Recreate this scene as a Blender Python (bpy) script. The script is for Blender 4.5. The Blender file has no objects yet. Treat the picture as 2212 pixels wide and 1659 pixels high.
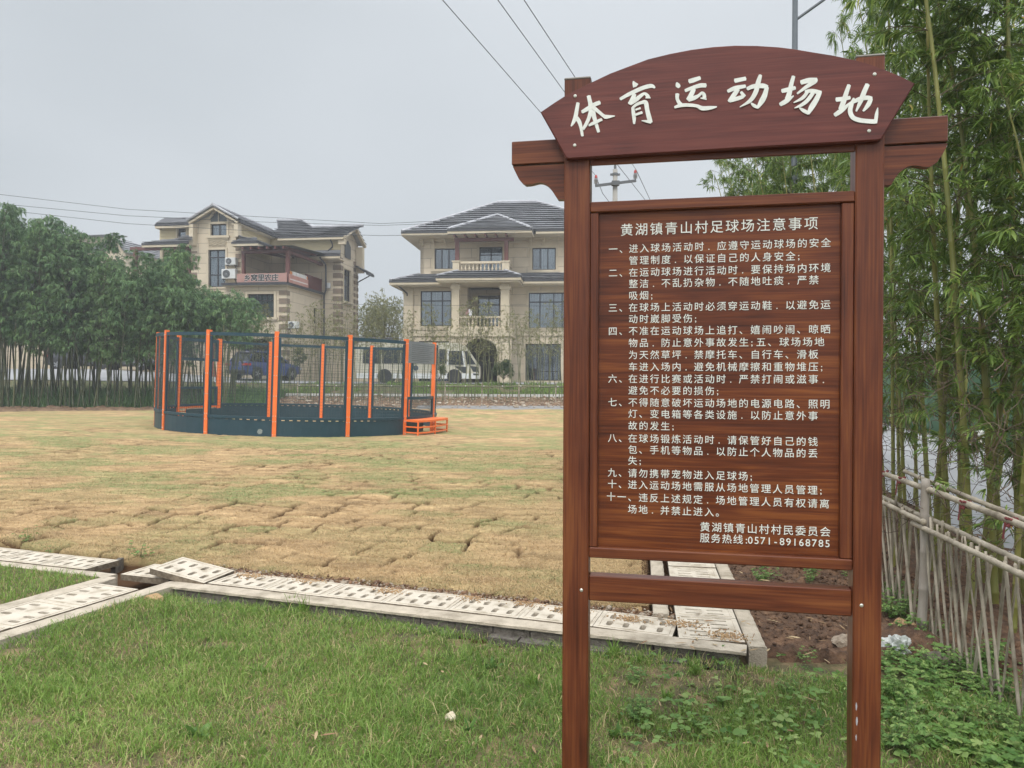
import bpy, math, random
import numpy as np
from mathutils import Vector, Matrix
R = math.radians
S = bpy.context.scene
COL = S.collection
rnd = random.Random(7)
nr = np.random.default_rng(11)

# ---------------------------------------------------------------- camera
F = 1620.0; CX = 1106.0; CY = 829.5
PITCH = R(0.336); ROLL = R(0.2); EYE = 1.6
cd = bpy.data.cameras.new('camera'); cam = bpy.data.objects.new('camera', cd); COL.objects.link(cam)
cd.sensor_width = 36.0; cd.lens = 36.0*F/2212.0; cd.clip_end = 3000; cd.clip_start = 0.05
cam.matrix_world = Matrix.Translation((0, 0, EYE)) @ Matrix.Rotation(math.pi/2-PITCH, 4, 'X') @ Matrix.Rotation(ROLL, 4, 'Z')
S.camera = cam

# ---------------------------------------------------------------- world, sun, exposure
SUN_EL, SUN_AZ = R(52), R(200)
w = bpy.data.worlds.new("World"); S.world = w; w.use_nodes = True
nt = w.node_tree; nt.nodes.clear()
def N(nt, t, **k):
    n = nt.nodes.new(t)
    for a, v in k.items():
        if a.startswith('i_'): n.inputs[int(a[2:])].default_value = v
        else: setattr(n, a, v)
    return n
L = lambda nt, a, b: nt.links.new(a, b)
out = N(nt, 'ShaderNodeOutputWorld'); bg = N(nt, 'ShaderNodeBackground'); bg.inputs[1].default_value = 0.1
sky = N(nt, 'ShaderNodeTexSky', sky_type='NISHITA'); sky.sun_disc = False; sky.sun_elevation = SUN_EL; sky.sun_rotation = SUN_AZ
sky.dust_density = 6; sky.air_density = 1.2
tc = N(nt, 'ShaderNodeTexCoord'); sep = N(nt, 'ShaderNodeSeparateXYZ'); L(nt, tc.outputs['Generated'], sep.inputs[0])
no = N(nt, 'ShaderNodeTexNoise'); no.inputs['Scale'].default_value = 1.6; no.inputs['Detail'].default_value = 2.5; no.inputs['Roughness'].default_value = .45
mp = N(nt, 'ShaderNodeMapping'); mp.inputs['Scale'].default_value = (1, 1, 2.2); mp.inputs['Location'].default_value = (.3, .1, .45)
L(nt, tc.outputs['Generated'], mp.inputs[0]); L(nt, mp.outputs[0], no.inputs['Vector'])
# cloud brightness: overcast, lighter to the right (+X) and overhead, darker low on the left
def M(nt, op, a, b, clamp=False):
    n = N(nt, 'ShaderNodeMath', operation=op); n.use_clamp = clamp
    for i, v in enumerate((a, b)):
        if hasattr(v, 'links'): L(nt, v, n.inputs[i])
        else: n.inputs[i].default_value = v
    return n.outputs[0]
a1 = M(nt, 'MULTIPLY', sep.outputs[0], 0.42)
a2 = M(nt, 'MULTIPLY', sep.outputs[2], 0.35)
a3 = M(nt, 'MULTIPLY', M(nt, 'SUBTRACT', no.outputs[0], .5), 0.85)
fac = M(nt, 'ADD', M(nt, 'ADD', a1, a2), M(nt, 'ADD', a3, 0.38), True)
cr = N(nt, 'ShaderNodeValToRGB'); L(nt, fac, cr.inputs[0])
cr.color_ramp.elements[0].color = (.46, .505, .54, 1); cr.color_ramp.elements[1].color = (.84, .875, .915, 1)
mul = N(nt, 'ShaderNodeVectorMath', operation='SCALE'); L(nt, cr.outputs[0], mul.inputs[0]); 
zen = N(nt, 'ShaderNodeMapRange'); zen.interpolation_type = 'SMOOTHSTEP'; L(nt, sep.outputs[2], zen.inputs[0]); zen.inputs[1].default_value = .42; zen.inputs[2].default_value = .95; zen.inputs[3].default_value = 0; zen.inputs[4].default_value = 1.9
beh = N(nt, 'ShaderNodeMapRange'); beh.interpolation_type = 'SMOOTHSTEP'; L(nt, sep.outputs[1], beh.inputs[0]); beh.inputs[1].default_value = .35; beh.inputs[2].default_value = -.7; beh.inputs[3].default_value = 0; beh.inputs[4].default_value = .75
# an overcast sky is about three times brighter overhead, and the unseen part behind us is brightened to light the ground
L(nt, M(nt, 'MULTIPLY', M(nt, 'ADD', M(nt, 'ADD', zen.outputs[0], beh.outputs[0]), 1.0), 10.0), mul.inputs['Scale'])
mx = N(nt, 'ShaderNodeMixRGB'); mx.inputs[0].default_value = .93; L(nt, sky.outputs[0], mx.inputs[1]); L(nt, mul.outputs[0], mx.inputs[2])
L(nt, mx.outputs[0], bg.inputs[0]); L(nt, bg.outputs[0], out.inputs[0])
sd = bpy.data.lights.new('sun', 'SUN'); sd.energy = 1.5; sd.angle = R(20); sd.color = (1, .96, .9)
so = bpy.data.objects.new('sun', sd); COL.objects.link(so)
# azimuth measured from +Y towards +X; lamp shines from there
dv = Vector((math.sin(SUN_AZ)*math.cos(SUN_EL), math.cos(SUN_AZ)*math.cos(SUN_EL), math.sin(SUN_EL)))
so.rotation_euler = dv.to_track_quat('Z', 'Y').to_euler(); so.location = (0, 0, 30)
S.view_settings.view_transform = 'Standard'; S.view_settings.look = 'None'; S.view_settings.gamma = 1; S.view_settings.exposure = 0.12
S.cycles.max_bounces = 6; S.cycles.transparent_max_bounces = 12; S.cycles.volume_bounces = 0

# ---------------------------------------------------------------- geometry helpers
def ray(px, py):
    a = px-CX; b = CY-py; c, s = math.cos(ROLL), math.sin(ROLL)
    a0 = a*c-b*s; b0 = a*s+b*c
    return Vector((a0, F*math.cos(PITCH)+b0*math.sin(PITCH), -F*math.sin(PITCH)+b0*math.cos(PITCH)))
def gp(px, py, z=0.0):
    d = ray(px, py); t = (z-EYE)/d.z
    return Vector((d.x*t, d.y*t, z))
def at(px, py, Y):
    d = ray(px, py); t = Y/d.y
    return Vector((d.x*t, Y, EYE+d.z*t))
class Frame:
    """a vertical frame: origin, yaw; u to the right, v away from us, z up"""
    def __init__(s, x, y, yaw):
        s.o = Vector((x, y, 0)); s.yaw = yaw
        s.r = Vector((math.cos(yaw), math.sin(yaw), 0)); s.d = Vector((-math.sin(yaw), math.cos(yaw), 0))
    def v(s, px, py, v):
        d = ray(px, py); c = Vector((0, 0, EYE))-s.o
        t = (v-c.dot(s.d))/d.dot(s.d); p = c+d*t
        return p.dot(s.r), p.z
    def u(s, px, py, u):
        d = ray(px, py); c = Vector((0, 0, EYE))-s.o
        t = (u-c.dot(s.r))/d.dot(s.r); p = c+d*t
        return p.dot(s.d), p.z

class MB:
    def __init__(s): s.v = []; s.f = []
    def add(s, vs, fs):
        n = len(s.v); s.v += [tuple(p) for p in vs]; s.f += [tuple(i+n for i in f) for f in fs]
    def box(s, x0, x1, y0, y1, z0, z1):
        if x0 > x1: x0, x1 = x1, x0
        if y0 > y1: y0, y1 = y1, y0
        if z0 > z1: z0, z1 = z1, z0
        s.add([(x0,y0,z0),(x1,y0,z0),(x1,y1,z0),(x0,y1,z0),(x0,y0,z1),(x1,y0,z1),(x1,y1,z1),(x0,y1,z1)],
              [(0,3,2,1),(4,5,6,7),(0,1,5,4),(1,2,6,5),(2,3,7,6),(3,0,4,7)])
        return s
    def cbox(s, x0, x1, y0, y1, z0, z1, c=.004):
        """box with chamfered edges along every side"""
        X = (x0, x0+c, x1-c, x1); Y = (y0, y0+c, y1-c, y1); Z = (z0, z0+c, z1-c, z1)
        V = []; ix = {}
        for i in (0,1):
            for j in (0,1):
                for k in (0,1):
                    for a in range(3):
                        p = [X[(1 if i==0 else 2)], Y[(1 if j==0 else 2)], Z[(1 if k==0 else 2)]]
                        p[a] = (X,Y,Z)[a][0 if (i,j,k)[a]==0 else 3]
                        ix[(i,j,k,a)] = len(V); V.append(tuple(p))
        Fs = []
        for a in range(3):
            b, c2 = (a+1)%3, (a+2)%3
            for sgn in (0,1):
                q = []
                for (p_, q_) in ((0,0),(1,0),(1,1),(0,1)):
                    t = [0,0,0]; t[a]=sgn; t[b]=p_; t[c2]=q_; q.append(ix[(*t, a)])
                Fs.append(tuple(q) if sgn else tuple(q[::-1]))
        for a in range(3):
            b, c2 = (a+1)%3, (a+2)%3
            for p_ in (0,1):
                for q_ in (0,1):
                    t0=[0,0,0]; t1=[0,0,0]; t0[b]=t1[b]=p_; t0[c2]=t1[c2]=q_; t0[a]=0; t1[a]=1
                    Fs.append((ix[(*t0,b)],ix[(*t1,b)],ix[(*t1,c2)],ix[(*t0,c2)]))
        for i in (0,1):
            for j in (0,1):
                for k in (0,1): Fs.append((ix[(i,j,k,0)],ix[(i,j,k,1)],ix[(i,j,k,2)]))
        s.add(V, Fs); return s
    def prism(s, poly, y0, y1):
        """poly of (x,z) extruded along y"""
        n = len(poly); s.add([(p[0], y0, p[1]) for p in poly]+[(p[0], y1, p[1]) for p in poly],
            [tuple(range(n)), tuple(range(2*n-1, n-1, -1))]+[(i, i+n, (i+1)%n+n, (i+1)%n) for i in range(n)])
        return s
    def slab(s, poly, z0, z1):
        n = len(poly); s.add([(p[0], p[1], z0) for p in poly]+[(p[0], p[1], z1) for p in poly],
            [tuple(range(n-1, -1, -1)), tuple(range(n, 2*n))]+[(i, (i+1)%n, (i+1)%n+n, i+n) for i in range(n)])
        return s
    def tube(s, pts, r, n=6, cap=True):
        pts = [Vector(p) for p in pts]; rs = r if isinstance(r, (list, tuple)) else [r]*len(pts)
        base = len(s.v); a = None
        for i, p in enumerate(pts):
            t = (pts[min(i+1, len(pts)-1)]-pts[max(i-1, 0)])
            t = t.normalized() if t.length > 1e-9 else Vector((0, 0, 1))
            if a is None: a = t.orthogonal().normalized()
            a = (a-t*a.dot(t)); a = a.normalized() if a.length > 1e-6 else t.orthogonal().normalized()
            b = t.cross(a)
            for k in range(n):
                w_ = 2*math.pi*k/n; q = p+a*(rs[i]*math.cos(w_))+b*(rs[i]*math.sin(w_)); s.v.append(tuple(q))
        for i in range(len(pts)-1):
            for k in range(n):
                k2 = (k+1)%n; s.f.append((base+i*n+k, base+i*n+k2, base+(i+1)*n+k2, base+(i+1)*n+k))
        if cap:
            s.f.append(tuple(base+k for k in range(n-1, -1, -1))); m = base+(len(pts)-1)*n; s.f.append(tuple(m+k for k in range(n)))
        return s
    def bar(s, p, q, w_, h, up=(0, 0, 1)):
        p = Vector(p); q = Vector(q); t = (q-p).normalized(); up = Vector(up)
        if abs(t.dot(up)) > .98: up = Vector((0, 1, 0))
        a = t.cross(up).normalized()*(w_/2); b = a.cross(t).normalized()*(h/2)
        s.add([p-a-b, p+a-b, p+a+b, p-a+b, q-a-b, q+a-b, q+a+b, q-a+b],
              [(0,3,2,1),(4,5,6,7),(0,1,5,4),(1,2,6,5),(2,3,7,6),(3,0,4,7)])
        return s
    def lathe(s, prof, c, n=12, axis='z'):
        base = len(s.v); m = len(prof)
        for (r_, h) in prof:
            for k in range(n):
                w_ = 2*math.pi*k/n; a, b = r_*math.cos(w_), r_*math.sin(w_)
                s.v.append((c[0]+a, c[1]+b, c[2]+h) if axis == 'z' else ((c[0]+h, c[1]+a, c[2]+b) if axis == 'x' else (c[0]+a, c[1]+h, c[2]+b)))
        for i in range(m-1):
            for k in range(n):
                k2 = (k+1)%n; s.f.append((base+i*n+k, base+i*n+k2, base+(i+1)*n+k2, base+(i+1)*n+k))
        s.f.append(tuple(base+k for k in range(n-1, -1, -1))); s.f.append(tuple(base+(m-1)*n+k for k in range(n)))
        return s
    def quad(s, *p): s.add(p, [tuple(range(len(p)))]); return s
    def build(s, name, m, parent=None, smooth=False):
        me = bpy.data.meshes.new(name); me.from_pydata(s.v, [], s.f); me.update()
        import bmesh
        if len(s.v) < 60000:
            bm = bmesh.new(); bm.from_mesh(me); bmesh.ops.recalc_face_normals(bm, faces=bm.faces); bm.to_mesh(me); bm.free()
        if smooth: me.shade_smooth()
        me.materials.append(m)
        o = bpy.data.objects.new(name, me); COL.objects.link(o)
        if parent: o.parent = parent
        return o
def npmesh(name, V, Q, m, parent=None, attr=None, smooth=False):
    """V (n,3); Q list of index arrays (k,3|4)"""
    me = bpy.data.meshes.new(name); V = np.asarray(V, dtype=np.float32)
    me.vertices.add(len(V)); me.vertices.foreach_set('co', V.ravel())
    loops = np.concatenate([q.ravel() for q in Q]).astype(np.int32)
    tot = np.concatenate([np.full(len(q), q.shape[1]) for q in Q]).astype(np.int32)
    st = np.concatenate([[0], np.cumsum(tot)[:-1]]).astype(np.int32)
    me.loops.add(len(loops)); me.loops.foreach_set('vertex_index', loops)
    me.polygons.add(len(tot)); me.polygons.foreach_set('loop_start', st); me.polygons.foreach_set('loop_total', tot)
    me.update(calc_edges=True)
    for k, val in (attr or {}).items():
        at_ = me.attributes.new(k, 'FLOAT', 'POINT'); at_.data.foreach_set('value', np.asarray(val, dtype=np.float32))
    if smooth: me.shade_smooth()
    me.materials.append(m)
    o = bpy.data.objects.new(name, me); COL.objects.link(o)
    if parent: o.parent = parent
    return o
def tag(o, label=None, cat=None, group=None, kind=None):
    if label: o['label'] = label
    if cat: o['category'] = cat
    if group: o['group'] = group
    if kind: o['kind'] = kind
    return o
def empty(name, loc=(0, 0, 0), rz=0.0, label=None, cat=None, group=None):
    o = bpy.data.objects.new(name, None); o.empty_display_size = .2; COL.objects.link(o)
    o.location = loc; o.rotation_euler = (0, 0, rz)
    return tag(o, label, cat, group)
def frame_empty(name, fr, label, cat, group=None):
    return empty(name, tuple(fr.o), fr.yaw, label, cat, group)
def copy_tree(o, parent=None):
    c = o.copy(); COL.objects.link(c); c.parent = parent
    for ch in list(o.children): copy_tree(ch, c)
    return c

# ---------------------------------------------------------------- materials
def base_mat(name):
    m = bpy.data.materials.new(name); m.use_nodes = True; t = m.node_tree
    return m, t, t.nodes['Principled BSDF']
def pm(name, c1, c2=None, scale=6.0, rough=.6, stretch=(1, 1, 1), bump=0.0, bscale=None, metal=0.0, detail=6, spec=.5, c3=None, coat=0):
    """two- or three-colour noise material in object coordinates with fine bump"""
    m, t, p = base_mat(name); c2 = c2 or c1
    tc = N(t, 'ShaderNodeTexCoord'); mp = N(t, 'ShaderNodeMapping'); mp.inputs['Scale'].default_value = stretch
    L(t, tc.outputs['Object'], mp.inputs[0])
    n = N(t, 'ShaderNodeTexNoise'); n.inputs['Scale'].default_value = scale; n.inputs['Detail'].default_value = detail; n.inputs['Roughness'].default_value = .62
    L(t, mp.outputs[0], n.inputs['Vector'])
    cr = N(t, 'ShaderNodeValToRGB'); L(t, n.outputs[0], cr.inputs[0])
    e = cr.color_ramp.elements; e[0].position = .33; e[1].position = .67; e[0].color = (*c1, 1); e[1].color = (*c2, 1)
    if c3: q = e.new(.5); q.color = (*c3, 1)
    L(t, cr.outputs[0], p.inputs['Base Color']); p.inputs['Roughness'].default_value = rough; p.inputs['Metallic'].default_value = metal
    p.inputs['Specular IOR Level'].default_value = spec
    if coat: p.inputs['Coat Weight'].default_value = coat; p.inputs['Coat Roughness'].default_value = .12
    if bump:
        n2 = N(t, 'ShaderNodeTexNoise'); n2.inputs['Scale'].default_value = bscale or scale*5; n2.inputs['Detail'].default_value = 5
        L(t, mp.outputs[0], n2.inputs['Vector'])
        b = N(t, 'ShaderNodeBump'); b.inputs['Strength'].default_value = bump; b.inputs['Distance'].default_value = .02
        L(t, n2.outputs[0], b.inputs['Height']); L(t, b.outputs[0], p.inputs['Normal'])
    return m
def leaf_mat(name, stops, trans=.35, rough=.45, attr='vary'):
    m, t, p = base_mat(name)
    a = N(t, 'ShaderNodeAttribute', attribute_name=attr); cr = N(t, 'ShaderNodeValToRGB'); L(t, a.outputs['Fac'], cr.inputs[0])
    e = cr.color_ramp.elements
    for i, (pos, c) in enumerate(stops):
        q = e[0] if i == 0 else (e[1] if i == 1 else e.new(pos)); q.position = pos; q.color = (*c, 1)
    L(t, cr.outputs[0], p.inputs['Base Color']); p.inputs['Roughness'].default_value = rough; p.inputs['Specular IOR Level'].default_value = .35
    tr = N(t, 'ShaderNodeBsdfTranslucent'); ms = N(t, 'ShaderNodeMixShader'); ms.inputs[0].default_value = trans
    L(t, cr.outputs[0], tr.inputs[0]); L(t, p.outputs[0], ms.inputs[1]); L(t, tr.outputs[0], ms.inputs[2])
    L(t, ms.outputs[0], t.nodes['Material Output'].inputs[0])
    return m
def wood_mat(name, along, dark=(.034, .009, .005), mid=(.120, .033, .013), light=(.225, .077, .024), rough=.33):
    """stained pine: long grain, broad bands, a few knots"""
    m, t, p = base_mat(name); tc = N(t, 'ShaderNodeTexCoord')
    st = {'x': (1.1, 12, 14), 'z': (14, 12, 1.0)}[along]; stf = {'x': (3, 90, 150), 'z': (150, 90, 3)}[along]
    def noise(s, sc, de, dist=0):
        mp = N(t, 'ShaderNodeMapping'); mp.inputs['Scale'].default_value = s; L(t, tc.outputs['Object'], mp.inputs[0])
        n = N(t, 'ShaderNodeTexNoise'); n.inputs['Scale'].default_value = sc; n.inputs['Detail'].default_value = de; n.inputs['Distortion'].default_value = dist
        L(t, mp.outputs[0], n.inputs['Vector']); return n.outputs[0]
    p.inputs['Specular IOR Level'].default_value = .32; n1 = noise(st, 1.6, 6, 1.2); n2 = noise(stf, 1.0, 3); n3 = noise((1.6, 1.6, 1.6), 1.5, 3)
    vo = N(t, 'ShaderNodeTexVoronoi'); mpv = N(t, 'ShaderNodeMapping'); mpv.inputs['Scale'].default_value = {'x': (1.3, .01, 3.2), 'z': (4.5, .01, 1.3)}[along]
    L(t, tc.outputs['Object'], mpv.inputs[0]); L(t, mpv.outputs[0], vo.inputs['Vector']); vo.inputs['Scale'].default_value = 1.3
    kn = N(t, 'ShaderNodeMapRange'); L(t, vo.outputs['Distance'], kn.inputs[0]); kn.inputs[1].default_value = .02; kn.inputs[2].default_value = .13
    s1 = M(t, 'ADD', M(t, 'MULTIPLY', n1, .50), M(t, 'MULTIPLY', n2, .40)); s2 = M(t, 'ADD', s1, M(t, 'MULTIPLY', n3, .34))
    s3 = M(t, 'SUBTRACT', s2, M(t, 'MULTIPLY', M(t, 'SUBTRACT', 1.0, kn.outputs[0]), .20))
    cr = N(t, 'ShaderNodeValToRGB'); L(t, s3, cr.inputs[0]); e = cr.color_ramp.elements
    e[0].position = .40; e[0].color = (*dark, 1); e[1].position = .86; e[1].color = (*light, 1); q = e.new(.62); q.color = (*mid, 1)
    L(t, cr.outputs[0], p.inputs['Base Color'])
    rr = N(t, 'ShaderNodeMapRange'); L(t, n3, rr.inputs[0]); rr.inputs[3].default_value = rough-.08; rr.inputs[4].default_value = rough+.16; L(t, rr.outputs[0], p.inputs['Roughness'])
    b = N(t, 'ShaderNodeBump'); b.inputs['Strength'].default_value = .25; b.inputs['Distance'].default_value = .004; L(t, s1, b.inputs['Height']); L(t, b.outputs[0], p.inputs['Normal'])
    return m
WOODX = wood_mat('stained_wood_grain_across', 'x'); WOODZ = wood_mat('stained_wood_grain_upright', 'z')
WOODA = wood_mat('stained_wood_arch', 'x', (.055, .015, .012), (.110, .028, .021), (.160, .045, .032), .42)
WHITE = pm('letter_paint', (.74, .76, .70), (.62, .64, .58), 40, .7)
METALDOT = pm('bolt_metal', (.45, .45, .38), (.6, .6, .52), 60, .35, metal=.6)
CONC = pm('concrete', (.30, .25, .185), (.54, .46, .36), 7, .9, bump=.5, bscale=90, c3=(.44, .375, .29))
COVER = pm('pale_cover_cement', (.60, .53, .43), (.34, .28, .20), 7, .85, bump=.3, bscale=120, c3=(.53, .465, .375))
BRICKG = pm('grey_block', (.10, .085, .07), (.21, .185, .155), 25, .95, bump=.9, bscale=160)
SOIL = pm('brown_soil', (.055, .028, .015), (.19, .105, .058), 14, .95, bump=1.0, bscale=60, c3=(.11, .06, .034))
STONE = pm('field_stone', (.22, .16, .11), (.42, .35, .27), 18, .9, bump=.6)
SAND = pm('sandy_earth', (.33, .2, .1), (.48, .32, .17), 12, .95, bump=.7)
ASPH = pm('asphalt', (.20, .195, .19), (.27, .26, .25), 3, .85, bump=.3, bscale=120)
ROADM = pm('concrete_road', (.24, .24, .245), (.31, .31, .315), .7, .8, bump=.15, bscale=60)
LINE = pm('road_paint', (.7, .69, .66), (.55, .54, .5), 12, .7)
ORANGE = pm('orange_paint', (.88, .19, .040), (.80, .165, .034), 3, .42, spec=.4)
NAVY = pm('navy_paint', (.010, .040, .058), (.016, .052, .072), 2.5, .42)
WIRE = pm('dark_wire', (.04, .06, .065), None, 2, .5)
STEEL = pm('brushed_steel', (.22, .23, .23), (.32, .33, .33), 4, .38, (1, 1, 20), metal=.75)
WALLS = None
def block_mat(name, c, mort, bw, bh, rough=.85):
    m, t, p = base_mat(name); tc = N(t, 'ShaderNodeTexCoord'); sp = N(t, 'ShaderNodeSeparateXYZ'); L(t, tc.outputs['Object'], sp.inputs[0])
    cb = N(t, 'ShaderNodeCombineXYZ'); L(t, M(t, 'ADD', sp.outputs[0], sp.outputs[1]), cb.inputs[0]); L(t, sp.outputs[2], cb.inputs[1])
    br = N(t, 'ShaderNodeTexBrick'); L(t, cb.outputs[0], br.inputs['Vector']); br.inputs['Scale'].default_value = 1
    br.inputs['Brick Width'].default_value = bw; br.inputs['Row Height'].default_value = bh; br.inputs['Mortar Size'].default_value = .018; br.inputs['Mortar Smooth'].default_value = .3
    br.inputs['Color1'].default_value = (*c, 1); br.inputs['Color2'].default_value = (*[x*.94 for x in c], 1); br.inputs['Mortar'].default_value = (*mort, 1)
    n = N(t, 'ShaderNodeTexNoise'); n.inputs['Scale'].default_value = 1.1; n.inputs['Detail'].default_value = 7; L(t, tc.outputs['Object'], n.inputs['Vector'])
    rmp = N(t, 'ShaderNodeMapRange'); L(t, n.outputs[0], rmp.inputs[0]); rmp.inputs[3].default_value = .78; rmp.inputs[4].default_value = 1.15
    vm = N(t, 'ShaderNodeVectorMath', operation='SCALE'); L(t, br.outputs[0], vm.inputs[0]); L(t, rmp.outputs[0], vm.inputs['Scale'])
    L(t, vm.outputs[0], p.inputs['Base Color']); p.inputs['Roughness'].default_value = rough
    b = N(t, 'ShaderNodeBump'); b.inputs['Strength'].default_value = .6; b.inputs['Distance'].default_value = .02; b.invert = True
    L(t, br.outputs['Fac'], b.inputs['Height']); L(t, b.outputs[0], p.inputs['Normal'])
    return m
STONEW = block_mat('beige_stone_cladding', (.60, .51, .38), (.34, .285, .215), 1.9, .66)
TRIM = pm('pale_stone_trim', (.57, .49, .365), (.49, .415, .30), 2, .85)
QUOIN = pm('brown_quoin_stone', (.24, .18, .13), (.18, .14, .105), 4, .9)
SIDING = pm('cream_siding', (.58, .49, .30), (.52, .44, .27), 1.5, .75)
ROOFT = pm('slate_grey_tile', (.25, .25, .265), (.40, .40, .42), 1.3, .42, (1, 1, 1), bump=.3, bscale=14, c3=(.33, .33, .345))
GUTTER = pm('dark_gutter', (.03, .03, .034), (.045, .045, .05), 3, .5)
WFRAME = pm('dark_window_frame', (.018, .019, .021), None, 2, .4)
CURT = pm('pale_curtain', (.80, .82, .82), (.55, .57, .58), 3, .9, (9, 9, .15))
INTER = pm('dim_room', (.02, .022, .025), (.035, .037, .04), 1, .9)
BROWNW = pm('red_brown_timber', (.14, .045, .035), (.10, .032, .026), 5, .6, (1, 1, 8))
def glass_mat():
    m, t, p = base_mat('window_glass'); tr = N(t, 'ShaderNodeBsdfTransparent'); tr.inputs[0].default_value = (.66, .70, .72, 1)
    gl = N(t, 'ShaderNodeBsdfGlossy'); gl.inputs['Roughness'].default_value = .03; gl.inputs[0].default_value = (.9, .95, 1, 1)
    fr = N(t, 'ShaderNodeFresnel'); fr.inputs[0].default_value = 1.7; mxs = N(t, 'ShaderNodeMixShader')
    L(t, M(t, 'ADD', M(t, 'MULTIPLY', fr.outputs[0], .9), .05, True), mxs.inputs[0]); L(t, tr.outputs[0], mxs.inputs[1]); L(t, gl.outputs[0], mxs.inputs[2])
    L(t, mxs.outputs[0], t.nodes['Material Output'].inputs[0]); return m
GLASS = glass_mat()
DRYB = pm('weathered_bamboo', (.15, .12, .085), (.44, .385, .30), 6, .7, (1, 1, .8), bump=.3, c3=(.32, .275, .21))
GREYB = pm('grey_bamboo_post', (.25, .215, .18), (.37, .33, .285), 8, .75, (1, 1, .4), bump=.3)
CULM = pm('green_culm', (.15, .165, .04), (.33, .29, .09), 3, .42, (1, 1, .25), c3=(.23, .225, .06))
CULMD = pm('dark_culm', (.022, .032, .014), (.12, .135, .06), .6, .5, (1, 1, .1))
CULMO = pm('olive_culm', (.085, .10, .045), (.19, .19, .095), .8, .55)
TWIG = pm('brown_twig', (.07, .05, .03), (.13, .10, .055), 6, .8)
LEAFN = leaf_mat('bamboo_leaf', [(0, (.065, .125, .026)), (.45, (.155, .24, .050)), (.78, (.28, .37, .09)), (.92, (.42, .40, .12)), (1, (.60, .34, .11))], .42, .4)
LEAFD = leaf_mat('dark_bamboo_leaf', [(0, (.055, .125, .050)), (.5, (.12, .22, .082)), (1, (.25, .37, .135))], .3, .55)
LEAFO = leaf_mat('olive_bamboo_leaf', [(0, (.12, .14, .05)), (.5, (.22, .225, .09)), (1, (.34, .31, .15))], .35, .6)
TREEL = leaf_mat('broad_tree_leaf', [(0, (.035, .065, .022)), (1, (.10, .15, .05))], .3, .6)
WEEDL = leaf_mat('weed_leaf', [(0, (.07, .16, .035)), (.5, (.16, .28, .07)), (1, (.34, .42, .14))], .35, .5)
GRASSG = leaf_mat('lawn_blade', [(0, (.10, .185, .038)), (.4, (.205, .325, .062)), (.70, (.33, .44, .11)), (.84, (.44, .40, .18)), (1, (.62, .48, .27))], .35, .55)
GRASSD = leaf_mat('dry_blade', [(0, (.13, .17, .055)), (.25, (.27, .20, .10)), (.6, (.44, .305, .155)), (1, (.62, .45, .25))], .3, .7)
# ================================================================ terrain
TP = [(-50, 0), (30, 0), (32, .06), (35.5, .2), (37, .5), (38.2, .66), (43, 1.28), (46, 1.32), (52, 1.4), (60, 1.6), (100, 2.2), (800, 4)]
def smooth(a, b, x): 
    t = np.clip((x-a)/(b-a), 0, 1); return t*t*(3-2*t)
def tz(x, y):
    x = np.asarray(x, dtype=float); y = np.asarray(y, dtype=float)
    z = np.interp(y, [p[0] for p in TP], [p[1] for p in TP])
    z = z*(1-smooth(6, 10, x)*smooth(28, 34, y)*.6)
    z = z+smooth(42, 47, y)*np.clip(-(x+13), 0, 14)*.055
    z = z+smooth(13, 19, y)*(1-smooth(30, 34, y))*np.clip(-(x+6.8)*.026, -.16, .16)
    return z
def tzf(x, y): return float(tz(x, y))
_G = nr.random((64, 64))
def vnoise(x, y):
    """smooth lattice noise 0..1"""
    xi = np.floor(x).astype(int); yi = np.floor(y).astype(int); fx = x-xi; fy = y-yi
    fx = fx*fx*(3-2*fx); fy = fy*fy*(3-2*fy); g = lambda i, j: _G[(xi+i) % 64, (yi+j) % 64]
    return (g(0,0)*(1-fx)+g(1,0)*fx)*(1-fy)+(g(0,1)*(1-fx)+g(1,1)*fx)*fy
def fbm(x, y, o=4):
    s = 0; a = .5; t = 0
    for i in range(o): s = s+a*vnoise(x*2**i+i*7.3, y*2**i+i*3.1); t += a; a *= .5
    return s/t
def gridmesh(name, X, Y, Z, m, attr=None):
    h, w_ = X.shape; V = np.stack([X, Y, Z], -1).reshape(-1, 3)
    i = np.arange(h*w_).reshape(h, w_); q = np.stack([i[:-1,:-1], i[:-1,1:], i[1:,1:], i[1:,:-1]], -1).reshape(-1, 4)
    return npmesh(name, V, [q], m, attr={k: a.ravel() for k, a in (attr or {}).items()}, smooth=True)

# drain geometry on the ground (metres)
ZC = 0.10                                  # top of the drain covers and kerb
KA = gp(361, 1264, ZC); KB = gp(1604, 1407, ZC)
DD = (KB-KA); DD.z = 0; DD = DD.normalized(); DN = Vector((-DD.y, DD.x, 0))   # along and away
def dl(s, t, z=0.0):                        # drain coordinates: s along, t away from the lawn-side kerb edge
    p = KA+DD*s+DN*t; return Vector((p.x, p.y, z))
SEND = (KB-KA).length
def dst(x, y): 
    dx = x-KA.x; dy = y-KA.y; return dx*DD.x+dy*DD.y, dx*DN.x+dy*DN.y
# lower-left branch direction
B0 = gp(0, 1380, ZC); B1 = gp(303, 1286, ZC); BD = (B1-B0); BD.z = 0; BD = BD.normalized(); BN = Vector((-BD.y, BD.x, 0))
# right-hand branch direction
R0 = gp(1463, 1379, ZC); R1 = gp(1440, 1215, ZC); RD = (R1-R0); RD.z = 0; RD = RD.normalized(); RN = Vector((RD.y, -RD.x, 0))
T_SOD = .63                                 # turf starts this far behind the kerb edge

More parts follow.
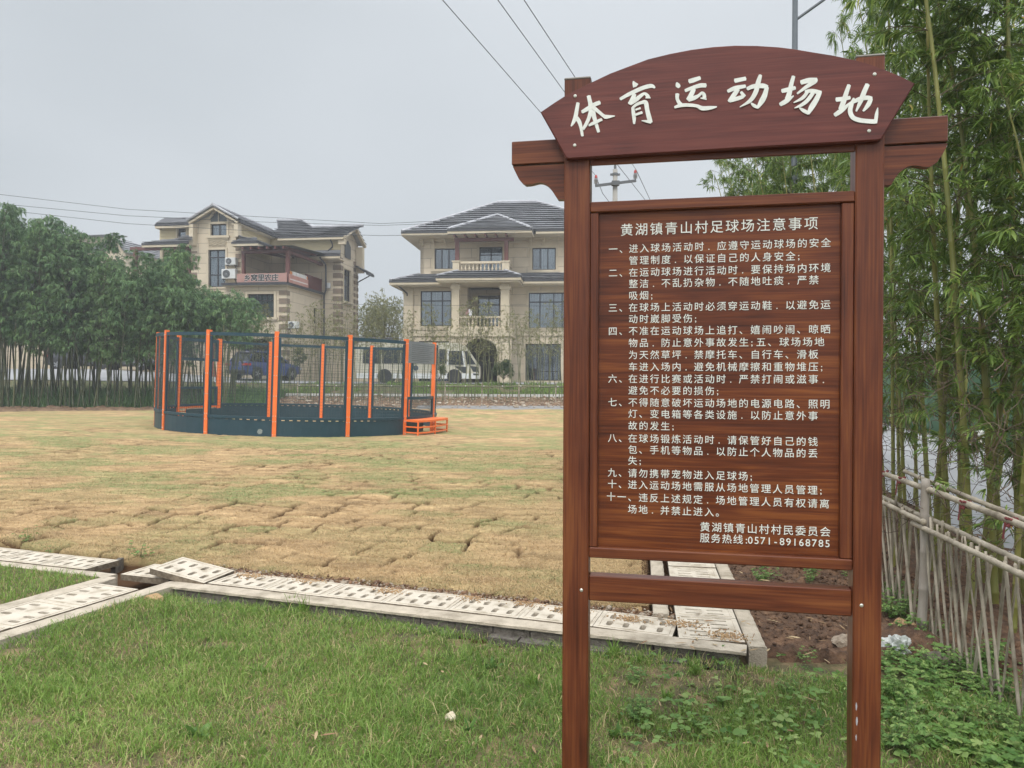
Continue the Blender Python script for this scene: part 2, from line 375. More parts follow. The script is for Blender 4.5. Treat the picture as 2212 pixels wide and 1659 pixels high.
# ground: one big sheet under everything
g1 = np.concatenate([-np.geomspace(400, 32, 18), np.linspace(-30, 30, 121), np.geomspace(32, 400, 18)])
g2 = np.concatenate([-np.geomspace(100, 6, 12), np.linspace(-5, 62, 150), np.geomspace(64, 500, 22)])
X, Y = np.meshgrid(g1, g2); far = smooth(150, 500, np.hypot(X, Y))
Z = tz(X, Y)-.05+(fbm(X*.5, Y*.5)-.5)*.05*(Y > 36)
# the drain trench is cut deeper than the sheet
s_, t_ = dst(X, Y); Z = np.where((t_ > -.3) & (t_ < 1.2) & (Y < 9), -.30, Z)
Z = np.where((X < -1.5) & (X > -8) & (Y > 3.5) & (Y < 9), -.30, Z)
Z = np.where((X > .8) & (X < 2.4) & (Y > 3.5) & (Y < 13), -.30, Z)
GM, t, p = base_mat('dirt_and_weeds')
tcg = N(t, 'ShaderNodeTexCoord'); n1 = N(t, 'ShaderNodeTexNoise'); n1.inputs['Scale'].default_value = .9; n1.inputs['Detail'].default_value = 9; n1.inputs['Roughness'].default_value = .7
L(t, tcg.outputs['Object'], n1.inputs['Vector']); cr = N(t, 'ShaderNodeValToRGB'); L(t, n1.outputs[0], cr.inputs[0]); e = cr.color_ramp.elements
e[0].position = .38; e[0].color = (.075, .10, .03, 1); e[1].position = .62; e[1].color = (.20, .125, .07, 1); q = e.new(.5); q.color = (.13, .10, .05, 1)
L(t, cr.outputs[0], p.inputs['Base Color']); p.inputs['Roughness'].default_value = .95
n2 = N(t, 'ShaderNodeTexNoise'); n2.inputs['Scale'].default_value = 14; n2.inputs['Detail'].default_value = 6; L(t, tcg.outputs['Object'], n2.inputs['Vector'])
b = N(t, 'ShaderNodeBump'); b.inputs['Strength'].default_value = 1; b.inputs['Distance'].default_value = .12; L(t, n2.outputs[0], b.inputs['Height']); L(t, b.outputs[0], p.inputs['Normal'])
ground = gridmesh('ground', X, Y, Z, GM); ground['kind'] = 'structure'

# turf field ---------------------------------------------------------------
def turf_fields(X, Y):
    """height of the laid sods, crack mask and greenness"""
    s, t = dst(X, Y)
    s = s+(fbm(X*.7, Y*.7, 2)-.5)*.45; t = t+(fbm(X*.8+9, Y*.8+4, 2)-.5)*.45
    W, H = .46, .37
    row = np.floor(t/H); off = (np.sin(row*12.9898)*43758.5453) % 1.0
    c = s/W+off*W*1.7; col = np.floor(c); fs = c-col; ft = t/H-row
    rid = (np.sin(row*127.1+col*311.7)*43758.5453) % 1.0; rid2 = (np.sin(row*269.5+col*183.3)*24634.6345) % 1.0
    d = np.minimum(np.minimum(fs, 1-fs)*W, np.minimum(ft, 1-ft)*H)
    d = d+(fbm(X*14, Y*14, 3)-.5)*.045
    open_ = np.clip((fbm(X*.55+20, Y*.55, 3)-.40)*5, 0, 1)*np.clip(1.25-(np.asarray(Y)-5)/16.0, .0, 1)
    open_ = open_*(.12+.88*smooth(.40, .60, vnoise(X*2.6, Y*2.6+5)))
    crack = np.clip(1.4-d/(.019+.0022*np.clip(np.asarray(Y)-5, 0, 12)), 0, 1)*open_
    h = (rid-.5)*.022*open_+np.minimum(d, .04)*.16*open_+(fbm(X*5, Y*5)-.5)*.03+(fbm(X*38, Y*38, 2)-.5)*.014
    h = h-crack*.06
    green = np.clip((fbm(X*.35+3, Y*.5+8, 4)-.43)*3.2, 0, 1)*.55+np.clip((fbm(X*.9, Y*1.5, 5)-.49)*7, 0, 1)*.85*(.30+.70*smooth(6.5, 10, np.asarray(Y)))+(rid2 > .86)*.35
    return h, crack, np.clip(green, 0, 1), rid2
TM, t, p = base_mat('laid_turf')
tcg = N(t, 'ShaderNodeTexCoord')
def nn(sc, de=6, st=(1, 1, 1)):
    mp = N(t, 'ShaderNodeMapping'); mp.inputs['Scale'].default_value = st; L(t, tcg.outputs['Object'], mp.inputs[0])
    n = N(t, 'ShaderNodeTexNoise'); n.inputs['Scale'].default_value = sc; n.inputs['Detail'].default_value = de; n.inputs['Roughness'].default_value = .68; L(t, mp.outputs[0], n.inputs['Vector']); return n.outputs[0]
cr = N(t, 'ShaderNodeValToRGB'); L(t, nn(3.2, 10, (.5, 1.3, 1)), cr.inputs[0]); e = cr.color_ramp.elements
e[0].position = .32; e[0].color = (.21, .14, .075, 1); e[1].position = .68; e[1].color = (.54, .375, .205, 1); q = e.new(.5); q.color = (.39, .265, .14, 1)
cg = N(t, 'ShaderNodeValToRGB'); L(t, nn(9, 5), cg.inputs[0]); e = cg.color_ramp.elements
e[0].position = .3; e[0].color = (.12, .185, .06, 1); e[1].position = .7; e[1].color = (.26, .28, .12, 1)
ag = N(t, 'ShaderNodeAttribute', attribute_name='green'); ac = N(t, 'ShaderNodeAttribute', attribute_name='crack')
fine = nn(70, 3, (.6, 1.5, 1)); gf = M(t, 'MULTIPLY', ag.outputs['Fac'], M(t, 'ADD', .35, fine), True)
mot = nn(11, 9, (.45, 1.25, 1)); gf = M(t, 'MULTIPLY', gf, M(t, 'ADD', M(t, 'MULTIPLY', mot, 3.0), -.75), True)
m1 = N(t, 'ShaderNodeMixRGB'); L(t, gf, m1.inputs[0]); L(t, cr.outputs[0], m1.inputs[1]); L(t, cg.outputs[0], m1.inputs[2])
vm = N(t, 'ShaderNodeVectorMath', operation='SCALE'); L(t, m1.outputs[0], vm.inputs[0]); L(t, M(t, 'MULTIPLY', M(t, 'ADD', .55, M(t, 'MULTIPLY', fine, .90)), M(t, 'ADD', .50, M(t, 'MULTIPLY', nn(5.5, 10, (.5, 1.6, 1)), 1.16))), vm.inputs['Scale'])
m2 = N(t, 'ShaderNodeMixRGB'); L(t, M(t, 'MULTIPLY', ac.outputs['Fac'], 1.5, True), m2.inputs[0]); L(t, vm.outputs[0], m2.inputs[1]); m2.inputs[2].default_value = (.085, .045, .022, 1)
L(t, m2.outputs[0], p.inputs['Base Color']); p.inputs['Roughness'].default_value = .95; p.inputs['Specular IOR Level'].default_value = .1
b = N(t, 'ShaderNodeBump'); b.inputs['Strength'].default_value = .8; b.inputs['Distance'].default_value = .02; L(t, fine, b.inputs['Height']); L(t, b.outputs[0], p.inputs['Normal'])
ys = np.concatenate([np.arange(4.3, 10, .022), np.geomspace(10, 36.5, 330)])
ss = np.linspace(-1.02, .30, 760)
Y, Sx = np.meshgrid(ys, ss, indexing='ij'); X = Sx*np.maximum(Y, 6.5)
s, tt = dst(X, Y); edge = T_SOD+(fbm(s*1.3+2, s*0+1, 3)-.5)*.22
h, crack, green, _ = turf_fields(X, Y)
lim = smooth(0, .06, tt-edge)
Z = tz(X, Y)+.075+h*smooth(30, 12, Y)*1.0+h*.25
# frayed edge towards the drain: sinks into soil
Z = np.where(lim < 1, Z*lim+(-.02)*(1-lim), Z); crack = np.maximum(crack, 1-smooth(.0, .05, tt-edge))
# right limit: left of the right-hand channel
sr = (X-R0.x)*RN.x+(Y-R0.y)*RN.y; Z = np.where((sr > -.15) & (Y < 16), -.15, Z); crack = np.where((sr > -.20) & (Y < 16), 1, crack)
# back edge
Z = np.where(Y > 34.6-4.2*smooth(-12, -21, X)+(fbm(X*.7, X*0, 3)-.5)*1.2, tz(X, Y)-.08, Z)
turf = gridmesh('turf_field', X, Y, Z, TM, {'crack': crack, 'green': green}); turf['kind'] = 'structure'

# lawn soil ---------------------------------------------------------------
def lawnz(x, y):
    sb = (x-B0.x)*BN.x+(y-B0.y)*BN.y; s, t = dst(x, y)
    return (fbm(x*1.5, y*1.5)-.5)*.05+.075*smooth(-.75, -.1, sb)*smooth(-.05, -.5, t)+.02*smooth(-.6, -.1, t)
LM = pm('lawn_soil', (.07, .065, .028), (.30, .20, .11), 9, .95, bump=1, bscale=90, c3=(.15, .12, .055), detail=10)
xs = np.arange(-5.2, 4.2, .05); ys = np.arange(-1.0, 7.0, .05); X, Y = np.meshgrid(xs, ys)
s, tt = dst(X, Y); Z = lawnz(X, Y)
sb = (X-B0.x)*BN.x+(Y-B0.y)*BN.y                    # + is across the branch, away
inlawn = (tt < -.10) & (sb < -.06)
Z = np.where(inlawn, Z, -.25)
Z = np.where((s > SEND-.05) & (tt > -.6), (fbm(X*2, Y*2)-.5)*.05-.03, Z)
lawn = gridmesh('lawn', X, Y, Z, LM); lawn['kind'] = 'structure'
# left lawn between the two left channels
xs = np.arange(-9, -2.6, .06); ys = np.arange(3, 7.2, .06); X, Y = np.meshgrid(xs, ys)
s, tt = dst(X, Y); sb = (X-B0.x)*BN.x+(Y-B0.y)*BN.y
def in_left(X, Y):
    s, tt = dst(X, Y); sb = (X-B0.x)*BN.x+(Y-B0.y)*BN.y; return (tt < .03) & (sb > .69)
Z = np.where((tt < .08) & (sb > .64), .085+(fbm(X*1.5, Y*1.5)-.5)*.03, -.25)
l2 = gridmesh('lawn', X, Y, Z, LM); l2['kind'] = 'structure'

# soil patch, right --------------------------------------------------------
xs = np.arange(1.2, 9.5, .035); ys = np.arange(3.6, 16, .035); X, Y = np.meshgrid(xs, ys)
sr = (X-R0.x)*RN.x+(Y-R0.y)*RN.y
Z = -.01+(fbm(X*2.2, Y*2.2)-.45)*.10+np.abs(fbm(X*9, Y*9, 3)-.5)*.14
FX = lambda y: 2.55+(y-4.59)*.172                    # fence line
Z = np.where(sr < .42, -.2, Z)
front = 4.42-.25*(X-1.6)+(fbm(X*3, Y*3)-.5)*.3
Z = np.where(Y < front, -.12, Z); Z = Z+np.exp(-((X-2.35)**2+(Y-4.5)**2)/.06)*.10
Z = np.where(X > FX(Y)+1.9, -.3, Z)
soil = gridmesh('soil_patch', X, Y, Z, SOIL); soil['kind'] = 'structure'

# asphalt path behind the field, road by the houses, road on the right ---------------------------------------------------------------
def strip(name, m, x0, x1, y0, y1, dz, nx=60, ny=8, kind='structure', wob=0):
    X, Y = np.meshgrid(np.linspace(x0, x1, nx), np.linspace(y0, y1, ny)); Z = tz(X, Y)+dz
    if wob: Y = Y+(fbm(X*.6, Y*0, 3)-.5)*wob
    o = gridmesh(name, X, Y, Z, m); o['kind'] = kind; return o
strip('asphalt_path', ASPH, -4.5, 9, 33.2, 35.9, .07)
strip('pavement', pm('pale_pavement', (.33, .31, .28), (.40, .38, .345), 1.2, .9, bump=.2), -34, 12, 38.0, 38.9, .10)
strip('road', ROADM, -70, 40, 43.4, 49.2, .06)
VERGE = pm('verge_ground', (.16, .105, .06), (.10, .13, .04), 1.1, .95, bump=1, bscale=30, c3=(.13, .12, .05), detail=10)
strip('verge', VERGE, -70, 14, 39.0, 43.3, .03, 200, 20)
RUB = pm('rubble_soil', (.10, .06, .035), (.26, .17, .10), 3, .95, bump=1, bscale=20, c3=(.17, .105, .06), detail=9)
X, Y = np.meshgrid(np.linspace(-40, 10, 420), np.linspace(29.4, 37.95, 70)); 
ef = 34.6-4.2*smooth(-12, -21, X); Z = tz(X, Y)-.03+smooth(-.1, .5, Y-ef)*(.04+.02+np.abs(fbm(X*3, Y*3, 4)-.5)*.45); Z = np.where((X > -4.6) & (Y < 35.9), tz(X, Y)-.05, Z)
rb = gridmesh('earth_bank', X, Y, Z, RUB); rb['kind'] = 'structure'
# right road: between X offset from the fence and the white line
E0 = Vector((12.3, 24.5, 0)); E1 = Vector((10.36, 16.1, 0)); ED = (E0-E1).normalized()
X = []; rr = np.linspace(-14, 34, 60)
P = np.array([[E1.x+ED.x*q, E1.y+ED.y*q] for q in rr]); 
X = np.stack([P[:, 0]-3.75, P[:, 0]+.5]); Y = np.stack([P[:, 1], P[:, 1]])
o = gridmesh('side_road', X, Y, tz(X, Y)*0+np.maximum(tz(X, Y), 0)+.03, ROADM); o['kind'] = 'structure'
X = np.stack([P[:, 0]-.10, P[:, 0]+.06]); o = gridmesh('road_line', X, Y, np.maximum(tz(X, Y), 0)+.036, LINE); o['kind'] = 'structure'

# ================================================================ drains
def kerb_run(name, p0, p1, w_, z0, z1, label):
    d = (p1-p0).normalized(); n = Vector((-d.y, d.x, 0)); q = [p0, p1, p1+n*w_, p0+n*w_]
    k = MB(); ln = (p1-p0).length; nseg = max(2, int(ln/.05)); 
    # wavy cast top edge
    rows = []
    for i in range(nseg+1):
        c = p0+d*(ln*i/nseg); j = lambda a: (rnd.random()-.5)*a
        rows.append([(c.x+n.x*(0+j(.004)), c.y+n.y*(0+j(.004)), z0), (c.x+n.x*j(.006), c.y+n.y*j(.006), z1-.006+j(.003)), (c.x+n.x*.012, c.y+n.y*.012, z1+j(.002)),
                     (c.x+n.x*(w_-.01), c.y+n.y*(w_-.01), z1+j(.002)), (c.x+n.x*w_, c.y+n.y*w_, z1-.006), (c.x+n.x*w_, c.y+n.y*w_, z0)])
    k.v = [p for r in rows for p in r]
    for i in range(nseg):
        for a in range(5): k.f.append((i*6+a, i*6+a+1, (i+1)*6+a+1, (i+1)*6+a))
    k.f.append((0,1,2,3,4,5)); k.f.append(tuple(nseg*6+a for a in range(6)))
    o = k.build(name, CONC); return tag(o, label, 'kerb', 'concrete drain kerbs')
KW = .125
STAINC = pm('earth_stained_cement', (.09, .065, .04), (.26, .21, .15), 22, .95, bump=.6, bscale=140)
# main kerb on the lawn side: concrete cap on grey blocks
kerb_run('drain_kerb', dl(-.02, 0), dl(SEND+.02, 0), KW, ZC-.022, ZC, 'long concrete kerb between the green lawn and the row of pale drain covers')
bw = MB(); s0 = .02
while s0 < SEND-.02:
    ln = .235+rnd.random()*.02; s1 = min(s0+ln, SEND); z0 = ZC-.024
    a = dl(s0+.004, .012+rnd.random()*.008); c = dl(s1-.004, .012+rnd.random()*.008)
    bw.slab([(a.x, a.y), (c.x, c.y), (c.x+DN.x*.09, c.y+DN.y*.09), (a.x+DN.x*.09, a.y+DN.y*.09)], -.02, z0); s0 = s1
o = bw.build('block_course', BRICKG); tag(o, 'course of rough grey blocks under the long concrete kerb', 'brickwork')
bw = MB(); s0 = .1
while s0 < SEND-.3:
    s1 = s0+.2
    if vnoise(np.array(s0*2.2), np.array(3.))>.42:
        a = dl(s0+.006, -.075+rnd.random()*.02); c = dl(s1-.006, -.075+rnd.random()*.02)
        o = MB().slab([(a.x, a.y), (c.x, c.y), (c.x+DN.x*.10, c.y+DN.y*.10), (a.x+DN.x*.10, a.y+DN.y*.10)], -.06, .020+rnd.random()*.010).build('footing_brick', BRICKG); tag(o, 'broken grey footing brick showing in the grass edge below the kerb', 'brick', 'footing bricks below the kerb')
    s0 = s1

# far kerb beside turf, hidden mostly by soil
kerb_run('drain_kerb', dl(.30, .475), dl(SEND-.40, .475), .06, -.05, ZC-.03, 'soil covered concrete kerb on the turf side of the drain covers')
# trench walls & floor
tr = MB()
for (a, c) in ((dl(-.6, KW), dl(SEND, KW)),):
    tr.slab([(a.x, a.y), (c.x, c.y), (c.x+DN.x*.55, c.y+DN.y*.55), (a.x+DN.x*.55, a.y+DN.y*.55)], -.30, -.27)
def cover(p, du, dv, a, b, z, slots='across', tiltm=None, label=None, idx=0):
    """cast cement drain cover a x b with eight slots cut through and a thin raised border; p = corner"""
    m = MB(); th = .045; nu, nv = 4, 2
    su, sv = (.036, .085) if slots == 'across' else (.105, .020)
    if slots == 'long': nu, nv = 2, 5
    us = []; vs = []
    mu, mv = .045, .038
    def bands(total, margin, n, size):
        r = []; gap = (total-2*margin-n*size)/max(1, n-1) if n > 1 else 0; x = margin
        for i in range(n): r.append((x, x+size)); x += size+gap
        return r
    bu = bands(a, mu+.02, nu, su if slots == 'across' else su); bv = bands(b, mv+.02, nv, sv)
    xs = [0]+[q for r in bu for q in r]+[a]; ys = [0]+[q for r in bv for q in r]+[b]
    def P(u, v, zz): return (u, v, zz)
    holes = {(i, j) for i in range(1, len(xs)-1, 2) for j in range(1, len(ys)-1, 2)}
    # plate built cell by cell, holes are real and have rounded corners
    for i in range(len(xs)-1):
        for j in range(len(ys)-1):
            x0, x1, y0, y1 = xs[i], xs[i+1], ys[j], ys[j+1]
            if (i, j) not in holes:
                m.quad(P(x0, y0, 0), P(x1, y0, 0), P(x1, y1, 0), P(x0, y1, 0)); m.quad(P(x0, y1, -th), P(x1, y1, -th), P(x1, y0, -th), P(x0, y0, -th))
            else:
                r_ = min(x1-x0, y1-y0)*.42; pts = []
                for (cx_, cy_, a0) in ((x1-r_, y1-r_, 0), (x0+r_, y1-r_, 90), (x0+r_, y0+r_, 180), (x1-r_, y0+r_, 270)):
                    for k in range(4): an = R(a0+k*30); pts.append((cx_+r_*math.cos(an), cy_+r_*math.sin(an)))
                # ring between rounded hole and cell corners
                cr_ = [(x1, y1), (x0, y1), (x0, y0), (x1, y0)]
                for k in range(4):
                    for q in range(3): m.add([(*cr_[k], 0), (*pts[k*4+q], 0), (*pts[k*4+q+1], 0)], [(0, 1, 2)])
                    n4 = (k*4+4) % 16; m.add([(*cr_[k], 0), (*pts[k*4+3], 0), (*pts[n4], 0), (*cr_[(k+1) % 4], 0)], [(0, 1, 2, 3)])
                for k in range(16):
                    k2 = (k+1) % 16; m.add([(*pts[k], 0), (*pts[k2], 0), (*pts[k2], -th), (*pts[k], -th)], [(3, 2, 1, 0)])
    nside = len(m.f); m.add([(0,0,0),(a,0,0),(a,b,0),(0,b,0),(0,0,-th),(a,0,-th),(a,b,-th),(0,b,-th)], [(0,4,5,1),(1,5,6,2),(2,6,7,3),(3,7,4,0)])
    # raised border ribs
    for (x0, x1, y0, y1) in ((.022, a-.022, .022, .030), (.022, a-.022, b-.030, b-.022), (.022, .030, .030, b-.030), (a-.030, a-.022, .030, b-.030)):
        m.box(x0, x1, y0, y1, .0, .004)
    e = empty('drain_cover', (p.x, p.y, z))
    rot = Matrix(((du.x, dv.x, 0), (du.y, dv.y, 0), (0, 0, 1)))
    M3 = rot if tiltm is None else (rot @ tiltm)
    mw = M3.to_4x4(); mw.translation = (p.x, p.y, z); 
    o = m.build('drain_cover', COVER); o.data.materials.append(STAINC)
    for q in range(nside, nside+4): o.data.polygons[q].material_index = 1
    bpy.data.objects.remove(e); o.matrix_world = mw
    return tag(o, label, 'drain cover', 'pale cement drain covers')
CV = .476; CWID = .33
TJ = lambda i: Matrix.Rotation(R((rnd.random()-.5)*1.2), 3, 'X') @ Matrix.Rotation(R((rnd.random()-.5)*1.0), 3, 'Y')
nc = int((SEND-.30-.60)/CV)
ends = SEND-.34
names = ['first flat cover right of the raised tilted slab', 'flat cover second from the raised tilted slab', 'flat cover third from the raised tilted slab, beside rough soil', 'flat cover in the middle of the long row below the turf', 'flat cover with orange mud stains left of the sign post', 'flat cover partly hidden by the left sign post', 'slightly sunken cover just right of the left sign post', 'flat cover seen through the foot of the sign']
cov = []; s_end = dst(gp(1458, 1360, ZC).x, gp(1458, 1360, ZC).y)[0]; s0 = s_end-CV
NCV = 7; CV = (s_end-.245)/NCV; lst = [.245+CV*i for i in range(NCV)]
for k, s0 in enumerate(lst):
    fr_ = len(lst)-1-k
    lab = 'pale slotted drain cover, ' + ('last of the long row, slightly tipped up beside the right channel' if fr_ == 0 else ('number %d counted from the raised tilted slab along the long row' % (k+1)))
    tm = Matrix.Rotation(R(1.5), 3, 'Y') if fr_ == 0 else TJ(0)
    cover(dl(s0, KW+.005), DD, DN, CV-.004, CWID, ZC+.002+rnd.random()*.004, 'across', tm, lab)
# raised tilted slab at the junction
sj = lst[0]-.02
cB = gp(440.6, 1259.4, ZC+.01); cC = gp(506, 1239, ZC+.012); du = None
best = min((abs((gp(324, 1227.5, z)-cB).length-.49), z) for z in np.linspace(.10, .45, 120)); cA = gp(324, 1227.5, best[1])
ex = (cA-cB).normalized(); ey = (cC-cB); wy = ey.length; ey = (ey-ex*ey.dot(ex)).normalized(); ez_ = ey.cross(ex) if ey.cross(ex).z > 0 else ex.cross(ey)
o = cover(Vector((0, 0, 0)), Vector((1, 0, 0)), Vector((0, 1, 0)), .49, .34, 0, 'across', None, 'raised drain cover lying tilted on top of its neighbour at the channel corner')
xx = -ex; mw = Matrix(((xx.x, ey.x, 0), (xx.y, ey.y, 0), (xx.z, ey.z, 0))); nz_ = xx.cross(ey)
mw = Matrix(((xx.x, ey.x, nz_.x), (xx.y, ey.y, nz_.y), (xx.z, ey.z, nz_.z))).to_4x4(); mw.translation = cA; o.matrix_world = mw
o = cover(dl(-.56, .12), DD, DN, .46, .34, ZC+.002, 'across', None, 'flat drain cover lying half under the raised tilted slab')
# far-left row continues the line beyond the junction
for i in range(4):
    pr = dl(-.93, .135)-DD*(CV*(i+1))
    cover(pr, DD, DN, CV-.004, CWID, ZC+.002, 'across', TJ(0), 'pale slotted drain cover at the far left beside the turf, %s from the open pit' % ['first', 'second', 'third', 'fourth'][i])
# kerb between left lawn and that row
kerb_run('drain_kerb', dl(-4.2, .03), dl(-.60, .03), .10, -.05, ZC-.001, 'concrete kerb between the left lawn corner and the far left drain covers')
# lower-left branch: covers and two kerbs
bo = B0-BD*1.2
kerb_run('drain_kerb', bo, B1+BD*.36, .12, -.08, ZC-.001, 'diagonal concrete kerb between the big lawn and the left branch covers')
kerb_run('drain_kerb', bo+BN*.57, B1+BD*.27+BN*.57, .11, -.05, ZC-.002, 'diagonal concrete kerb on the left lawn corner side of the branch')
p = B1+BD*.10+BN*.13
for i in range(5):
    q = p-BD*(.45*(i+1))
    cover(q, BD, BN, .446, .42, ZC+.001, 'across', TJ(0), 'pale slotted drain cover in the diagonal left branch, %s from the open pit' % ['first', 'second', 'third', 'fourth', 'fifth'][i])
# right-hand channel, running away from us
for i in range(9):
    q = R0+RD*(.432*i)
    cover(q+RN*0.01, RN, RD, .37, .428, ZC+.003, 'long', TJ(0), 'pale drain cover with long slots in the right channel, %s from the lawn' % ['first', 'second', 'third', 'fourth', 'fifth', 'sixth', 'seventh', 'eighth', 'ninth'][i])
kerb_run('drain_kerb', R0+RN*.50+RD*.0, R0+RN*.50+RD*6.0, .10, -.05, ZC-.02, 'muddy concrete kerb between the right channel and the dug soil')
kerb_run('drain_kerb', R0-RN*.03+RD*.46, R0-RN*.03+RD*6.0, .10, -.05, ZC-.004, 'wide concrete kerb left of the right channel by the turf')
# pit walls at the junction
pw = MB()
c0 = gp(262, 1247, 0)
for (a, c) in ((gp(244, 1236, 0), gp(262, 1225, 0)),):
    pw.bar((a.x, a.y, -.1), (c.x, c.y, -.1), .04, .36)
o = pw.build('pit_wall', BRICKG); tag(o, 'dark block lining of the open drain pit at the channel junction', 'wall')
fl = MB(); a = gp(130, 1300, 0); 
fx = [dl(-3.6, .12), dl(SEND+.1, .12), dl(SEND+.1, .60), dl(-3.6, .60)]
fl.slab([(q.x, q.y) for q in fx], -.28, -.24)
fx = [B0-BD*1.5+BN*.1, B1+BD*.3+BN*.1, B1+BD*.3+BN*.60, B0-BD*1.5+BN*.60]; fl.slab([(q.x, q.y) for q in fx], -.285, -.235)
o = fl.build('drain_floor', pm('damp_concrete', (.07, .06, .05), (.13, .115, .09), 6, .7)); o['kind'] = 'structure'

# loose soil crumbs along the turf edge & on the dug patch (uncountable)
def ico(r_=1.0):
    t_ = (1+5**.5)/2; v = np.array([(-1,t_,0),(1,t_,0),(-1,-t_,0),(1,-t_,0),(0,-1,t_),(0,1,t_),(0,-1,-t_),(0,1,-t_),(t_,0,-1),(t_,0,1),(-t_,0,-1),(-t_,0,1)], float)
    v /= np.linalg.norm(v[0]); f = np.array([(0,11,5),(0,5,1),(0,1,7),(0,7,10),(0,10,11),(1,5,9),(5,11,4),(11,10,2),(10,7,6),(7,1,8),(3,9,4),(3,4,2),(3,2,6),(3,6,8),(3,8,9),(4,9,5),(2,4,11),(6,2,10),(8,6,7),(9,8,1)])
    return v*r_, f
def crumbs(name, P, sz, m, label, cat):
    v, f = ico(); n = len(P); J = nr.uniform(.6, 1.25, (n, 12, 1)); sc = nr.uniform(.6, 1.3, (n, 1, 3)); sc[:, :, 2] *= .75
    V = v[None]*J*sc*sz[:, None, None]+P[:, None, :]; Fx = f[None]+(np.arange(n)*12)[:, None, None]
    o = npmesh(name, V.reshape(-1, 3), [Fx.reshape(-1, 3)], m); return tag(o, label, cat, kind='stuff')
n = 7000; s = nr.uniform(-.5, SEND-.2, n); t_ = .565+nr.normal(0, .05, n); t_ = np.clip(t_, .46, .70)
P = np.array([list(dl(a, b, ZC-.03)) for a, b in zip(s, t_)]); sz = nr.gamma(2, .0026, n)+.0025; P[:, 2] += sz*.2+nr.uniform(-.03, .01, n)
crumbs('loose_soil', P, sz, pm('red_brown_soil', (.10, .052, .028), (.24, .135, .075), 10, .95), 'brown soil crumbs and grit along the broken turf edge', 'soil')
n = 700; s = nr.uniform(-.2, SEND-.2, n); t_ = np.clip(.56+nr.normal(0, .05, n), .46, .70)
P = np.array([list(dl(a, b, ZC-.02)) for a, b in zip(s, t_)]); sz = nr.gamma(1.6, .0035, n)+.003
crumbs('pebbles', P, sz, STONE, 'small grey and tan pebbles scattered along the turf edge', 'pebbles')
n = 16000; x = nr.uniform(1.5, 4.6, n); y = 3.9+nr.random(n)**1.3*7; k = ((x-R0.x)*RN.x+(y-R0.y)*RN.y > .44) & (y > 4.45-.25*(x-1.6)) & (x < FX(y)+.5); x = x[k]; y = y[k]; n = len(x)
z = -.01+(fbm(x*2.2, y*2.2)-.45)*.10+np.abs(fbm(x*9, y*9, 3)-.5)*.14; sz = nr.gamma(1.3, .0052, n)+.003
crumbs('soil_clods', np.stack([x, y, z+.003], 1), sz, SOIL, 'dark brown clods on the dug strip by the bamboo fence', 'soil')
# mud stains on covers as thin scattered grit
n = 1500; k = nr.integers(0, 9, n); sx = np.array([.4, .9, 1.6, 2.2, 2.9, 3.3, 3.62, 3.9, 2.6])[k]+nr.normal(0, .06, n); tx = np.clip(np.array([.42, .44, .40, .44, .38, .35, .36, .22, .44])[k]+nr.normal(0, .04, n), .14, .46)
P = np.array([list(dl(a, b, ZC+.006)) for a, b in zip(sx, tx)]); crumbs('mud_grit', P, np.full(n, .0035)+nr.random(n)*.004, SAND, 'orange mud grit spilled over the pale drain covers', 'mud')
# ================================================================ wooden notice board
SY = R(11.4)
SF = Frame(0, 2.9, -SY)
sg = frame_empty('notice_board', SF, 'tall red-brown stained wooden notice board with arched top and carved white Chinese writing', 'notice board')
f = lambda x, y, v=0.0: SF.v(x, y, v)
PT = .085                                     # post thickness
ux = lambda x, v=0.0: f(x, 760, v)[0]
def post(x0, x1, ytop):
    u0 = ux(x0); u1 = ux(x1); zt = f((x0+x1)/2, ytop)[1]
    m = MB().cbox(u0, u1, 0, PT, -.15, zt, .005); o = m.build('post', WOODZ, sg)
    return o, u0, u1, zt
pl_, u0L, u1L, ztL = post(1217, 1273, 169)
pr_, u0R, u1R, ztR = post(1846, 1908.5, 120)
# pale end grain caps on the posts
for a, c, zt in ((u0L, u1L, ztL), (u0R, u1R, ztR)):
    MB().cbox(a-.001, c+.001, -.001, PT+.001, zt-.004, zt+.005, .003).build('post_cap', pm('sealed_end_grain', (.16, .15, .13), (.24, .22, .19), 30, .6), sg)
# arched head board
def full(cx_, cy_, ox, oy, sc): return ((ox+cx_/sc)/1.8228, (oy+cy_/sc)/1.8228)
arc = [(1167.5, 242), (1195, 223), (1223, 205), (1250, 191), (1276, 178), (1318, 158), (1360, 142), (1400, 127), (1447, 115.5), (1494, 106.5), (1541, 100.5), (1588, 97.5), (1635, 98), (1682, 101), (1718, 105.5), (1753, 111.5), (1800, 119), (1847, 129), (1880, 138.5), (1909, 149), (1945, 164), (1977, 180)]
low = [(1940, 241), (1905, 300.5), (1897, 303), (1560, 322.5), (1228, 343), (1222, 341), (1195, 291)]
BV = -.030
poly = [f(x, y, BV) for x, y in arc+low]
b = MB(); n = len(poly); c = .004
cxm = sum(p[0] for p in poly)/n; czm = sum(p[1] for p in poly)/n
inner = [(p[0]+(cxm-p[0])*.006, p[1]+(czm-p[1])*.018) for p in poly]
b.add([(p[0], BV, p[1]) for p in inner]+[(p[0], BV+c, p[1]) for p in poly]+[(p[0], -.001, p[1]) for p in poly],
      [tuple(range(n))]+[(i, (i+1) % n, (i+1) % n+n, i+n) for i in range(n)]+[(i+n, (i+1) % n+n, (i+1) % n+2*n, i+2*n) for i in range(n)]+[tuple(range(3*n-1, 2*n-1, -1))])
arch = b.build('arched_head_board', WOODA, sg)
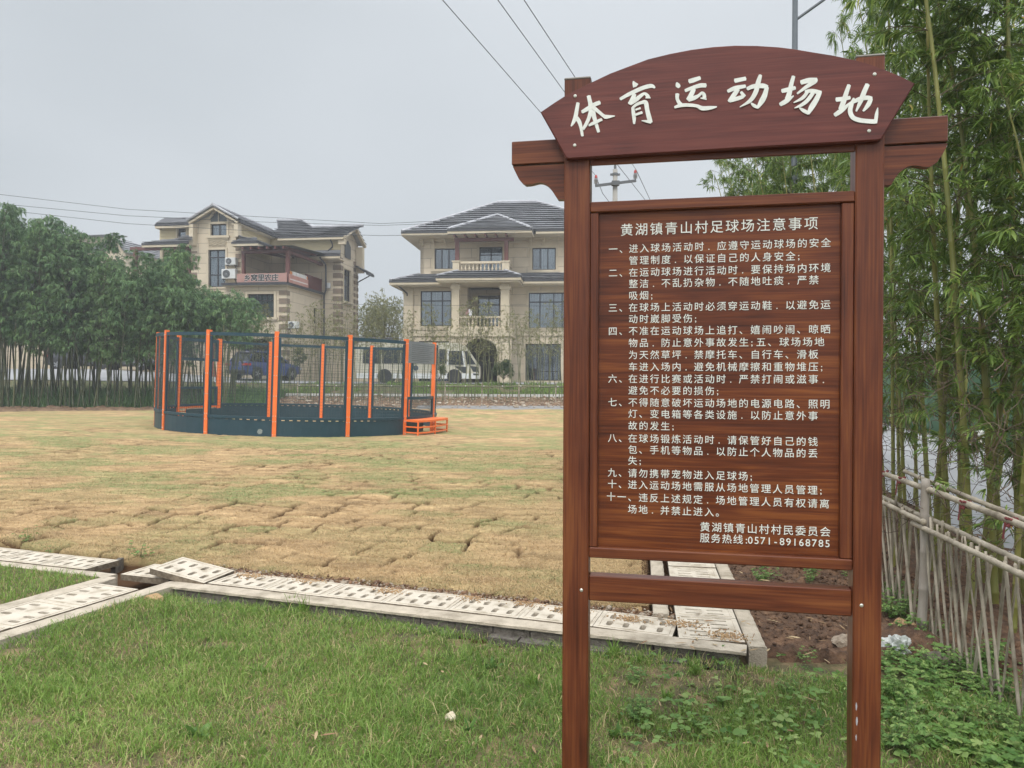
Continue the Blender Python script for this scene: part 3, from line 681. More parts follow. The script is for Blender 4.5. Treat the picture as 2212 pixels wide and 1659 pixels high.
# traced brush-lettered title, six characters
A = lambda x, y: full(x, y, 2200, 250, 3.6867)
Bc = lambda x, y: full(x, y, 2750, 250, 2.765)
ST = {
'tA': (A, 3.6867, [
 [[(280,572,48),(262,680,54),(245,770,58),(215,850,48),(180,912,18)], [(258,790,62),(300,850,58),(325,940,46),(345,1055,38)],
  [(435,472,58),(455,560,60),(480,660,88),(515,780,62),(545,880,52),(580,998,42)], [(338,708,48),(430,655,62),(520,600,60),(600,568,58)],
  [(468,690,60),(440,790,52),(400,880,50),(352,960,38)], [(500,640,60),(590,712,48),(655,765,48),(695,778,56),(815,765,14)], [(438,905,26),(500,872,46),(628,815,40)]],
 [[(1083,258,16),(1095,290,52),(1118,326,92)], [(893,520,42),(1000,458,52),(1120,400,56),(1240,350,58),(1345,328,56),(1396,355,28)],
  [(1100,445,58),(1070,520,62),(1022,588,44)], [(1035,590,44),(1120,530,60),(1190,472,50),(1245,440,38),(1288,470,50),(1312,500,34)], [(1262,500,18),(1332,502,18)],
  [(1075,640,44),(1085,720,52),(1095,800,52),(1094,880,28)], [(1075,645,34),(1130,600,42),(1200,572,44),(1262,572,64),(1285,680,62),(1310,780,68),(1335,862,60)],
  [(1342,856,44),(1280,845,38),(1205,833,10)], [(1115,678,26),(1188,652,28)], [(1110,752,30),(1212,715,38)]],
 [[(1890,262,60),(1950,245,66),(2055,210,52)], [(1712,278,20),(1728,318,66),(1752,345,46)], [(1835,398,46),(1950,352,52),(2060,322,62),(2138,322,60)],
  [(1960,370,64),(1925,450,66),(1872,530,52)], [(1882,528,60),(1960,505,62),(2030,470,42),(2078,430,38),(2108,455,50),(2115,500,56)], [(2060,505,20),(2143,522,22)],
  [(1722,445,58),(1720,510,50),(1745,570,52),(1790,608,46)], [(1682,642,34),(1750,618,48),(1850,608,50),(2000,620,46),(2085,655,62),(2200,648,52),(2294,633,16)]]]),
'tB': (Bc, 2.765, [
 [[(395,190,46),(515,165,42)], [(318,305,34),(400,270,46),(512,248,36)], [(430,280,46),(390,340,50),(332,415,36)], [(338,410,36),(420,385,44),(488,362,36)], [(462,312,30),(500,362,40)],
  [(530,280,38),(600,252,46),(700,247,52),(752,262,40)], [(745,262,42),(720,350,56),(690,410,58),(642,486,28)], [(650,485,26),(605,462,36),(572,435,14)],
  [(675,130,36),(650,210,52),(620,320,50),(560,410,40),(450,478,8)]],
 [[(908,302,44),(980,284,46),(1055,266,38)], [(1035,140,38),(1010,230,46),(985,340,54),(958,390,42)], [(888,450,40),(960,408,50),(1036,354,12)],
  [(1115,210,48),(1200,187,54),(1290,184,50)], [(1270,200,42),(1185,250,40),(1075,330,20)], [(1160,305,26),(1240,302,44),(1335,322,40)],
  [(1316,325,48),(1280,400,56),(1230,480,58),(1192,552,28)], [(1198,545,36),(1140,515,38),(1098,485,14)], [(1188,310,36),(1130,380,36),(1035,430,10)], [(1245,325,42),(1190,400,42),(1130,450,36),(1045,490,10)]],
 [[(1498,395,46),(1570,387,46),(1652,372,36)], [(1640,235,40),(1610,320,48),(1578,420,54),(1545,500,48)], [(1482,565,42),(1560,510,50),(1645,440,16)],
  [(1590,470,16),(1680,422,36),(1760,387,46),(1840,375,46),(1888,382,34)], [(1876,385,44),(1848,450,48),(1792,520,22)], [(1840,230,48),(1800,320,52),(1770,400,50),(1716,522,18)],
  [(1690,380,20),(1668,440,42),(1650,520,50),(1680,590,50),(1760,622,48),(1900,635,48),(1935,628,54)], [(1925,650,36),(1937,560,36),(1950,485,8)]]]),
}
def brush(mb, pts, conv, sc, v0, lift):
    """tapered rounded stroke as one raised strip"""
    P = [(*conv(x, y), w_/sc/1.8228) for x, y, w_ in pts]
    Q = []
    for i in range(len(P)-1):          # Catmull-Rom smoothing
        p0 = P[max(i-1, 0)]; p1 = P[i]; p2 = P[i+1]; p3 = P[min(i+2, len(P)-1)]
        for k in range(6):
            t_ = k/6; Q.append(tuple(.5*((2*p1[a])+(-p0[a]+p2[a])*t_+(2*p0[a]-5*p1[a]+4*p2[a]-p3[a])*t_*t_+(-p0[a]+3*p1[a]-3*p2[a]+p3[a])*t_**3) for a in range(3)))
    Q.append(P[-1]); Lf = []; Rt = []
    for i, q in enumerate(Q):
        a = Q[max(i-1, 0)]; c_ = Q[min(i+1, len(Q)-1)]; dx, dy = c_[0]-a[0], c_[1]-a[1]; l_ = math.hypot(dx, dy) or 1
        nx, ny = -dy/l_, dx/l_; h = q[2]/2; Lf.append((q[0]+nx*h, q[1]+ny*h)); Rt.append((q[0]-nx*h, q[1]-ny*h))
    def capp(i, sg_):
        q = Q[i]; a = Q[1] if i == 0 else Q[-2]; dx, dy = q[0]-a[0], q[1]-a[1]; l_ = math.hypot(dx, dy) or 1; return (q[0]+dx/l_*q[2]*.16, q[1]+dy/l_*q[2]*.16)
    ring = Lf+[capp(-1, 1)]+Rt[::-1]+[capp(0, -1)]
    n = len(Lf); uv = [SF.v(x, y, v0) for x, y in ring]; top = v0-lift; N_ = len(uv)
    vs = [(u, top, z) for u, z in uv]+[(u, BV+.0005, z) for u, z in uv]
    fs = [(i, i+1, N_-1-i-2, N_-1-i-1) for i in range(n-1)]+[(n-1, n, n+1), (0, N_-2, N_-1)]
    fs += [(i, (i+1) % N_, (i+1) % N_+N_, i+N_) for i in range(N_)]
    mb.add(vs, fs)
for key, (conv, sc, chars) in ST.items():
    for ch in chars:
        mb = MB()
        for i, st in enumerate(ch): brush(mb, st, conv, sc, BV, .0016+.00035*i)
        mb.build('carved_character', WHITE, arch)
def dot(u, z, v, r_=.0065, parent=sg):
    MB().lathe([(0.0005, -.003), (r_*.6, -.0028), (r_, -.001), (r_, .002)], (u, v, z), 10, 'y').build('bolt_head', METALDOT, parent)
for (x, y) in (A(238, 473), A(232, 1188), Bc(1918, 118), Bc(1858, 735)): u, z = f(x, y, BV); dot(u, z, BV)
u, z = f(1256, 1275); dot(u, z, 0); u, z = f(1861, 1308); dot(u, z, 0)
# cross beam behind the head board and its two shaped brackets
zb1 = f(1105, 305.5, .02)[1]; zb0 = f(1105, 356, .02)[1]; uL = f(1105, 330, .02)[0]; uR = f(2049, 275, .02)[0]
MB().cbox(uL, uR, .022, .068, zb0, zb1, .003).build('cross_beam', WOODX, sg)
zr0 = zb0-.004
# second shallow rail glimpsed under the beam
MB().cbox(u1L+.001, u0R-.001, .006, .018, f(1560, 343, .01)[1], f(1560, 322, .01)[1], .002).build('rail', WOODX, sg)
def c3(x, y): return full(x, y, 1980, 250, 2.552)
def c4(x, y): return full(x, y, 3250, 380, 3.1909)
def curve(pts, k=5):
    o_ = []
    for i in range(len(pts)-1):
        p0 = pts[max(i-1, 0)]; p1 = pts[i]; p2 = pts[i+1]; p3 = pts[min(i+2, len(pts)-1)]
        for j in range(k):
            t_ = j/k; o_.append(tuple(.5*((2*p1[a])+(-p0[a]+p2[a])*t_+(2*p0[a]-5*p1[a]+4*p2[a]-p3[a])*t_*t_+(-p0[a]+3*p1[a]-3*p2[a]+p3[a])*t_**3) for a in (0, 1)))
    return o_+[pts[-1]]
lp = [c3(100, 1032), c3(118, 1075), c3(160, 1160), c3(190, 1195)]+curve([c3(225, 1220), c3(290, 1213), c3(370, 1195), c3(430, 1212), c3(478, 1255), c3(515, 1310), c3(552, 1366)])+[c3(640, 1366)]
pb = [f(x, y, .03) for x, y in lp]; pb = [(p[0], min(p[1], zr0)) for p in pb]; pb.append((pb[-1][0], zr0))
MB().prism(pb, .030, .062).build('bracket', WOODX, sg)
rp = [c4(1535, 572), c4(1528, 620), c4(1470, 730), c4(1400, 830)]+curve([c4(1310, 885), c4(1250, 884), c4(1140, 868), c4(1060, 875), c4(980, 915), c4(915, 975), c4(870, 1035), c4(828, 1112)])+[c4(690, 1112)]
pb = [f(x, y, .03) for x, y in rp]; pb = [(p[0], min(p[1], zr0)) for p in pb]; pb.append((pb[-1][0], zr0))
MB().prism(pb[::-1], .030, .062).build('bracket', WOODX, sg)
# frame round the text panel
iu0, iu1 = u1L+.0008, u0R-.0008
def rail(y0, y1, v0, v1, x=1560):
    z1 = f(x, y0, v0)[1]; z0 = f(x, y1, v0)[1]; MB().cbox(iu0, iu1, v0, v1, z0, z1, .0035).build('rail', WOODX, sg); return z0, z1
rt0, rt1 = rail(424, 447, .004, .062)
rb0, rb1 = rail(1196, 1219, .004, .062)
rail(1259, 1315, .012, .072)
MB().cbox(iu0, ux(1292, .01), .010, .060, rb1+.0006, rt0-.0006, .003).build('side_strip', WOODZ, sg)
MB().cbox(ux(1817, .01), iu1, .010, .060, rb1+.0006, rt0-.0006, .003).build('side_strip', WOODZ, sg)
PV = .030
WOODP = wood_mat('stained_wood_text_panel', 'x', (.030, .008, .004), (.115, .029, .009), (.26, .084, .020), .29)
panel = MB().box(ux(1292, .01)+.0006, ux(1817, .01)-.0006, PV, .052, rb1+.0004, rt0-.0004).build('text_panel', WOODP, sg)
# lettering
_gl = {}
def glyph(ch):
    if ch in _gl: return _gl[ch]
    c_ = bpy.data.curves.new('g', 'FONT'); c_.body = ch; c_.size = 1.0; c_.offset = .0; c_.extrude = .012; c_.resolution_u = 3
    o = bpy.data.objects.new('g', c_); COL.objects.link(o); dg = bpy.context.evaluated_depsgraph_get()
    me = bpy.data.meshes.new_from_object(o.evaluated_get(dg)); bpy.data.objects.remove(o)
    v = np.empty(len(me.vertices)*3); me.vertices.foreach_get('co', v); v = v.reshape(-1, 3); fs = [tuple(p.vertices) for p in me.polygons]
    bpy.data.meshes.remove(me); _gl[ch] = (v, fs); return _gl[ch]
NARR = {'．': ('.', .30, .30), ';': (';', .62, .12), ':': (':', .62, .16), '、': ('、', 1, .0), '。': ('。', 1, .0)}
def line(txt, u, zc, pitch, size, parent, v, wide=1.0, name='text_line', mat=None, narrow=False, thick=.0022):
    """centre of the first character at u, vertical centre zc"""
    mb = MB(); x = u-pitch/2
    for ch in txt:
        g = NARR.get(ch, (ch, 1, 0)); gv, gf = glyph(g[0]); adv = pitch
        if ch in ';:': adv = pitch*.5; ox = x+g[2]*size
        elif ch == '．': ox = x+g[2]*size
        elif ch.isascii(): w_ = gv[:, 0].max()+gv[:, 0].min(); adv = pitch*.54; ox = x+adv/2-w_*size/2
        else: ox = x+(pitch-size)/2
        mb.add([(ox+p[0]*size*wide, v-(p[2]+.012)*thick/.024, zc+(p[1]-.36)*size) for p in gv], gf); x += adv
    o = mb.build(name, mat or WHITE, parent); return o
XR = 1782.5; u_a = f(1367.5, 760, PV)[0]; u_b = f(XR, 760, PV)[0]; pitch = (u_b-u_a)/17.0; size = pitch*.88
rows = ['进入球场活动时．应遵守运动球场的安全', '管理制度．以保证自己的人身安全;', '在运动球场进行活动时．要保持场内环境', '整洁．不乱扔杂物．不随地吐痰．严禁', '吸烟;',
 '在球场上活动时必须穿运动鞋．以避免运', '动时崴脚受伤;', '不准在运动球场上追打、嬉闹吵闹、晾晒', '物品．防止意外事故发生;五、球场场地', '为天然草坪．禁摩托车、自行车、滑板', '车进入场内．避免机械摩擦和重物堆压;',
 '在进行比赛或活动时．严禁打闹或滋事．', '避免不必要的损伤;', '不得随意破坏运动场地的电源电路、照明', '灯、变电箱等各类设施．以防止意外事', '故的发生;', '在球场锻炼活动时．请保管好自己的钱', '包、手机等物品．以防止个人物品的丢', '失;',
 '请勿携带宠物进入足球场;', '进入运动场地需服从场地管理人员管理;', '违反上述规定．场地管理人员有权请离', '场地．并禁止进入。']
labels = {0: '一、', 2: '二、', 5: '三、', 7: '四、', 11: '六、', 13: '七、', 16: '八、', 19: '九、', 20: '十、', 21: '十一、'}
yy = [305, 385, 465, 541, 620, 700, 777, 857, 937, 1017, 1097, 1177, 1255, 1335]
ypx = [(800+y/1.7015)/1.8228 for y in yy]+[(1500+y/1.7015)/1.8228 for y in (220, 300, 385, 460, 535, 618, 695, 780, 860)]
for i, (tx, y) in enumerate(zip(rows, ypx)):
    zc = f(1368, y, PV)[1]; lab = labels.get(i); off = 0
    if lab:
        if i == 21: line(lab, u_a-pitch*2, zc, pitch, size, panel, PV); off = 1
        else: line(lab, u_a-pitch*1.9, zc, pitch, size, panel, PV)
    line(tx, u_a+off*pitch, zc, pitch, size, panel, PV)
ta = f(1354, 497, PV); tb = f(1752, 487, PV); tp = (tb[0]-ta[0])/12
line('黄湖镇青山村足球场注意事项', ta[0], ta[1], tp, tp*.90, panel, PV)
e1 = f((2200+980/1.7015)/1.8228, (1500+978/1.7015)/1.8228, PV); ep = (f((2200+1785/1.7015)/1.8228, 1140, PV)[0]-e1[0])/10
line('黄湖镇青山村村民委员会', e1[0], e1[1], ep, ep*.90, panel, PV)
e2 = f((2200+978/1.7015)/1.8228, (1500+1052/1.7015)/1.8228, PV)
mb_ = line('服务热线:', e2[0], e2[1], ep*.945, ep*.87, panel, PV)
da = f((2200+1283/1.7015)/1.8228, (1500+1060/1.7015)/1.8228, PV); db = f((2200+1800/1.7015)/1.8228, (1500+1090/1.7015)/1.8228, PV)
dp = (db[0]-da[0])/12; o = line('0571-89168785', da[0]+dp/.54/2-dp*.5, e2[1], dp/.54, ep*.88, panel, PV)
# the scrape of old paint on the right post and a smudge of cobweb on the side strip
sc_ = MB()
for (x, y, w_, h) in ((1847.6, 1330*1.0+186, 2.2, 20), (1848.4, 1545, 2.6, 26), (1847.4, 1585, 2, 16)):
    u, z = f(x, y, -.0006); u2 = f(x+w_*2, y, -.0006)[0]; z2 = f(x, y+h, -.0006)[1]
    k = 9; pts = [(u+(u2-u)*(.5+.5*math.cos(2*math.pi*i/k)*(.6+.4*rnd.random())), -.0006, z+(z2-z)*(.5+.5*math.sin(2*math.pi*i/k)*(.7+.3*rnd.random()))) for i in range(k)]
    sc_.quad(*pts)
sc_.build('scraped_paint', pm('grey_scrape', (.40, .40, .42), (.28, .27, .28), 60, .8), pr_)
# ================================================================ vegetation builders
def leaf_arrays(P, D, Ln, W, droop, roll=None, seed=0):
    """P base points (n,3), D unit directions, Ln lengths, W widths -> verts, tri idx, quad idx; 6 verts a leaf"""
    g = np.random.default_rng(seed); n = len(P); up = np.tile([0., 0, 1.], (n, 1))+g.normal(0, .35, (n, 3))
    Sd = np.cross(D, up); Sd /= np.linalg.norm(Sd, axis=1, keepdims=True)+1e-9
    L1 = Ln[:, None]; dz = np.array([0, 0, -1.])*(droop[:, None]*L1)
    a = P; m1 = P+D*L1*.30+dz*.06; m2 = P+D*L1*.68+dz*.38; tp = P+D*L1*.98+dz
    w1 = Sd*(W[:, None]*.5); w2 = Sd*(W[:, None]*.36)
    V = np.stack([a, m1+w1, m1-w1, m2+w2, m2-w2, tp], 1).reshape(-1, 3); k = (np.arange(n)*6)[:, None]
    T = np.concatenate([k+np.array([[0, 2, 1]]), k+np.array([[3, 4, 5]])]); Q = k+np.array([[1, 2, 4, 3]])
    return V, T, Q
def unit(v): return v/(np.linalg.norm(v, axis=-1, keepdims=True)+1e-9)
def bamboo(name_c, h, r0, lean, zb, blen, n_tw, n_lf, ll, lw, seed, cmat, lmat, node=.26, side=2, droop=.5, twmat=None, ybias=0.0, sprays=True, crown=None, bend=.3, rn=6, upang=.9, vo=0.0):
    """one bamboo: culm part with swollen nodes, branch part, foliage part (leaves in drooping fans)"""
    g = np.random.default_rng(seed); az = g.uniform(0, 6.28)
    root = bpy.data.objects.new(name_c, None); COL.objects.link(root)
    def pos(z):
        t_ = z/h; return np.array([lean*math.cos(az)*t_+bend*math.cos(az+.6)*t_**3, lean*math.sin(az)*t_+bend*math.sin(az+.6)*t_**3, z*(1-.04*t_**2)])
    mb = MB(); zs = []; z = -.15; pts = []; rs = []
    while z < h:
        t_ = max(z, 0)/h; r_ = r0*(1-.82*t_**1.3)
        if rn > 4: pts += [pos(z), pos(z+.012), pos(z+.026)]; rs += [r_*1.0, r_*1.16, r_*.97]
        else: pts += [pos(z)]; rs += [r_]
        zs.append(z); z += node*(1-.25*t_)*g.uniform(.9, 1.1)
    pts.append(pos(h)); rs.append(r0*.1); mb.tube(pts, rs, rn); mb.build('culm', cmat, root, smooth=True)
    br = MB(); Lp = []; Ld = []; Ll = []; 
    for zz in zs:
        if zz < zb: continue
        t_ = (zz-zb)/(h-zb); ext = blen*((1-t_)**.55*(.35+.65*min(1, t_*4+.25))) if crown is None else blen*crown(t_)
        for sdx in range(side):
            a = g.uniform(0, 6.28); b0 = pos(zz); le = ext*g.uniform(.55, 1.15); an = upang*g.uniform(.5, 1.1)
            d = np.array([math.cos(a)*math.cos(an), math.sin(a)*math.cos(an), math.sin(an)])
            segs = [b0]; cur = b0.copy(); dd = d.copy(); K = 6
            for k in range(K):
                cur = cur+dd*le/K; dd = dd+np.array([0, 0, -.30*droop]); dd /= np.linalg.norm(dd); segs.append(cur.copy())
            br.tube(segs, [max(.0012, r0*.16*(1-i/7)) for i in range(K+1)], 3, cap=False)
            for q in range(n_tw):
                s_ = g.uniform(.25, 1.0)*K; i0 = min(int(s_), K-1); bp = segs[i0]+(segs[i0+1]-segs[i0])*(s_-i0)
                ta = g.uniform(0, 6.28); td = unit(d*np.array([1, 1, .2])+np.array([math.cos(ta), math.sin(ta), g.uniform(-.6, .4)])*.9)
                tl = g.uniform(.3, 1)*le*.32; e = bp+td*tl+np.array([0, 0, -.15*tl])
                if tl > .05: br.tube([bp, (bp+e)/2+np.array([0, 0, .02]), e], .0012 if r0 < .03 else .0016, 3, cap=False)
                for l_ in range(n_lf):
                    fa = g.uniform(-1.2, 1.2); ld = unit(td+np.array([math.cos(ta+1.57), math.sin(ta+1.57), 0])*math.sin(fa)*.9+np.array([0, 0, g.uniform(-.75, .35)]))
                    Lp.append(e-td*tl*g.uniform(0, .55)); Ld.append(ld); Ll.append(ll*g.uniform(.6, 1.2))
    br.build('branches', twmat or TWIG, root)
    Lp = np.array(Lp); Ld = np.array(Ld); Ll = np.array(Ll); n = len(Lp)
    V, T, Q = leaf_arrays(Lp, Ld, Ll, lw*g.uniform(.7, 1.2, n)*Ll/ll, droop*g.uniform(.2, 1.3, n), seed=seed)
    npmesh('foliage', V, [T, Q], lmat, root, {'vary': np.repeat(np.clip(g.beta(2.2, 2.6, n)+vo, 0, 1), 6)})
    return root
def put(o, x, y, z, rz, s=1.0, sz=None):
    o.location = (x, y, z); o.rotation_euler = (0, 0, rz); o.scale = (s, s, sz or s)

# ---- left dense grove -------------------------------------------------
crownf = lambda t_: (.45+.75*math.sin(math.pi*min(1, t_*1.02+.12)))
protoD = []
for k in range(5):
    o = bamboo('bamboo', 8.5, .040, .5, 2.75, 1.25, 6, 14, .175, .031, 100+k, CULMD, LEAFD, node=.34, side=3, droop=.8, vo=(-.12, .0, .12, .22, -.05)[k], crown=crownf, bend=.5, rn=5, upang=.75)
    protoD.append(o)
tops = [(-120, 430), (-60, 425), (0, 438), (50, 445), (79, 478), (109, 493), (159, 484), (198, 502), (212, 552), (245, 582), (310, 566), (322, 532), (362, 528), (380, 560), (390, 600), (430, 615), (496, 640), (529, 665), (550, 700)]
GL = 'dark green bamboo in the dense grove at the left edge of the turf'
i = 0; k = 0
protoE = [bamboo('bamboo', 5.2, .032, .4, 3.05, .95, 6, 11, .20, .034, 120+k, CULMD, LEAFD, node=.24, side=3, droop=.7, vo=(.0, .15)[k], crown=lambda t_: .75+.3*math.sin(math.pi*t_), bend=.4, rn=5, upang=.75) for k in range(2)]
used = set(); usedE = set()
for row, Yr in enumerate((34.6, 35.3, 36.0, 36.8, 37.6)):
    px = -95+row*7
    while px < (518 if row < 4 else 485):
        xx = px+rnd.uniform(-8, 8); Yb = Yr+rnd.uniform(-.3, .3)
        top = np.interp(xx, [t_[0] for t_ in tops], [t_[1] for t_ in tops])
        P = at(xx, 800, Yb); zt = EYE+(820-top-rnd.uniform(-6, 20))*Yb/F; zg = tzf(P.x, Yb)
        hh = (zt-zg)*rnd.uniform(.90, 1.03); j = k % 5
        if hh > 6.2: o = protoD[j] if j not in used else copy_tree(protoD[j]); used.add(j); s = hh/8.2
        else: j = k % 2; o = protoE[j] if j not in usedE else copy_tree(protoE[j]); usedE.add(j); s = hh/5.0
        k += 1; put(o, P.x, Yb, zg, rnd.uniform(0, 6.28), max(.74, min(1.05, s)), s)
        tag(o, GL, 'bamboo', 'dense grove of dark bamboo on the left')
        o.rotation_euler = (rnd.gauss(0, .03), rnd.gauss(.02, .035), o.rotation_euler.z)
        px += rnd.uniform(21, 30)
# extra bare culms at the grove front
protoS = []
for k in range(3):
    root = bpy.data.objects.new('bamboo_culm', None); COL.objects.link(root); mb = MB(); pts = []; rs = []; z = -.1
    while z < 4.2: pts += [(0.03*math.sin(z+k), 0, z), (0.03*math.sin(z+k), 0, z+.03)]; rs += [.036-.004*z, .042-.004*z]; z += .36
    mb.tube(pts, rs, 5).build('culm', CULMD if k else CULMO, root, smooth=True); protoS.append(root)
us = set()
for k in range(64):
    Yb = rnd.uniform(34.4, 37.2); xx = rnd.uniform(-20, 505); P = at(xx, 800, Yb); j = k % 3
    o = protoS[j] if j not in us else copy_tree(protoS[j]); us.add(j); put(o, P.x, Yb, tzf(P.x, Yb), rnd.uniform(0, 6), rnd.uniform(.8, 1.1)); o.rotation_euler = (rnd.gauss(0, .05), rnd.gauss(.05, .06), 0)
    tag(o, 'bare straight bamboo stem under the dense left grove', 'bamboo stem', 'bare stems under the left grove')

# ---- sparse young bamboo in front of the houses -------------------------
protoO = []
for k in range(6):
    protoO.append(bamboo('young_bamboo', 5.0, .024, .25, 2.3, .60, 2, 5, .17, .026, 200+k, CULMO, LEAFO, node=.30, side=2, droop=.45, crown=lambda t_: (.25+.75*(1-t_)**.6), bend=.25, rn=4, upang=1.0))
us = set(); k = 0
def spx(a, b, n, ymin, ymax, top):
    global k
    for q in range(n):
        xx = a+(b-a)*(q+rnd.uniform(.05, .95))/n; Yb = rnd.uniform(ymin, ymax); P = at(xx, 800, Yb); zg = tzf(P.x, Yb)
        tp = np.interp(xx, [500, 560, 620, 700, 760, 810, 850, 900, 1000, 1060, 1130, 1230], top)+rnd.uniform(-14, 46)
        hh = EYE+(820-tp)*Yb/F-zg; j = k % 6; k += 1
        o = protoO[j] if j not in us else copy_tree(protoO[j]); us.add(j); s = hh/4.9; put(o, P.x, Yb, zg-.05, rnd.uniform(0, 6.28), max(.8, min(1.1, s)), s)
        o.rotation_euler = (rnd.gauss(0, .035), rnd.gauss(0, .045), o.rotation_euler.z)
        tag(o, 'thin young bamboo with sparse olive leaves in the row before the houses', 'bamboo', 'young bamboos planted before the two houses')
spx(505, 1228, 88, 37.0, 38.0, [690, 655, 660, 650, 640, 625, 650, 665, 645, 660, 650, 640])
spx(520, 1228, 44, 39.2, 41.5, [700, 680, 690, 690, 680, 665, 690, 690, 680, 690, 680, 680])

# ---- right-hand bamboo by the fence -----------------------------------
def nearcrown(t_): return .40+.6*math.sin(math.pi*min(1, t_+.22))
protoN = [bamboo('bamboo', 5.6, .027, .35, (1.25, .8, 1.45, 1.5)[k], .80, 9, 9, .118, .0165, 300+k, CULM, LEAFN, node=.27, side=2, droop=.50, crown=nearcrown, bend=.35, rn=8, upang=.75) for k in range(4)]
# measured culm positions (px at the height of the fence rail, distance)
cul = [(1932, 6.3), (1946, 7.2), (1962, 6.6), (1984, 7.4), (2018, 6.3), (2030, 6.9), (2056, 5.75), (2103, 5.3), (2120, 5.9), (2152, 5.35), (2168, 5.9), (2215, 5.4), (2260, 5.0), (2300, 5.6), (2350, 5.2), (2010, 8.2), (2080, 7.6), (2140, 7.4), (2200, 6.8), (2260, 6.9), (2340, 6.6),
       (1915, 8.6), (1945, 9.4), (1975, 9.8), (2020, 9.3), (2070, 10.2), (1900, 10.6)]
us = set()
adj = ['thick', 'slim', 'leaning', 'yellow-green']
for q, (px, Yb) in enumerate(cul):
    P = at(px, 1050, Yb); j = q % 4; o = protoN[j] if j not in us else copy_tree(protoN[j]); us.add(j)
    s = rnd.uniform(.92, 1.12)*(1.0 if Yb < 8 else 1.1); put(o, P.x, Yb, -.02, rnd.uniform(0, 6.28), .62 if px < 1990 else 1.0, s)
    o.rotation_euler = (rnd.gauss(0, .02), rnd.gauss(.0, .03), o.rotation_euler.z)
    tag(o, 'tall leafy yellow-green bamboo growing behind the bamboo fence at the right', 'bamboo', 'tall bamboo clump behind the right fence')
# farther ones seen through the opening above the text panel and over the arch
for q, (px, Yb, top) in enumerate([(1592, 15.5, 346), (1612, 15.2, 322), (1630, 14.4, 312), (1648, 15.0, 296), (1668, 14.0, 302), (1690, 14.6, 270), (1706, 12.4, 300), (1725, 14.2, 280), (1742, 12.2, 290), (1760, 13.5, 250), (1776, 12.0, 270), (1795, 13.0, 220), (1812, 11.8, 240), (1828, 12.6, 190), (1846, 11.2, 66), (1870, 11.8, 240), (1885, 12.4, 150)]):
    P = at(px, 800, Yb); hh = EYE+(820-top)*Yb/F; o = copy_tree(protoN[q % 4]); put(o, P.x, Yb, -.02, rnd.uniform(0, 6.28), .85, hh/5.5)
    tag(o, 'bamboo top showing behind the wooden notice board', 'bamboo', 'bamboos behind the notice board')

for q in range(16):
    px = rnd.uniform(1600, 1850); Yb = rnd.uniform(12.5, 17); P = at(px, 800, Yb); hh = EYE+(820-np.interp(px, [1600, 1650, 1750, 1850], [350, 300, 262, 210])-rnd.uniform(0, 40))*Yb/F
    o = copy_tree(protoN[q % 4]); put(o, P.x, Yb, -.02, rnd.uniform(0, 6.28), 1.1, hh/5.5); tag(o, 'bamboo top showing behind the wooden notice board', 'bamboo', 'bamboos behind the notice board')
for q, (px, Yb, s) in enumerate([(2140, 4.75, .52), (2205, 4.6, .60), (2235, 5.1, .72), (2180, 5.5, .62), (2290, 4.6, .66)]):
    P = at(px, 1050, Yb); o = copy_tree(protoN[(q+1) % 4]); put(o, P.x+.15, Yb, -.02, rnd.uniform(0, 6.28), .75, s); tag(o, 'short young leafy bamboo shoot rising among the tall stems behind the right fence', 'bamboo', 'short bamboos behind the right fence')
# weeds -------------------------------------------------------------------
def weed(seed, n_st, hgt, lf, name='weed'):
    """leafy herb: stems with palmate five-finger leaves"""
    g = np.random.default_rng(seed); root = bpy.data.objects.new(name, None); COL.objects.link(root); st = MB(); Lp = []; Ld = []; Ll = []
    for s in range(n_st):
        a = g.uniform(0, 6.28); h = hgt*g.uniform(.5, 1.1); tilt = g.uniform(.1, .9); d = np.array([math.cos(a)*tilt, math.sin(a)*tilt, 1.]); d /= np.linalg.norm(d)
        p0 = np.array([g.normal(0, .02), g.normal(0, .02), -.01]); p1 = p0+d*h; st.tube([p0, (p0+p1)/2+np.array([0, 0, .01]), p1], [.0022, .0018, .001], 4, cap=False)
        for q in range(max(3, int(h/.035))):
            t_ = g.uniform(.25, 1); b0 = p0+(p1-p0)*t_; la = g.uniform(0, 6.28); pd = np.array([math.cos(la), math.sin(la), .35]); e = b0+pd*lf*.7
            st.tube([b0, e], .0008, 3, cap=False)
            for k in range(5):
                fa = la+(k-2)*.62; Lp.append(e); Ld.append(unit(np.array([math.cos(fa), math.sin(fa), g.uniform(-.25, .1)]))); Ll.append(lf*(1-.16*abs(k-2))*g.uniform(.8, 1.1))
    st.build('stems', pm('weed_stem', (.10, .16, .05), (.16, .14, .07), 8, .7), root)
    Lp = np.array(Lp); Ld = np.array(Ld); Ll = np.array(Ll); n = len(Lp)
    V, T, Q = leaf_arrays(Lp, Ld, Ll, Ll*.42, np.full(n, .25), seed=seed)
    npmesh('leaves', V, [T, Q], WEEDL, root, {'vary': np.repeat(np.clip(g.beta(2, 2.5, n), 0, 1), 6)}); return root
pw_ = [weed(400+k, 7+k, .20+.03*k, .030+.004*k) for k in range(4)]
us = set()
spots = []
for q in range(40): spots.append(('F', rnd.uniform(1915, 2210), rnd.uniform(1335, 1640)))
for q in range(16): spots.append(('B', rnd.uniform(1640, 1900), rnd.uniform(1228, 1262)))
for q in range(11): spots.append(('P', rnd.uniform(1290, 1900), rnd.uniform(1425, 1560)))
for q in range(14): spots.append(('J', rnd.uniform(1915, 1990), rnd.uniform(1250, 1345)))
fixed = [(60, 1170, .9, 'small green weed on the turf edge at the far left above the covers'), (300, 1205, 1.0, 'green weed beside the open drain pit at the turf edge'), (108, 1196, .5, 'tiny weed on the brown edge between the far left covers and turf')]
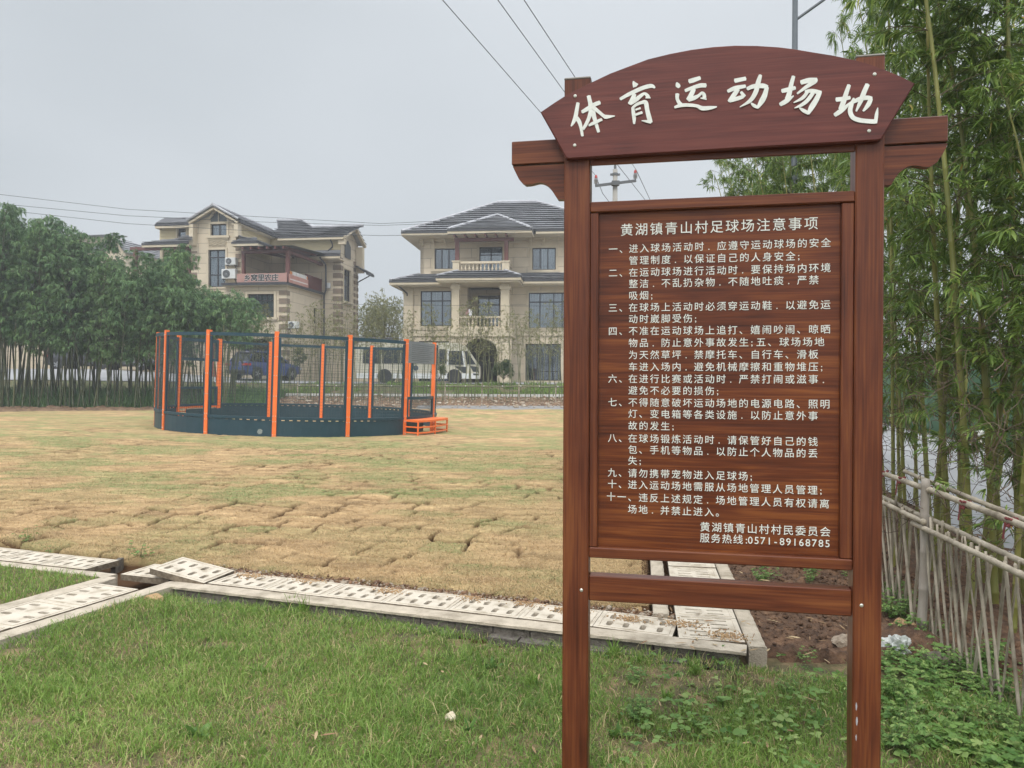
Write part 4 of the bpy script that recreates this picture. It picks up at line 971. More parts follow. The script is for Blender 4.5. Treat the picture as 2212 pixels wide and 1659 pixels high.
for (px, py, s, lb) in fixed:
    P = gp(px, py, .07); o = copy_tree(pw_[0]); put(o, P.x, P.y, .06, rnd.uniform(0, 6), s); tag(o, lb, 'weed')
k = 0
for (g_, px, py) in spots:
    P = gp(px, py, 0.0)
    if P.x > FX(P.y)+.25 and P.y > 3.9 and g_ != 'B': continue
    j = k % 4; o = pw_[j] if j not in us else copy_tree(pw_[j]); us.add(j); k += 1
    put(o, P.x, P.y, 0.0, rnd.uniform(0, 6.28), rnd.uniform(.5, 1.0)*(.7 if g_ == 'P' else .85))
    lb = {'F': 'leafy green weed at the foot of the bamboo fence right of the sign', 'B': 'leafy green weed on the dug soil seen between the sign rails', 'P': 'small leafy weed in the lawn under the notice board', 'J': 'leafy green weed against the fence just right of the sign post'}[g_]
    tag(o, lb, 'weed', {'F': 'weeds by the fence foot', 'B': 'weeds on the dug soil', 'P': 'weeds in the lawn under the board', 'J': 'weeds against the fence'}[g_])

# lawn grass (uncountable) ------------------------------------------------
def blades(name, x, y, z, h, w_, lean, mat_, vary, label, seed=1):
    g = np.random.default_rng(seed); n = len(x); a = g.uniform(0, 6.28, n); fa = g.uniform(0, 6.28, n)
    P = np.stack([x, y, z], 1); sd = np.stack([np.cos(fa), np.sin(fa), np.zeros(n)], 1)*(w_*.5)[:, None]
    ld = np.stack([np.cos(a), np.sin(a), np.zeros(n)], 1)*(lean*h)[:, None]; up = np.array([0, 0, 1.])
    m1 = P+ld*.35+up*(h*.55)[:, None]; tp = P+ld+up*(h*(1-.35*lean))[:, None]
    V = np.stack([P+sd, P-sd, m1+sd*.8, m1-sd*.8, tp], 1).reshape(-1, 3); k = (np.arange(n)*5)[:, None]
    o = npmesh(name, V, [k+np.array([[2, 3, 4]]), k+np.array([[0, 1, 3, 2]])], mat_, attr={'vary': np.repeat(vary, 5)}); return tag(o, label, 'grass', kind='stuff')
n = 330000
u = nr.random(n); y = 2.2+3.9*u**.85; x = (nr.random(n)*1.62-.78)*y*1.05
s, tt = dst(x, y); sb = (x-B0.x)*BN.x+(y-B0.y)*BN.y
ok = (tt < -.01) & (sb < -.01) & (x < 3.3) & ((s < SEND-.05) | (tt < -.05))
ok &= ~((x > 1.45) & (y > 4.30-.22*(x-1.5)))
dens = fbm(x*1.3, y*1.3, 4); bare = fbm(x*2.3+40, y*2.3+11, 4)
# bare earth patches
BP = [(gp(880, 1388, 0), .10, .05), (gp(470, 1398, 0), .22, .05), (gp(1400, 1610, 0), .16, .07), (gp(1330, 1400, 0), .05, .04), (gp(1000, 1545, 0), .05, .03), (gp(40, 1430, 0), .12, .04)]
bp = np.zeros(n)
for (c_, rx, ry) in BP: bp = np.maximum(bp, np.exp(-(((x-c_.x)/rx)**2+((y-c_.y)/ry)**2)))
keep = nr.random(n) < np.clip((dens-.18)*4.2, .45, 1)*(1-.93*bp)*np.clip(1.9-2.6*np.clip(bare-.60, 0, 1)*4, .35, 1)
ok &= keep; x, y, dens, bare, bp = x[ok], y[ok], dens[ok], bare[ok], bp[ok]; n = len(x)
h = nr.gamma(5, .0092, n)*(.55+1.0*dens)*(1-.4*bp); tuft = fbm(x*4+9, y*4, 3); h *= .65+1.3*np.clip(tuft-.35, 0, .6); w_ = nr.uniform(.0024, .0056, n)
straw = nr.random(n) < .14+.45*np.clip(bare-.45, 0, 1)*2+bp*.4
vary = np.where(straw, nr.uniform(.8, 1, n), np.clip(nr.beta(2.2, 2.5, n)*.72+(fbm(x*.9, y*.9, 3)-.5)*.5, 0, .76)); h = np.where(straw, h*.8, h)
blades('grass', x, y, lawnz(x, y)-.004, h, w_, nr.uniform(.25, 1.3, n), GRASSG, vary, 'green lawn grass with yellowed blades in front of the drain', 5)
# left lawn corner
n = 40000; x = nr.uniform(-6.5, -3.0, n); y = nr.uniform(4.6, 7.0, n); ok = in_left(x, y) & (y < 6.7); x, y = x[ok], y[ok]; n = len(x)
blades('grass', x, y, np.full(n, .085), nr.gamma(5, .0075, n), nr.uniform(.003, .006, n), nr.uniform(.2, 1.1, n), GRASSG, np.where(nr.random(n) < .08, .9, nr.beta(2, 2, n)*.7), 'green grass of the small lawn corner at the left edge', 6)
# dry turf nap
n = 330000; y = 5.0+13*nr.random(n)**1.9; x = (nr.random(n)*1.05-.75)*y; s, tt = dst(x, y); sr = (x-R0.x)*RN.x+(y-R0.y)*RN.y
hh, crk, gre, r2 = turf_fields(x, y); edge = T_SOD+(fbm(s*1.3+2, s*0+1, 3)-.5)*.22
ok = (tt > edge+.02) & (sr < -.17) & (crk < .25); x, y, hh, gre, r2 = x[ok], y[ok], hh[ok], gre[ok], r2[ok]; n = len(x)
vary = np.where(nr.random(n) < gre*.65, nr.uniform(0, .2, n), np.clip(nr.beta(2.6, 2, n)*.8+.25-(r2-.5)*.2, .25, 1))
blades('dry_grass', x, y, tz(x, y)+.070+hh*smooth(30, 12, y)+hh*.25, nr.gamma(4, .0048, n), nr.uniform(.002, .0042, n)*(1+y*.05), nr.uniform(.6, 2.0, n), GRASSD, vary, 'straw coloured dormant grass of the newly laid turf', 7)
# tall grass under the left grove, and grass on the verge
n = 70000; y = nr.uniform(34.9, 38.2, n); x = nr.uniform(-33, -11.5, n); 
blades('undergrowth', x, y, tz(x, y)+.0, nr.gamma(4, .11, n), nr.uniform(.012, .03, n), nr.uniform(.2, .9, n), LEAFD, nr.beta(2, 2, n), 'dark green grassy undergrowth beneath the left bamboo grove', 8)
n = 42000; x = nr.uniform(-16, 6, n); y = nr.uniform(38.95, 43.3, n); ok = (fbm(x*.8, y*.8+3, 4) > .58) | ((x > -5) & (fbm(x*.6, y*.9+3, 4) > .50)); x, y = x[ok], y[ok]; n = len(x)
blades('verge_grass', x, y, tz(x, y)+.02, nr.gamma(4, .04, n), nr.uniform(.02, .045, n), nr.uniform(.3, 1.2, n), GRASSG, nr.beta(2, 2.5, n)*.9, 'patchy green grass on the verge below the houses', 9)
# rubble on the bank
n = 1600; x = nr.uniform(-26, 5, n); y = nr.uniform(35.4, 37.9, n); sz = nr.gamma(1.5, .022, n)+.015
crumbs('rubble', np.stack([x, y, tz(x, y)+.10], 1), sz, pm('pale_rubble', (.30, .22, .15), (.48, .42, .34), 3, .95), 'stones and clods strewn on the brown earth bank behind the field', 'rubble')
# dead bamboo sheaths lying about
n = 160; g = nr; px = np.concatenate([g.uniform(1450, 1900, 100), g.uniform(1300, 1900, 35), g.uniform(500, 1200, 25)]); py = np.concatenate([g.uniform(1250, 1460, 100), g.uniform(1420, 1655, 35), g.uniform(1400, 1650, 25)])
P = np.array([list(gp(a, b, 0)) for a, b in zip(px, py)]); P[:, 2] = .022+g.uniform(0, .02, n)
an = g.uniform(0, 6.28, n); D = np.stack([np.cos(an), np.sin(an), g.uniform(-.05, .25, n)], 1); s, tt = dst(P[:, 0], P[:, 1]); inm = (tt > -.03) & (tt < .7) & (s < SEND+.5); P[:, 2] = np.where(inm, ZC+.008, P[:, 2]+.02*(P[:, 0] > 1.5)*(P[:, 1] > 4.3))
V, T, Q = leaf_arrays(P, D, g.uniform(.03, .10, n), g.uniform(.006, .016, n), np.full(n, .05), seed=3)
o = npmesh('fallen_leaves', V, [T, Q], leaf_mat('straw_sheath', [(0, (.22, .12, .06)), (1, (.50, .38, .22))], .1, .8), attr={'vary': np.repeat(g.random(n), 6)}); tag(o, 'pale dead bamboo sheaths and leaves scattered on soil and lawn', 'fallen leaves', kind='stuff')
# dry vines tangled over the fence and bamboo
vn = MB(); g = np.random.default_rng(5)
for q in range(560):
    yb = g.uniform(3.9, 8.4); xb = FX(yb)+g.uniform(.02, .75); zb_ = g.uniform(.35, 2.1); p = np.array([xb, yb, zb_]); d = unit(g.normal(0, 1, 3)); pts = [p]
    for s_ in range(g.integers(5, 13)): d = unit(d+g.normal(0, .5, 3)); p = p+d*.055; pts.append(p)
    vn.tube(pts, .0022, 3, cap=False)
    if q % 2: vn.lathe([(.001, -.007), (.008, 0), (.001, .007)], tuple(pts[-1]), 5)
o = vn.build('dry_vines', pm('dry_vine', (.07, .045, .03), (.14, .10, .07), 9, .9)); tag(o, 'tangle of dry dark vines with seed heads climbing over the right fence', 'vine', kind='stuff')
# taller grass tufts and rosette weeds here and there
def tuft(seed, nb, hh, w_, curl, mat_):
    g = np.random.default_rng(seed); o = bpy.data.objects.new('grass_tuft', None); COL.objects.link(o); m = MB()
    Lp = np.stack([g.normal(0, .012, nb), g.normal(0, .012, nb), np.zeros(nb)], 1); a = g.uniform(0, 6.28, nb); t_ = g.uniform(.15, curl, nb)
    D = unit(np.stack([np.cos(a)*t_, np.sin(a)*t_, np.ones(nb)], 1)); V, T, Q = leaf_arrays(Lp, D, hh*g.uniform(.5, 1.1, nb), np.full(nb, w_), g.uniform(.05, .6, nb), seed=seed)
    npmesh('blades', V, [T, Q], mat_, o, {'vary': np.repeat(np.clip(g.beta(2, 3, nb)*.9, 0, 1), 6)}); return o
tp = [tuft(701, 70, .15, .005, .8, GRASSG), tuft(702, 46, .11, .006, 1.3, GRASSG), tuft(703, 13, .085, .026, 2.0, WEEDL)]
TS = [(630, 1322, 0), (655, 1330, 0), (1325, 1425, 0), (1380, 1440, 1), (1060, 1440, 2), (1440, 1512, 1), (1000, 1502, 1), (170, 1560, 1), (420, 1590, 2), (1010, 1585, 2), (1690, 1575, 2), (1765, 1560, 2), (1840, 1500, 1), (1985, 1600, 1), (2080, 1560, 0), (2150, 1620, 1), (1330, 1585, 2), (760, 1330, 1), (1500, 1470, 0), (560, 1460, 1), (860, 1600, 1), (1150, 1480, 0)]
us = set()
for q, (px, py, j) in enumerate(TS):
    P = gp(px, py, 0); o = tp[j] if j not in us else copy_tree(tp[j]); us.add(j); put(o, P.x, P.y, lawnz(P.x, P.y)-.004, rnd.uniform(0, 6), rnd.uniform(.8, 1.25))
    tag(o, ['tall dark green grass tuft standing above the lawn', 'loose spreading grass tuft in the lawn', 'flat rosette of broad pale leaves in the lawn'][j], ['grass tuft', 'grass tuft', 'weed'][j], ['tall tufts in the lawn', 'loose tufts in the lawn', 'leaf rosettes in the lawn'][j])
    if j == 2: o.name = 'weed'
# broad-leaved ground cover below the fence and under the board
n = 3600; px = np.concatenate([nr.uniform(1905, 2260, 2900), nr.uniform(1290, 1900, 700)]); py = np.concatenate([nr.uniform(1400, 1700, 2900), nr.uniform(1440, 1690, 700)])
P = np.array([list(gp(a, b_, 0)) for a, b_ in zip(px, py)]); k = (nr.random(n) < np.clip((fbm(P[:, 0]*2.4, P[:, 1]*2.4+7, 3)-.44)*6, .04, 1)); P = P[k]; n = len(P); P[:, 2] = .012+nr.gamma(2, .014, n)
an = nr.uniform(0, 6.28, n); P = np.repeat(P, 3, 0); an = (np.repeat(an, 3)+np.tile([0, 2.1, 4.2], n)); D = unit(np.stack([np.cos(an), np.sin(an), nr.uniform(-.1, .35, 3*n)], 1)); ln = np.repeat(nr.gamma(5, .0040, n)+.004, 3)
V, T, Q = leaf_arrays(P, D, ln, ln*.75, np.full(3*n, .15), seed=12)
o = npmesh('ground_cover', V, [T, Q], WEEDL, attr={'vary': np.repeat(np.clip(nr.beta(2, 2, n), 0, 1), 18)}); tag(o, 'small three-leaved green ground cover spreading between the sign posts and fence foot', 'ground cover', kind='stuff')
# trees and shrubs behind -------------------------------------------------
def tree(name, x, y, z, hgt, rad, n_l, ls, seed, label, cat, group=None, lmat=TREEL, lobes=26, trunk=True):
    g = np.random.default_rng(seed); root = empty(name, (x, y, z), 0, label, cat, group); tr_ = MB(); Lp = []; 
    cz = hgt*.62
    if trunk: tr_.tube([(0, 0, -.2), (.05, 0, hgt*.3), (0, .05, hgt*.75)], [rad*.07, rad*.05, rad*.02], 7)
    Cs = []
    for q in range(lobes):
        a = g.uniform(0, 6.28); el = g.uniform(-.6, 1.3); rr_ = g.uniform(.35, .9); c_ = np.array([math.cos(a)*math.cos(el)*rad*rr_, math.sin(a)*math.cos(el)*rad*rr_, cz+math.sin(el)*hgt*.36*rr_]); Cs.append(c_)
        tr_.tube([(0, 0, hgt*.25), tuple(c_*.55+np.array([0, 0, hgt*.1])), tuple(c_)], [rad*.03, rad*.018, .01], 4, cap=False)
    Cs = np.array(Cs); k = g.integers(0, lobes, n_l); dirs = unit(g.normal(0, 1, (n_l, 3))); P = Cs[k]+dirs*(rad*.30*g.uniform(.35, 1, n_l)**.6)[:, None]
    D = unit(dirs+g.normal(0, .6, (n_l, 3))); V, T, Q = leaf_arrays(P, D, ls*g.uniform(.6, 1.3, n_l), ls*.42*g.uniform(.7, 1.2, n_l), np.full(n_l, .2), seed=seed)
    tr_.build('trunk', TWIG, root); npmesh('crown', V, [T, Q], lmat, root, {'vary': np.repeat(np.clip(g.beta(2, 2, n_l)*.7+.3*g.random(lobes)[k], 0, 1), 6)}); return root
P = at(830, 700, 62); tree('tree', P.x, 62, 1.5, 7.0, 2.6, 6200, .22, 31, 'misty green tree standing between the two houses, nearer the right house', 'tree', lmat=LEAFO)
P = at(775, 700, 66); tree('tree', P.x, 66, 1.5, 4.2, 2.0, 3000, .26, 32, 'lower pale tree in the gap between the houses, beside the left house', 'tree', lmat=LEAFO)
for q, (px, Y_, h_, lb) in enumerate([(-60, 60, 8.5, 'leftmost'), (30, 63, 8.0, 'second from left'), (120, 61, 7.4, 'third from left'), (330, 66, 7.0, 'fourth from left')]):
    P = at(px, 700, Y_); tree('tree', P.x, Y_, 1.8, h_, 3.8, 4200, .34, 50+q, 'dark broad tree seen through the stems of the left bamboo grove, '+lb, 'tree')
P = at(255, 600, 60); tree('tree', P.x, 60, 2, 11.6, 1.0, 500, .3, 33, 'thin tree top rising in front of the grey roofs behind the left grove', 'tree', lobes=12)
P = at(1478/1.0*0+ (1300+1510*.4521)/1.8228, 800, 42.6); tree('shrub', P.x, 42.6, tzf(P.x, 42.6), 1.55, .72, 2300, .13, 34, 'rounded green shrub on the verge before the arched entrance', 'shrub', lobes=16, trunk=False)
P = at((1300+950*.4521)/1.8228, 800, 42.4); tree('shrub', P.x, 42.4, tzf(P.x, 42.4), 1.6, .5, 900, .12, 35, 'narrow green shrub beside the bus just right of the cage', 'shrub', lobes=10, trunk=False)
P = at((500+1160*.5877)/1.8228, 800, 42.3); tree('shrub', P.x, 42.3, tzf(P.x, 42.3), 2.6, .45, 800, .13, 36, 'slim bright green sapling between the blue car and the bus', 'sapling', lobes=9, trunk=False)
# ================================================================ right bamboo fence
def bampole(mb, p, q, r0, n=8, node=.22, jit=.0):
    p = Vector(p); q = Vector(q); ln = (q-p).length; d = (q-p)/ln; pts = []; rs = []; s_ = 0
    while s_ < ln:
        o_ = Vector((rnd.gauss(0, jit), rnd.gauss(0, jit), 0)); pts += [p+d*s_+o_, p+d*min(s_+.010, ln)+o_, p+d*min(s_+.022, ln)+o_]; rs += [r0, r0*1.13, r0*.97]; s_ += node*rnd.uniform(.85, 1.15)
    pts.append(q); rs.append(r0*.95); mb.tube(pts, rs, n)
FXs = lambda y: 2.55+(y-4.59)*.172
fe = empty('bamboo_fence', (FXs(4.59), 4.59, 0), 0, 'weathered grey bamboo lattice fence running along the right side behind the sign post', 'fence')
def FP(y, z, off=0.0): return Vector((FXs(y)-FXs(4.59)+off, y-4.59, z))
for yb, tw in ((4.59, .0), (2.75, .0), (6.9, .02), (9.3, 0), (11.6, 0)):
    mb = MB(); bampole(mb, FP(yb, -.1, -.03), FP(yb, 1.0, -.015), .0235 if yb != 4.59 else .026, 12, .21, .002); mb.build('post', GREYB, fe, smooth=True)
for (z, off, r_) in ((.93, .0, .0185), (.715, -.038, .017), (.735, .03, .016)):
    mb = MB()
    for y0, y1 in ((2.5, 4.75), (4.55, 7.2), (7.0, 9.6), (9.4, 13.5)): bampole(mb, FP(y0, z+rnd.gauss(0, .012)+(.012 if y0 < 4.5 else 0), off), FP(y1, z+rnd.gauss(0, .012), off+.004), r_, 8, .3, .0015)
    mb.build('rail', DRYB, fe, smooth=True)
mb = MB(); bampole(mb, FP(5.4, .95, .14), FP(2.6, .86, .22), .015, 8, .26, .003); mb.build('rail', DRYB, fe, smooth=True)
la = MB(); y = 2.3
while y < 13:
    for (dy, off) in ((-.20, -.012), (.16, .010)):
        if rnd.random() < .2: continue
        y0 = y+rnd.gauss(0, .012); b0 = FP(y0, -.05, off+rnd.gauss(0, .004)); e0 = FP(y0-dy*(1+rnd.gauss(0, .18)), .755+rnd.gauss(0, .02), off)
        bampole(la, b0, e0, rnd.uniform(.005, .011), 5, .16, .001)
    y += .092
la.build('lattice', DRYB, fe, smooth=True)
REDT = pm('faded_red_tie', (.20, .035, .035), (.12, .03, .03), 20, .8)
for yb in (4.60, 4.05, 5.05, 3.55, 5.4):
    tb = MB(); c_ = FP(yb, .93, 0)
    for q in range(7):
        a = q*.9; tb.bar(c_+Vector((-.022, rnd.uniform(-.02, .02), -.02)), c_+Vector((.02, rnd.uniform(-.02, .02), .024)), .004, .010)
        tb.bar(c_+Vector((.022, rnd.uniform(-.03, .03), -.02)), c_+Vector((-.02, rnd.uniform(-.03, .03), .022)), .004, .010)
    tb.bar(c_+Vector((-.025, .01, 0)), c_+Vector((-.03, .02, -.06-rnd.random()*.04)), .003, .012); tb.build('tie', REDT, fe)
# back bamboo fence before the houses
P0 = at(640, 850, 36.4); P1 = at(1235, 850, 36.4)
bf = empty('bamboo_fence', (0, 36.6, 0), 0, 'thin yellowish bamboo picket fence on the earth bank before the houses', 'fence')
n_ = int((P1.x-P0.x)/.30); 
def zf(x): return tzf(x, 36.6)
for i in range(0, n_, 6):
    x = P0.x+.30*i; MB().tube([(x, 0, zf(x)-.1), (x+.01, 0, zf(x)+1.02)], .032, 6).build('post', DRYB, bf)
pk = MB()
for i in range(n_*2):
    x = P0.x+.15*i; pk.tube([(x, .02, zf(x)-.05), (x+rnd.gauss(0, .03), .02, zf(x)+.92+rnd.gauss(0, .04))], .012, 4)
pk.build('pickets', CULMO, bf)
rl = MB()
for (h_, o_) in ((.86, -.03), (.83, .05)): rl.tube([(P0.x+j, o_, zf(P0.x+j)+h_+rnd.gauss(0, .01)) for j in np.arange(0, P1.x-P0.x, 1.0)], .022, 5)
rl.build('rail', CULMO, bf)
bt = MB()
for j in np.arange(0, P1.x-P0.x, .9): bt.lathe([(.01, -.03), (.035, 0), (.01, .03)], (P0.x+j+.1, -.05, zf(P0.x+j)+.86), 5)
bt.build('tie', pm('white_cord', (.6, .6, .58)), bf)

# ================================================================ the round games cage
CC = Vector((-6.791, 24.226, 0.0)); CR = 4.29; CH = 2.84; SK = .50
cage = empty('sports_cage', tuple(CC), 0, 'round wire mesh sports cage with orange posts and dark blue panels standing on the turf', 'sports cage')
cage.rotation_euler = (R(.25), R(1.7), 0); cage.location.z = .02
A0 = -6.7; STEP = 360/14
def cp(a, r_, z): return Vector((r_*math.cos(R(a)), r_*math.sin(R(a)), z))
def arcbox(mb, a0, a1, r0, r1, z0, z1, n=6):
    ps = [a0+(a1-a0)*i/n for i in range(n+1)]; base = len(mb.v)
    for a in ps: mb.v += [tuple(cp(a, r0, z0)), tuple(cp(a, r1, z0)), tuple(cp(a, r1, z1)), tuple(cp(a, r0, z1))]
    for i in range(n):
        for k in range(4): mb.f.append((base+i*4+k, base+i*4+(k+1) % 4, base+(i+1)*4+(k+1) % 4, base+(i+1)*4+k))
    mb.f.append((base, base+1, base+2, base+3)); mb.f.append(tuple(base+n*4+k for k in (3, 2, 1, 0)))
def radial(mb, a, w_, r0, r1, z0, z1):
    """upright box centred on angle a"""
    c_, s_ = math.cos(R(a)), math.sin(R(a)); t_ = (-s_, c_)
    q = [(c_*rr_+t_[0]*k, s_*rr_+t_[1]*k) for rr_, k in ((r0, -w_/2), (r1, -w_/2), (r1, w_/2), (r0, w_/2))]; mb.slab(q, z0, z1)
GATES = {13: 'right', 6: 'left'}              # bays with an entrance: between post i and i+1
for i in range(14):
    a = A0+STEP*i; pm_ = MB(); radial(pm_, a, .108, CR-.055, CR+.05, -.20, CH+.03); po = pm_.build('post', ORANGE, cage)
    bo_ = MB()
    for sgn in (-1, 1):
        for z in (.12, .47, .62, 1.15, 1.7, 2.2, CH-.1): p = cp(a+sgn*.45, CR+.05, z); bo_.lathe([(.002, -.008), (.014, -.006), (.016, 0), (.004, .012)], tuple(p), 6)
    bo_.build('bolts', METALDOT, po)
for i in range(14):
    g_ = GATES.get(i); a0 = A0+STEP*i+.72; a1 = a0+STEP-1.44
    if g_ is None:
        fr = MB(); arcbox(fr, a0, a1, CR-.03, CR+.03, CH-.12, CH-.03); arcbox(fr, a0, a0+.8, CR-.03, CR+.028, SK, CH-.13, 1); arcbox(fr, a1-.8, a1, CR-.03, CR+.028, SK, CH-.13, 1)
        arcbox(fr, a0, a1, CR-.035, CR+.045, SK+.02, SK+.09); fr.build('panel_frame', NAVY, cage)
        sk = MB(); arcbox(sk, a0, a1, CR-.005, CR+.02, -.25, SK-.004, 8)
        for q in range(9):
            aa = a0+(a1-a0)*(q+.03)/9; ab = a0+(a1-a0)*(q+.60)/9; arcbox(sk, aa, ab, CR-.003, CR+.016, SK-.036, SK+.022, 1)
        sk.build('skirt_panel', NAVY, cage)
        wm = MB(); nv = 21
        for q in range(1, nv): aa = a0+1.25+(a1-a0-2.5)*q/nv; p = cp(aa, CR, SK+.09); wm.bar(p, p+Vector((0, 0, CH-.13-SK-.09)), .0045, .0045)
        for q in range(1, 25):
            z = SK+.09+(CH-.22-SK)*q/25; pp = [cp(a0+1.25+(a1-a0-2.5)*k/3, CR+.006, z) for k in range(4)]
            for k in range(3): wm.bar(pp[k], pp[k+1], .0045, .0045)
        wm.build('wire_mesh', WIRE, cage)
    else:
        # entrance bay: board on top, waist bar, short mesh gate, orange step outside
        if g_ == 'right':
            b_ = MB(); arcbox(b_, a0, a1, CR+.01, CR+.025, CH-.66, CH-.02, 6); pl = b_.build('rules_plate', STEEL, cage)
            tl = MB()                                          # engraved lines of small print
            for q in range(9):
                z = CH-.13-.058*q; s_ = a0+2.5; 
                while s_ < a1-3-(q % 3)*2.4: arcbox(tl, s_, s_+.5, CR+.026, CR+.028, z, z+.018, 1); s_ += .8
            tl.build('small_print', pm('plate_print', (.10, .105, .11)), pl)
        else:
            fr = MB(); arcbox(fr, a0, a1, CR-.03, CR+.03, CH-.13, CH-.02); arcbox(fr, a0, a1, CR-.03, CR+.03, CH-.78, CH-.68); arcbox(fr, a0, a0+1.2, CR-.03, CR+.03, CH-.68, CH-.13, 1); arcbox(fr, a1-1.2, a1, CR-.03, CR+.03, CH-.68, CH-.13, 1)
            fr.build('panel_frame', NAVY, cage); wm = MB()
            for q in range(1, 44): p = cp(a0+(a1-a0)*q/44, CR, CH-.68); wm.bar(p, p+Vector((0, 0, .55)), .008, .008)
            for q in range(1, 14): arcbox(wm, a0, a1, CR+.003, CR+.009, CH-.68+.55*q/14, CH-.672+.55*q/14, 3)
            wm.build('wire_mesh', WIRE, cage)
        fr = MB(); arcbox(fr, a0, a1, CR-.03, CR+.03, SK+.60, SK+.68); arcbox(fr, a0, a1, CR-.03, CR+.03, SK+.02, SK+.10); arcbox(fr, a0, a0+1.2, CR-.03, CR+.03, SK+.10, SK+.60, 1); arcbox(fr, a1-1.2, a1, CR-.03, CR+.03, SK+.10, SK+.60, 1); fr.build('panel_frame', NAVY, cage)
        wm = MB()
        for q in range(1, 27): p = cp(a0+(a1-a0)*q/27, CR, SK+.10); wm.bar(p, p+Vector((0, 0, .50)), .0065, .0065)
        for q in range(1, 10): arcbox(wm, a0, a1, CR+.003, CR+.009, SK+.10+.05*q, SK+.107+.05*q, 3)
        wm.build('wire_mesh', WIRE, cage)
        sk = MB(); arcbox(sk, a0, a1, CR-.3, CR-.27, -.25, SK-.06, 6); sk.build('skirt_panel', NAVY, cage)
        RO = CR+.52; st = MB(); arcbox(st, a0-.2, a1+.2, CR-.02, RO, SK-.04, SK+.02, 8); stp = st.build('step', ORANGE, cage)
        rl_ = MB()
        for z in (-.02, .145, .31): rl_.tube([cp(a0+(a1-a0)*q/8, RO-.03, z) for q in range(9)], .024, 6)
        for aa in (a0, (a0+a1)/2-1, a1): rl_.tube([cp(aa, RO-.03, -.06), cp(aa, RO-.03, SK-.02)], .028, 6)
        for aa in (a0, a1):
            for z in (-.02, .145, .31): rl_.tube([cp(aa, RO-.03, z), cp(aa, CR, z)], .022, 6)
        rl_.build('step_rail', ORANGE, stp)
# scuff on a front skirt panel
u_ = MB(); pts = []
for k in range(14): t_ = 2*math.pi*k/14; q_ = .72+.28*rnd.random(); pts.append(tuple(cp(-90.0+math.cos(t_)*1.15*q_+1.2, CR+.0225, .20+math.sin(t_)*.075*q_)))
u_.quad(*pts); u_.build('scuff_mark', pm('pale_scuff', (.16, .20, .20), (.30, .32, .30), 40, .8), cage)
# ================================================================ poles, wires, cone, hoarding
PB = at(1327, 800, 28.0); up_ = empty('utility_pole', (PB.x, 28, 0), 0, 'grey concrete utility pole with crossarm seen through the opening of the notice board', 'utility pole')
def lz(px, py, Y=28.0): q = at(px, py, Y); return q.x-PB.x, q.z
zt = lz(1330, 366)[1]
MB().tube([(0, 0, -.3), (0, 0, zt)], [.15, .085], 14).build('shaft', pm('pole_concrete', (.27, .25, .22), (.36, .345, .31), 5, .85, (1, 1, .2)), up_, smooth=True)
MB().lathe([(.05, 0), (.045, .25), (.02, .3)], (0, 0, zt), 8).lathe([(.11, -.22), (.11, -.14)], (0, 0, zt), 10).box(-.18, .18, -.05, .05, zt-.22, zt-.16).build('pole_cap', pm('grey_iron', (.12, .125, .13)), up_)
xa, za = lz(1285, 403); xb_, zb__ = lz(1373, 392)
MB().bar((xa, -.11, za), (xb_, -.11, zb__), .07, .09).bar((-.14, -.1, (za+zb__)/2), (.14, -.1, (za+zb__)/2), .2, .16).build('crossarm', pm('dark_iron', (.09, .095, .10)), up_)
for (x_, z_) in ((xa+.03, za), (xb_-.03, zb__)):
    ins = MB().lathe([(.03, .04), (.03, .09), (.085, .10), (.04, .13), (.085, .15), (.04, .18), (.085, .20), (.04, .23), (.075, .25), (.03, .28)], (x_, -.11, z_), 10).build('insulator', pm('grey_porcelain', (.30, .29, .29)), up_)
    MB().lathe([(.05, 0), (.055, .05), (.04, .09), (.03, .12)], (x_, -.11, z_+.28), 8).build('insulator_cap', pm('red_cap', (.42, .05, .04)), ins)
CABLE = pm('black_cable', (.022, .023, .025), None, 3, .6)
def wire(pts, label, r_=.010, sag=.0, group='overhead wires'):
    P_ = []
    for a, c_ in zip(pts[:-1], pts[1:]):
        for k in range(16): t_ = k/16; q = Vector(a).lerp(Vector(c_), t_); q.z -= sag*4*t_*(1-t_); P_.append(q)
    P_.append(Vector(pts[-1])); o = MB().tube(P_, r_, 5).build('overhead_wire', CABLE); return tag(o, label, 'wire')
IL = Vector((PB.x+xa, 27.89, za+.40)); IR = Vector((PB.x+xb_, 27.89, zb__+.40)); IT = Vector((PB.x, 28, zt+.28))
def ext(p, px, py, Y):      # wire passes the pole head and comes forward over us
    q = at(px, py, Y); return q
wire([IL, ext(IL, 823, -153, 12), ext(IL, 560, -470, 8)], 'overhead wire leftmost of the three running down to the utility pole', .0085)
wire([IT, ext(IT, 967, -150, 12), ext(IT, 740, -470, 8)], 'overhead wire in the middle of the three running down to the utility pole', .0085)
wire([IR, ext(IR, 1030, -155, 12), ext(IR, 860, -430, 8)], 'overhead wire rightmost of the three running down to the utility pole', .0085)
wire([IL, at(1302, 418, 34), at(1440, 600, 60)], 'overhead wire leaving the left insulator beyond the utility pole', .013)
wire([IT, at(1400, 440, 40), at(1500, 590, 70)], 'overhead wire leaving the pole head beyond the utility pole', .013)
wire([IR, at(1404, 431, 38), at(1500, 600, 70)], 'overhead wire leaving the right insulator beyond the utility pole', .013)
wire([at(-300, 392, 42), at(0, 420, 42), at(274, 452, 42), at(823, 483, 42), at(1300, 462, 42)], 'topmost of the three long wires crossing in front of the left house', .012)
wire([at(-300, 412, 41.5), at(30, 443, 41.5), at(274, 466, 41.5), at(600, 481, 41.5), at(823, 487, 41.5), at(1300, 470, 41.5)], 'middle of the three long wires crossing in front of the left house', .012)
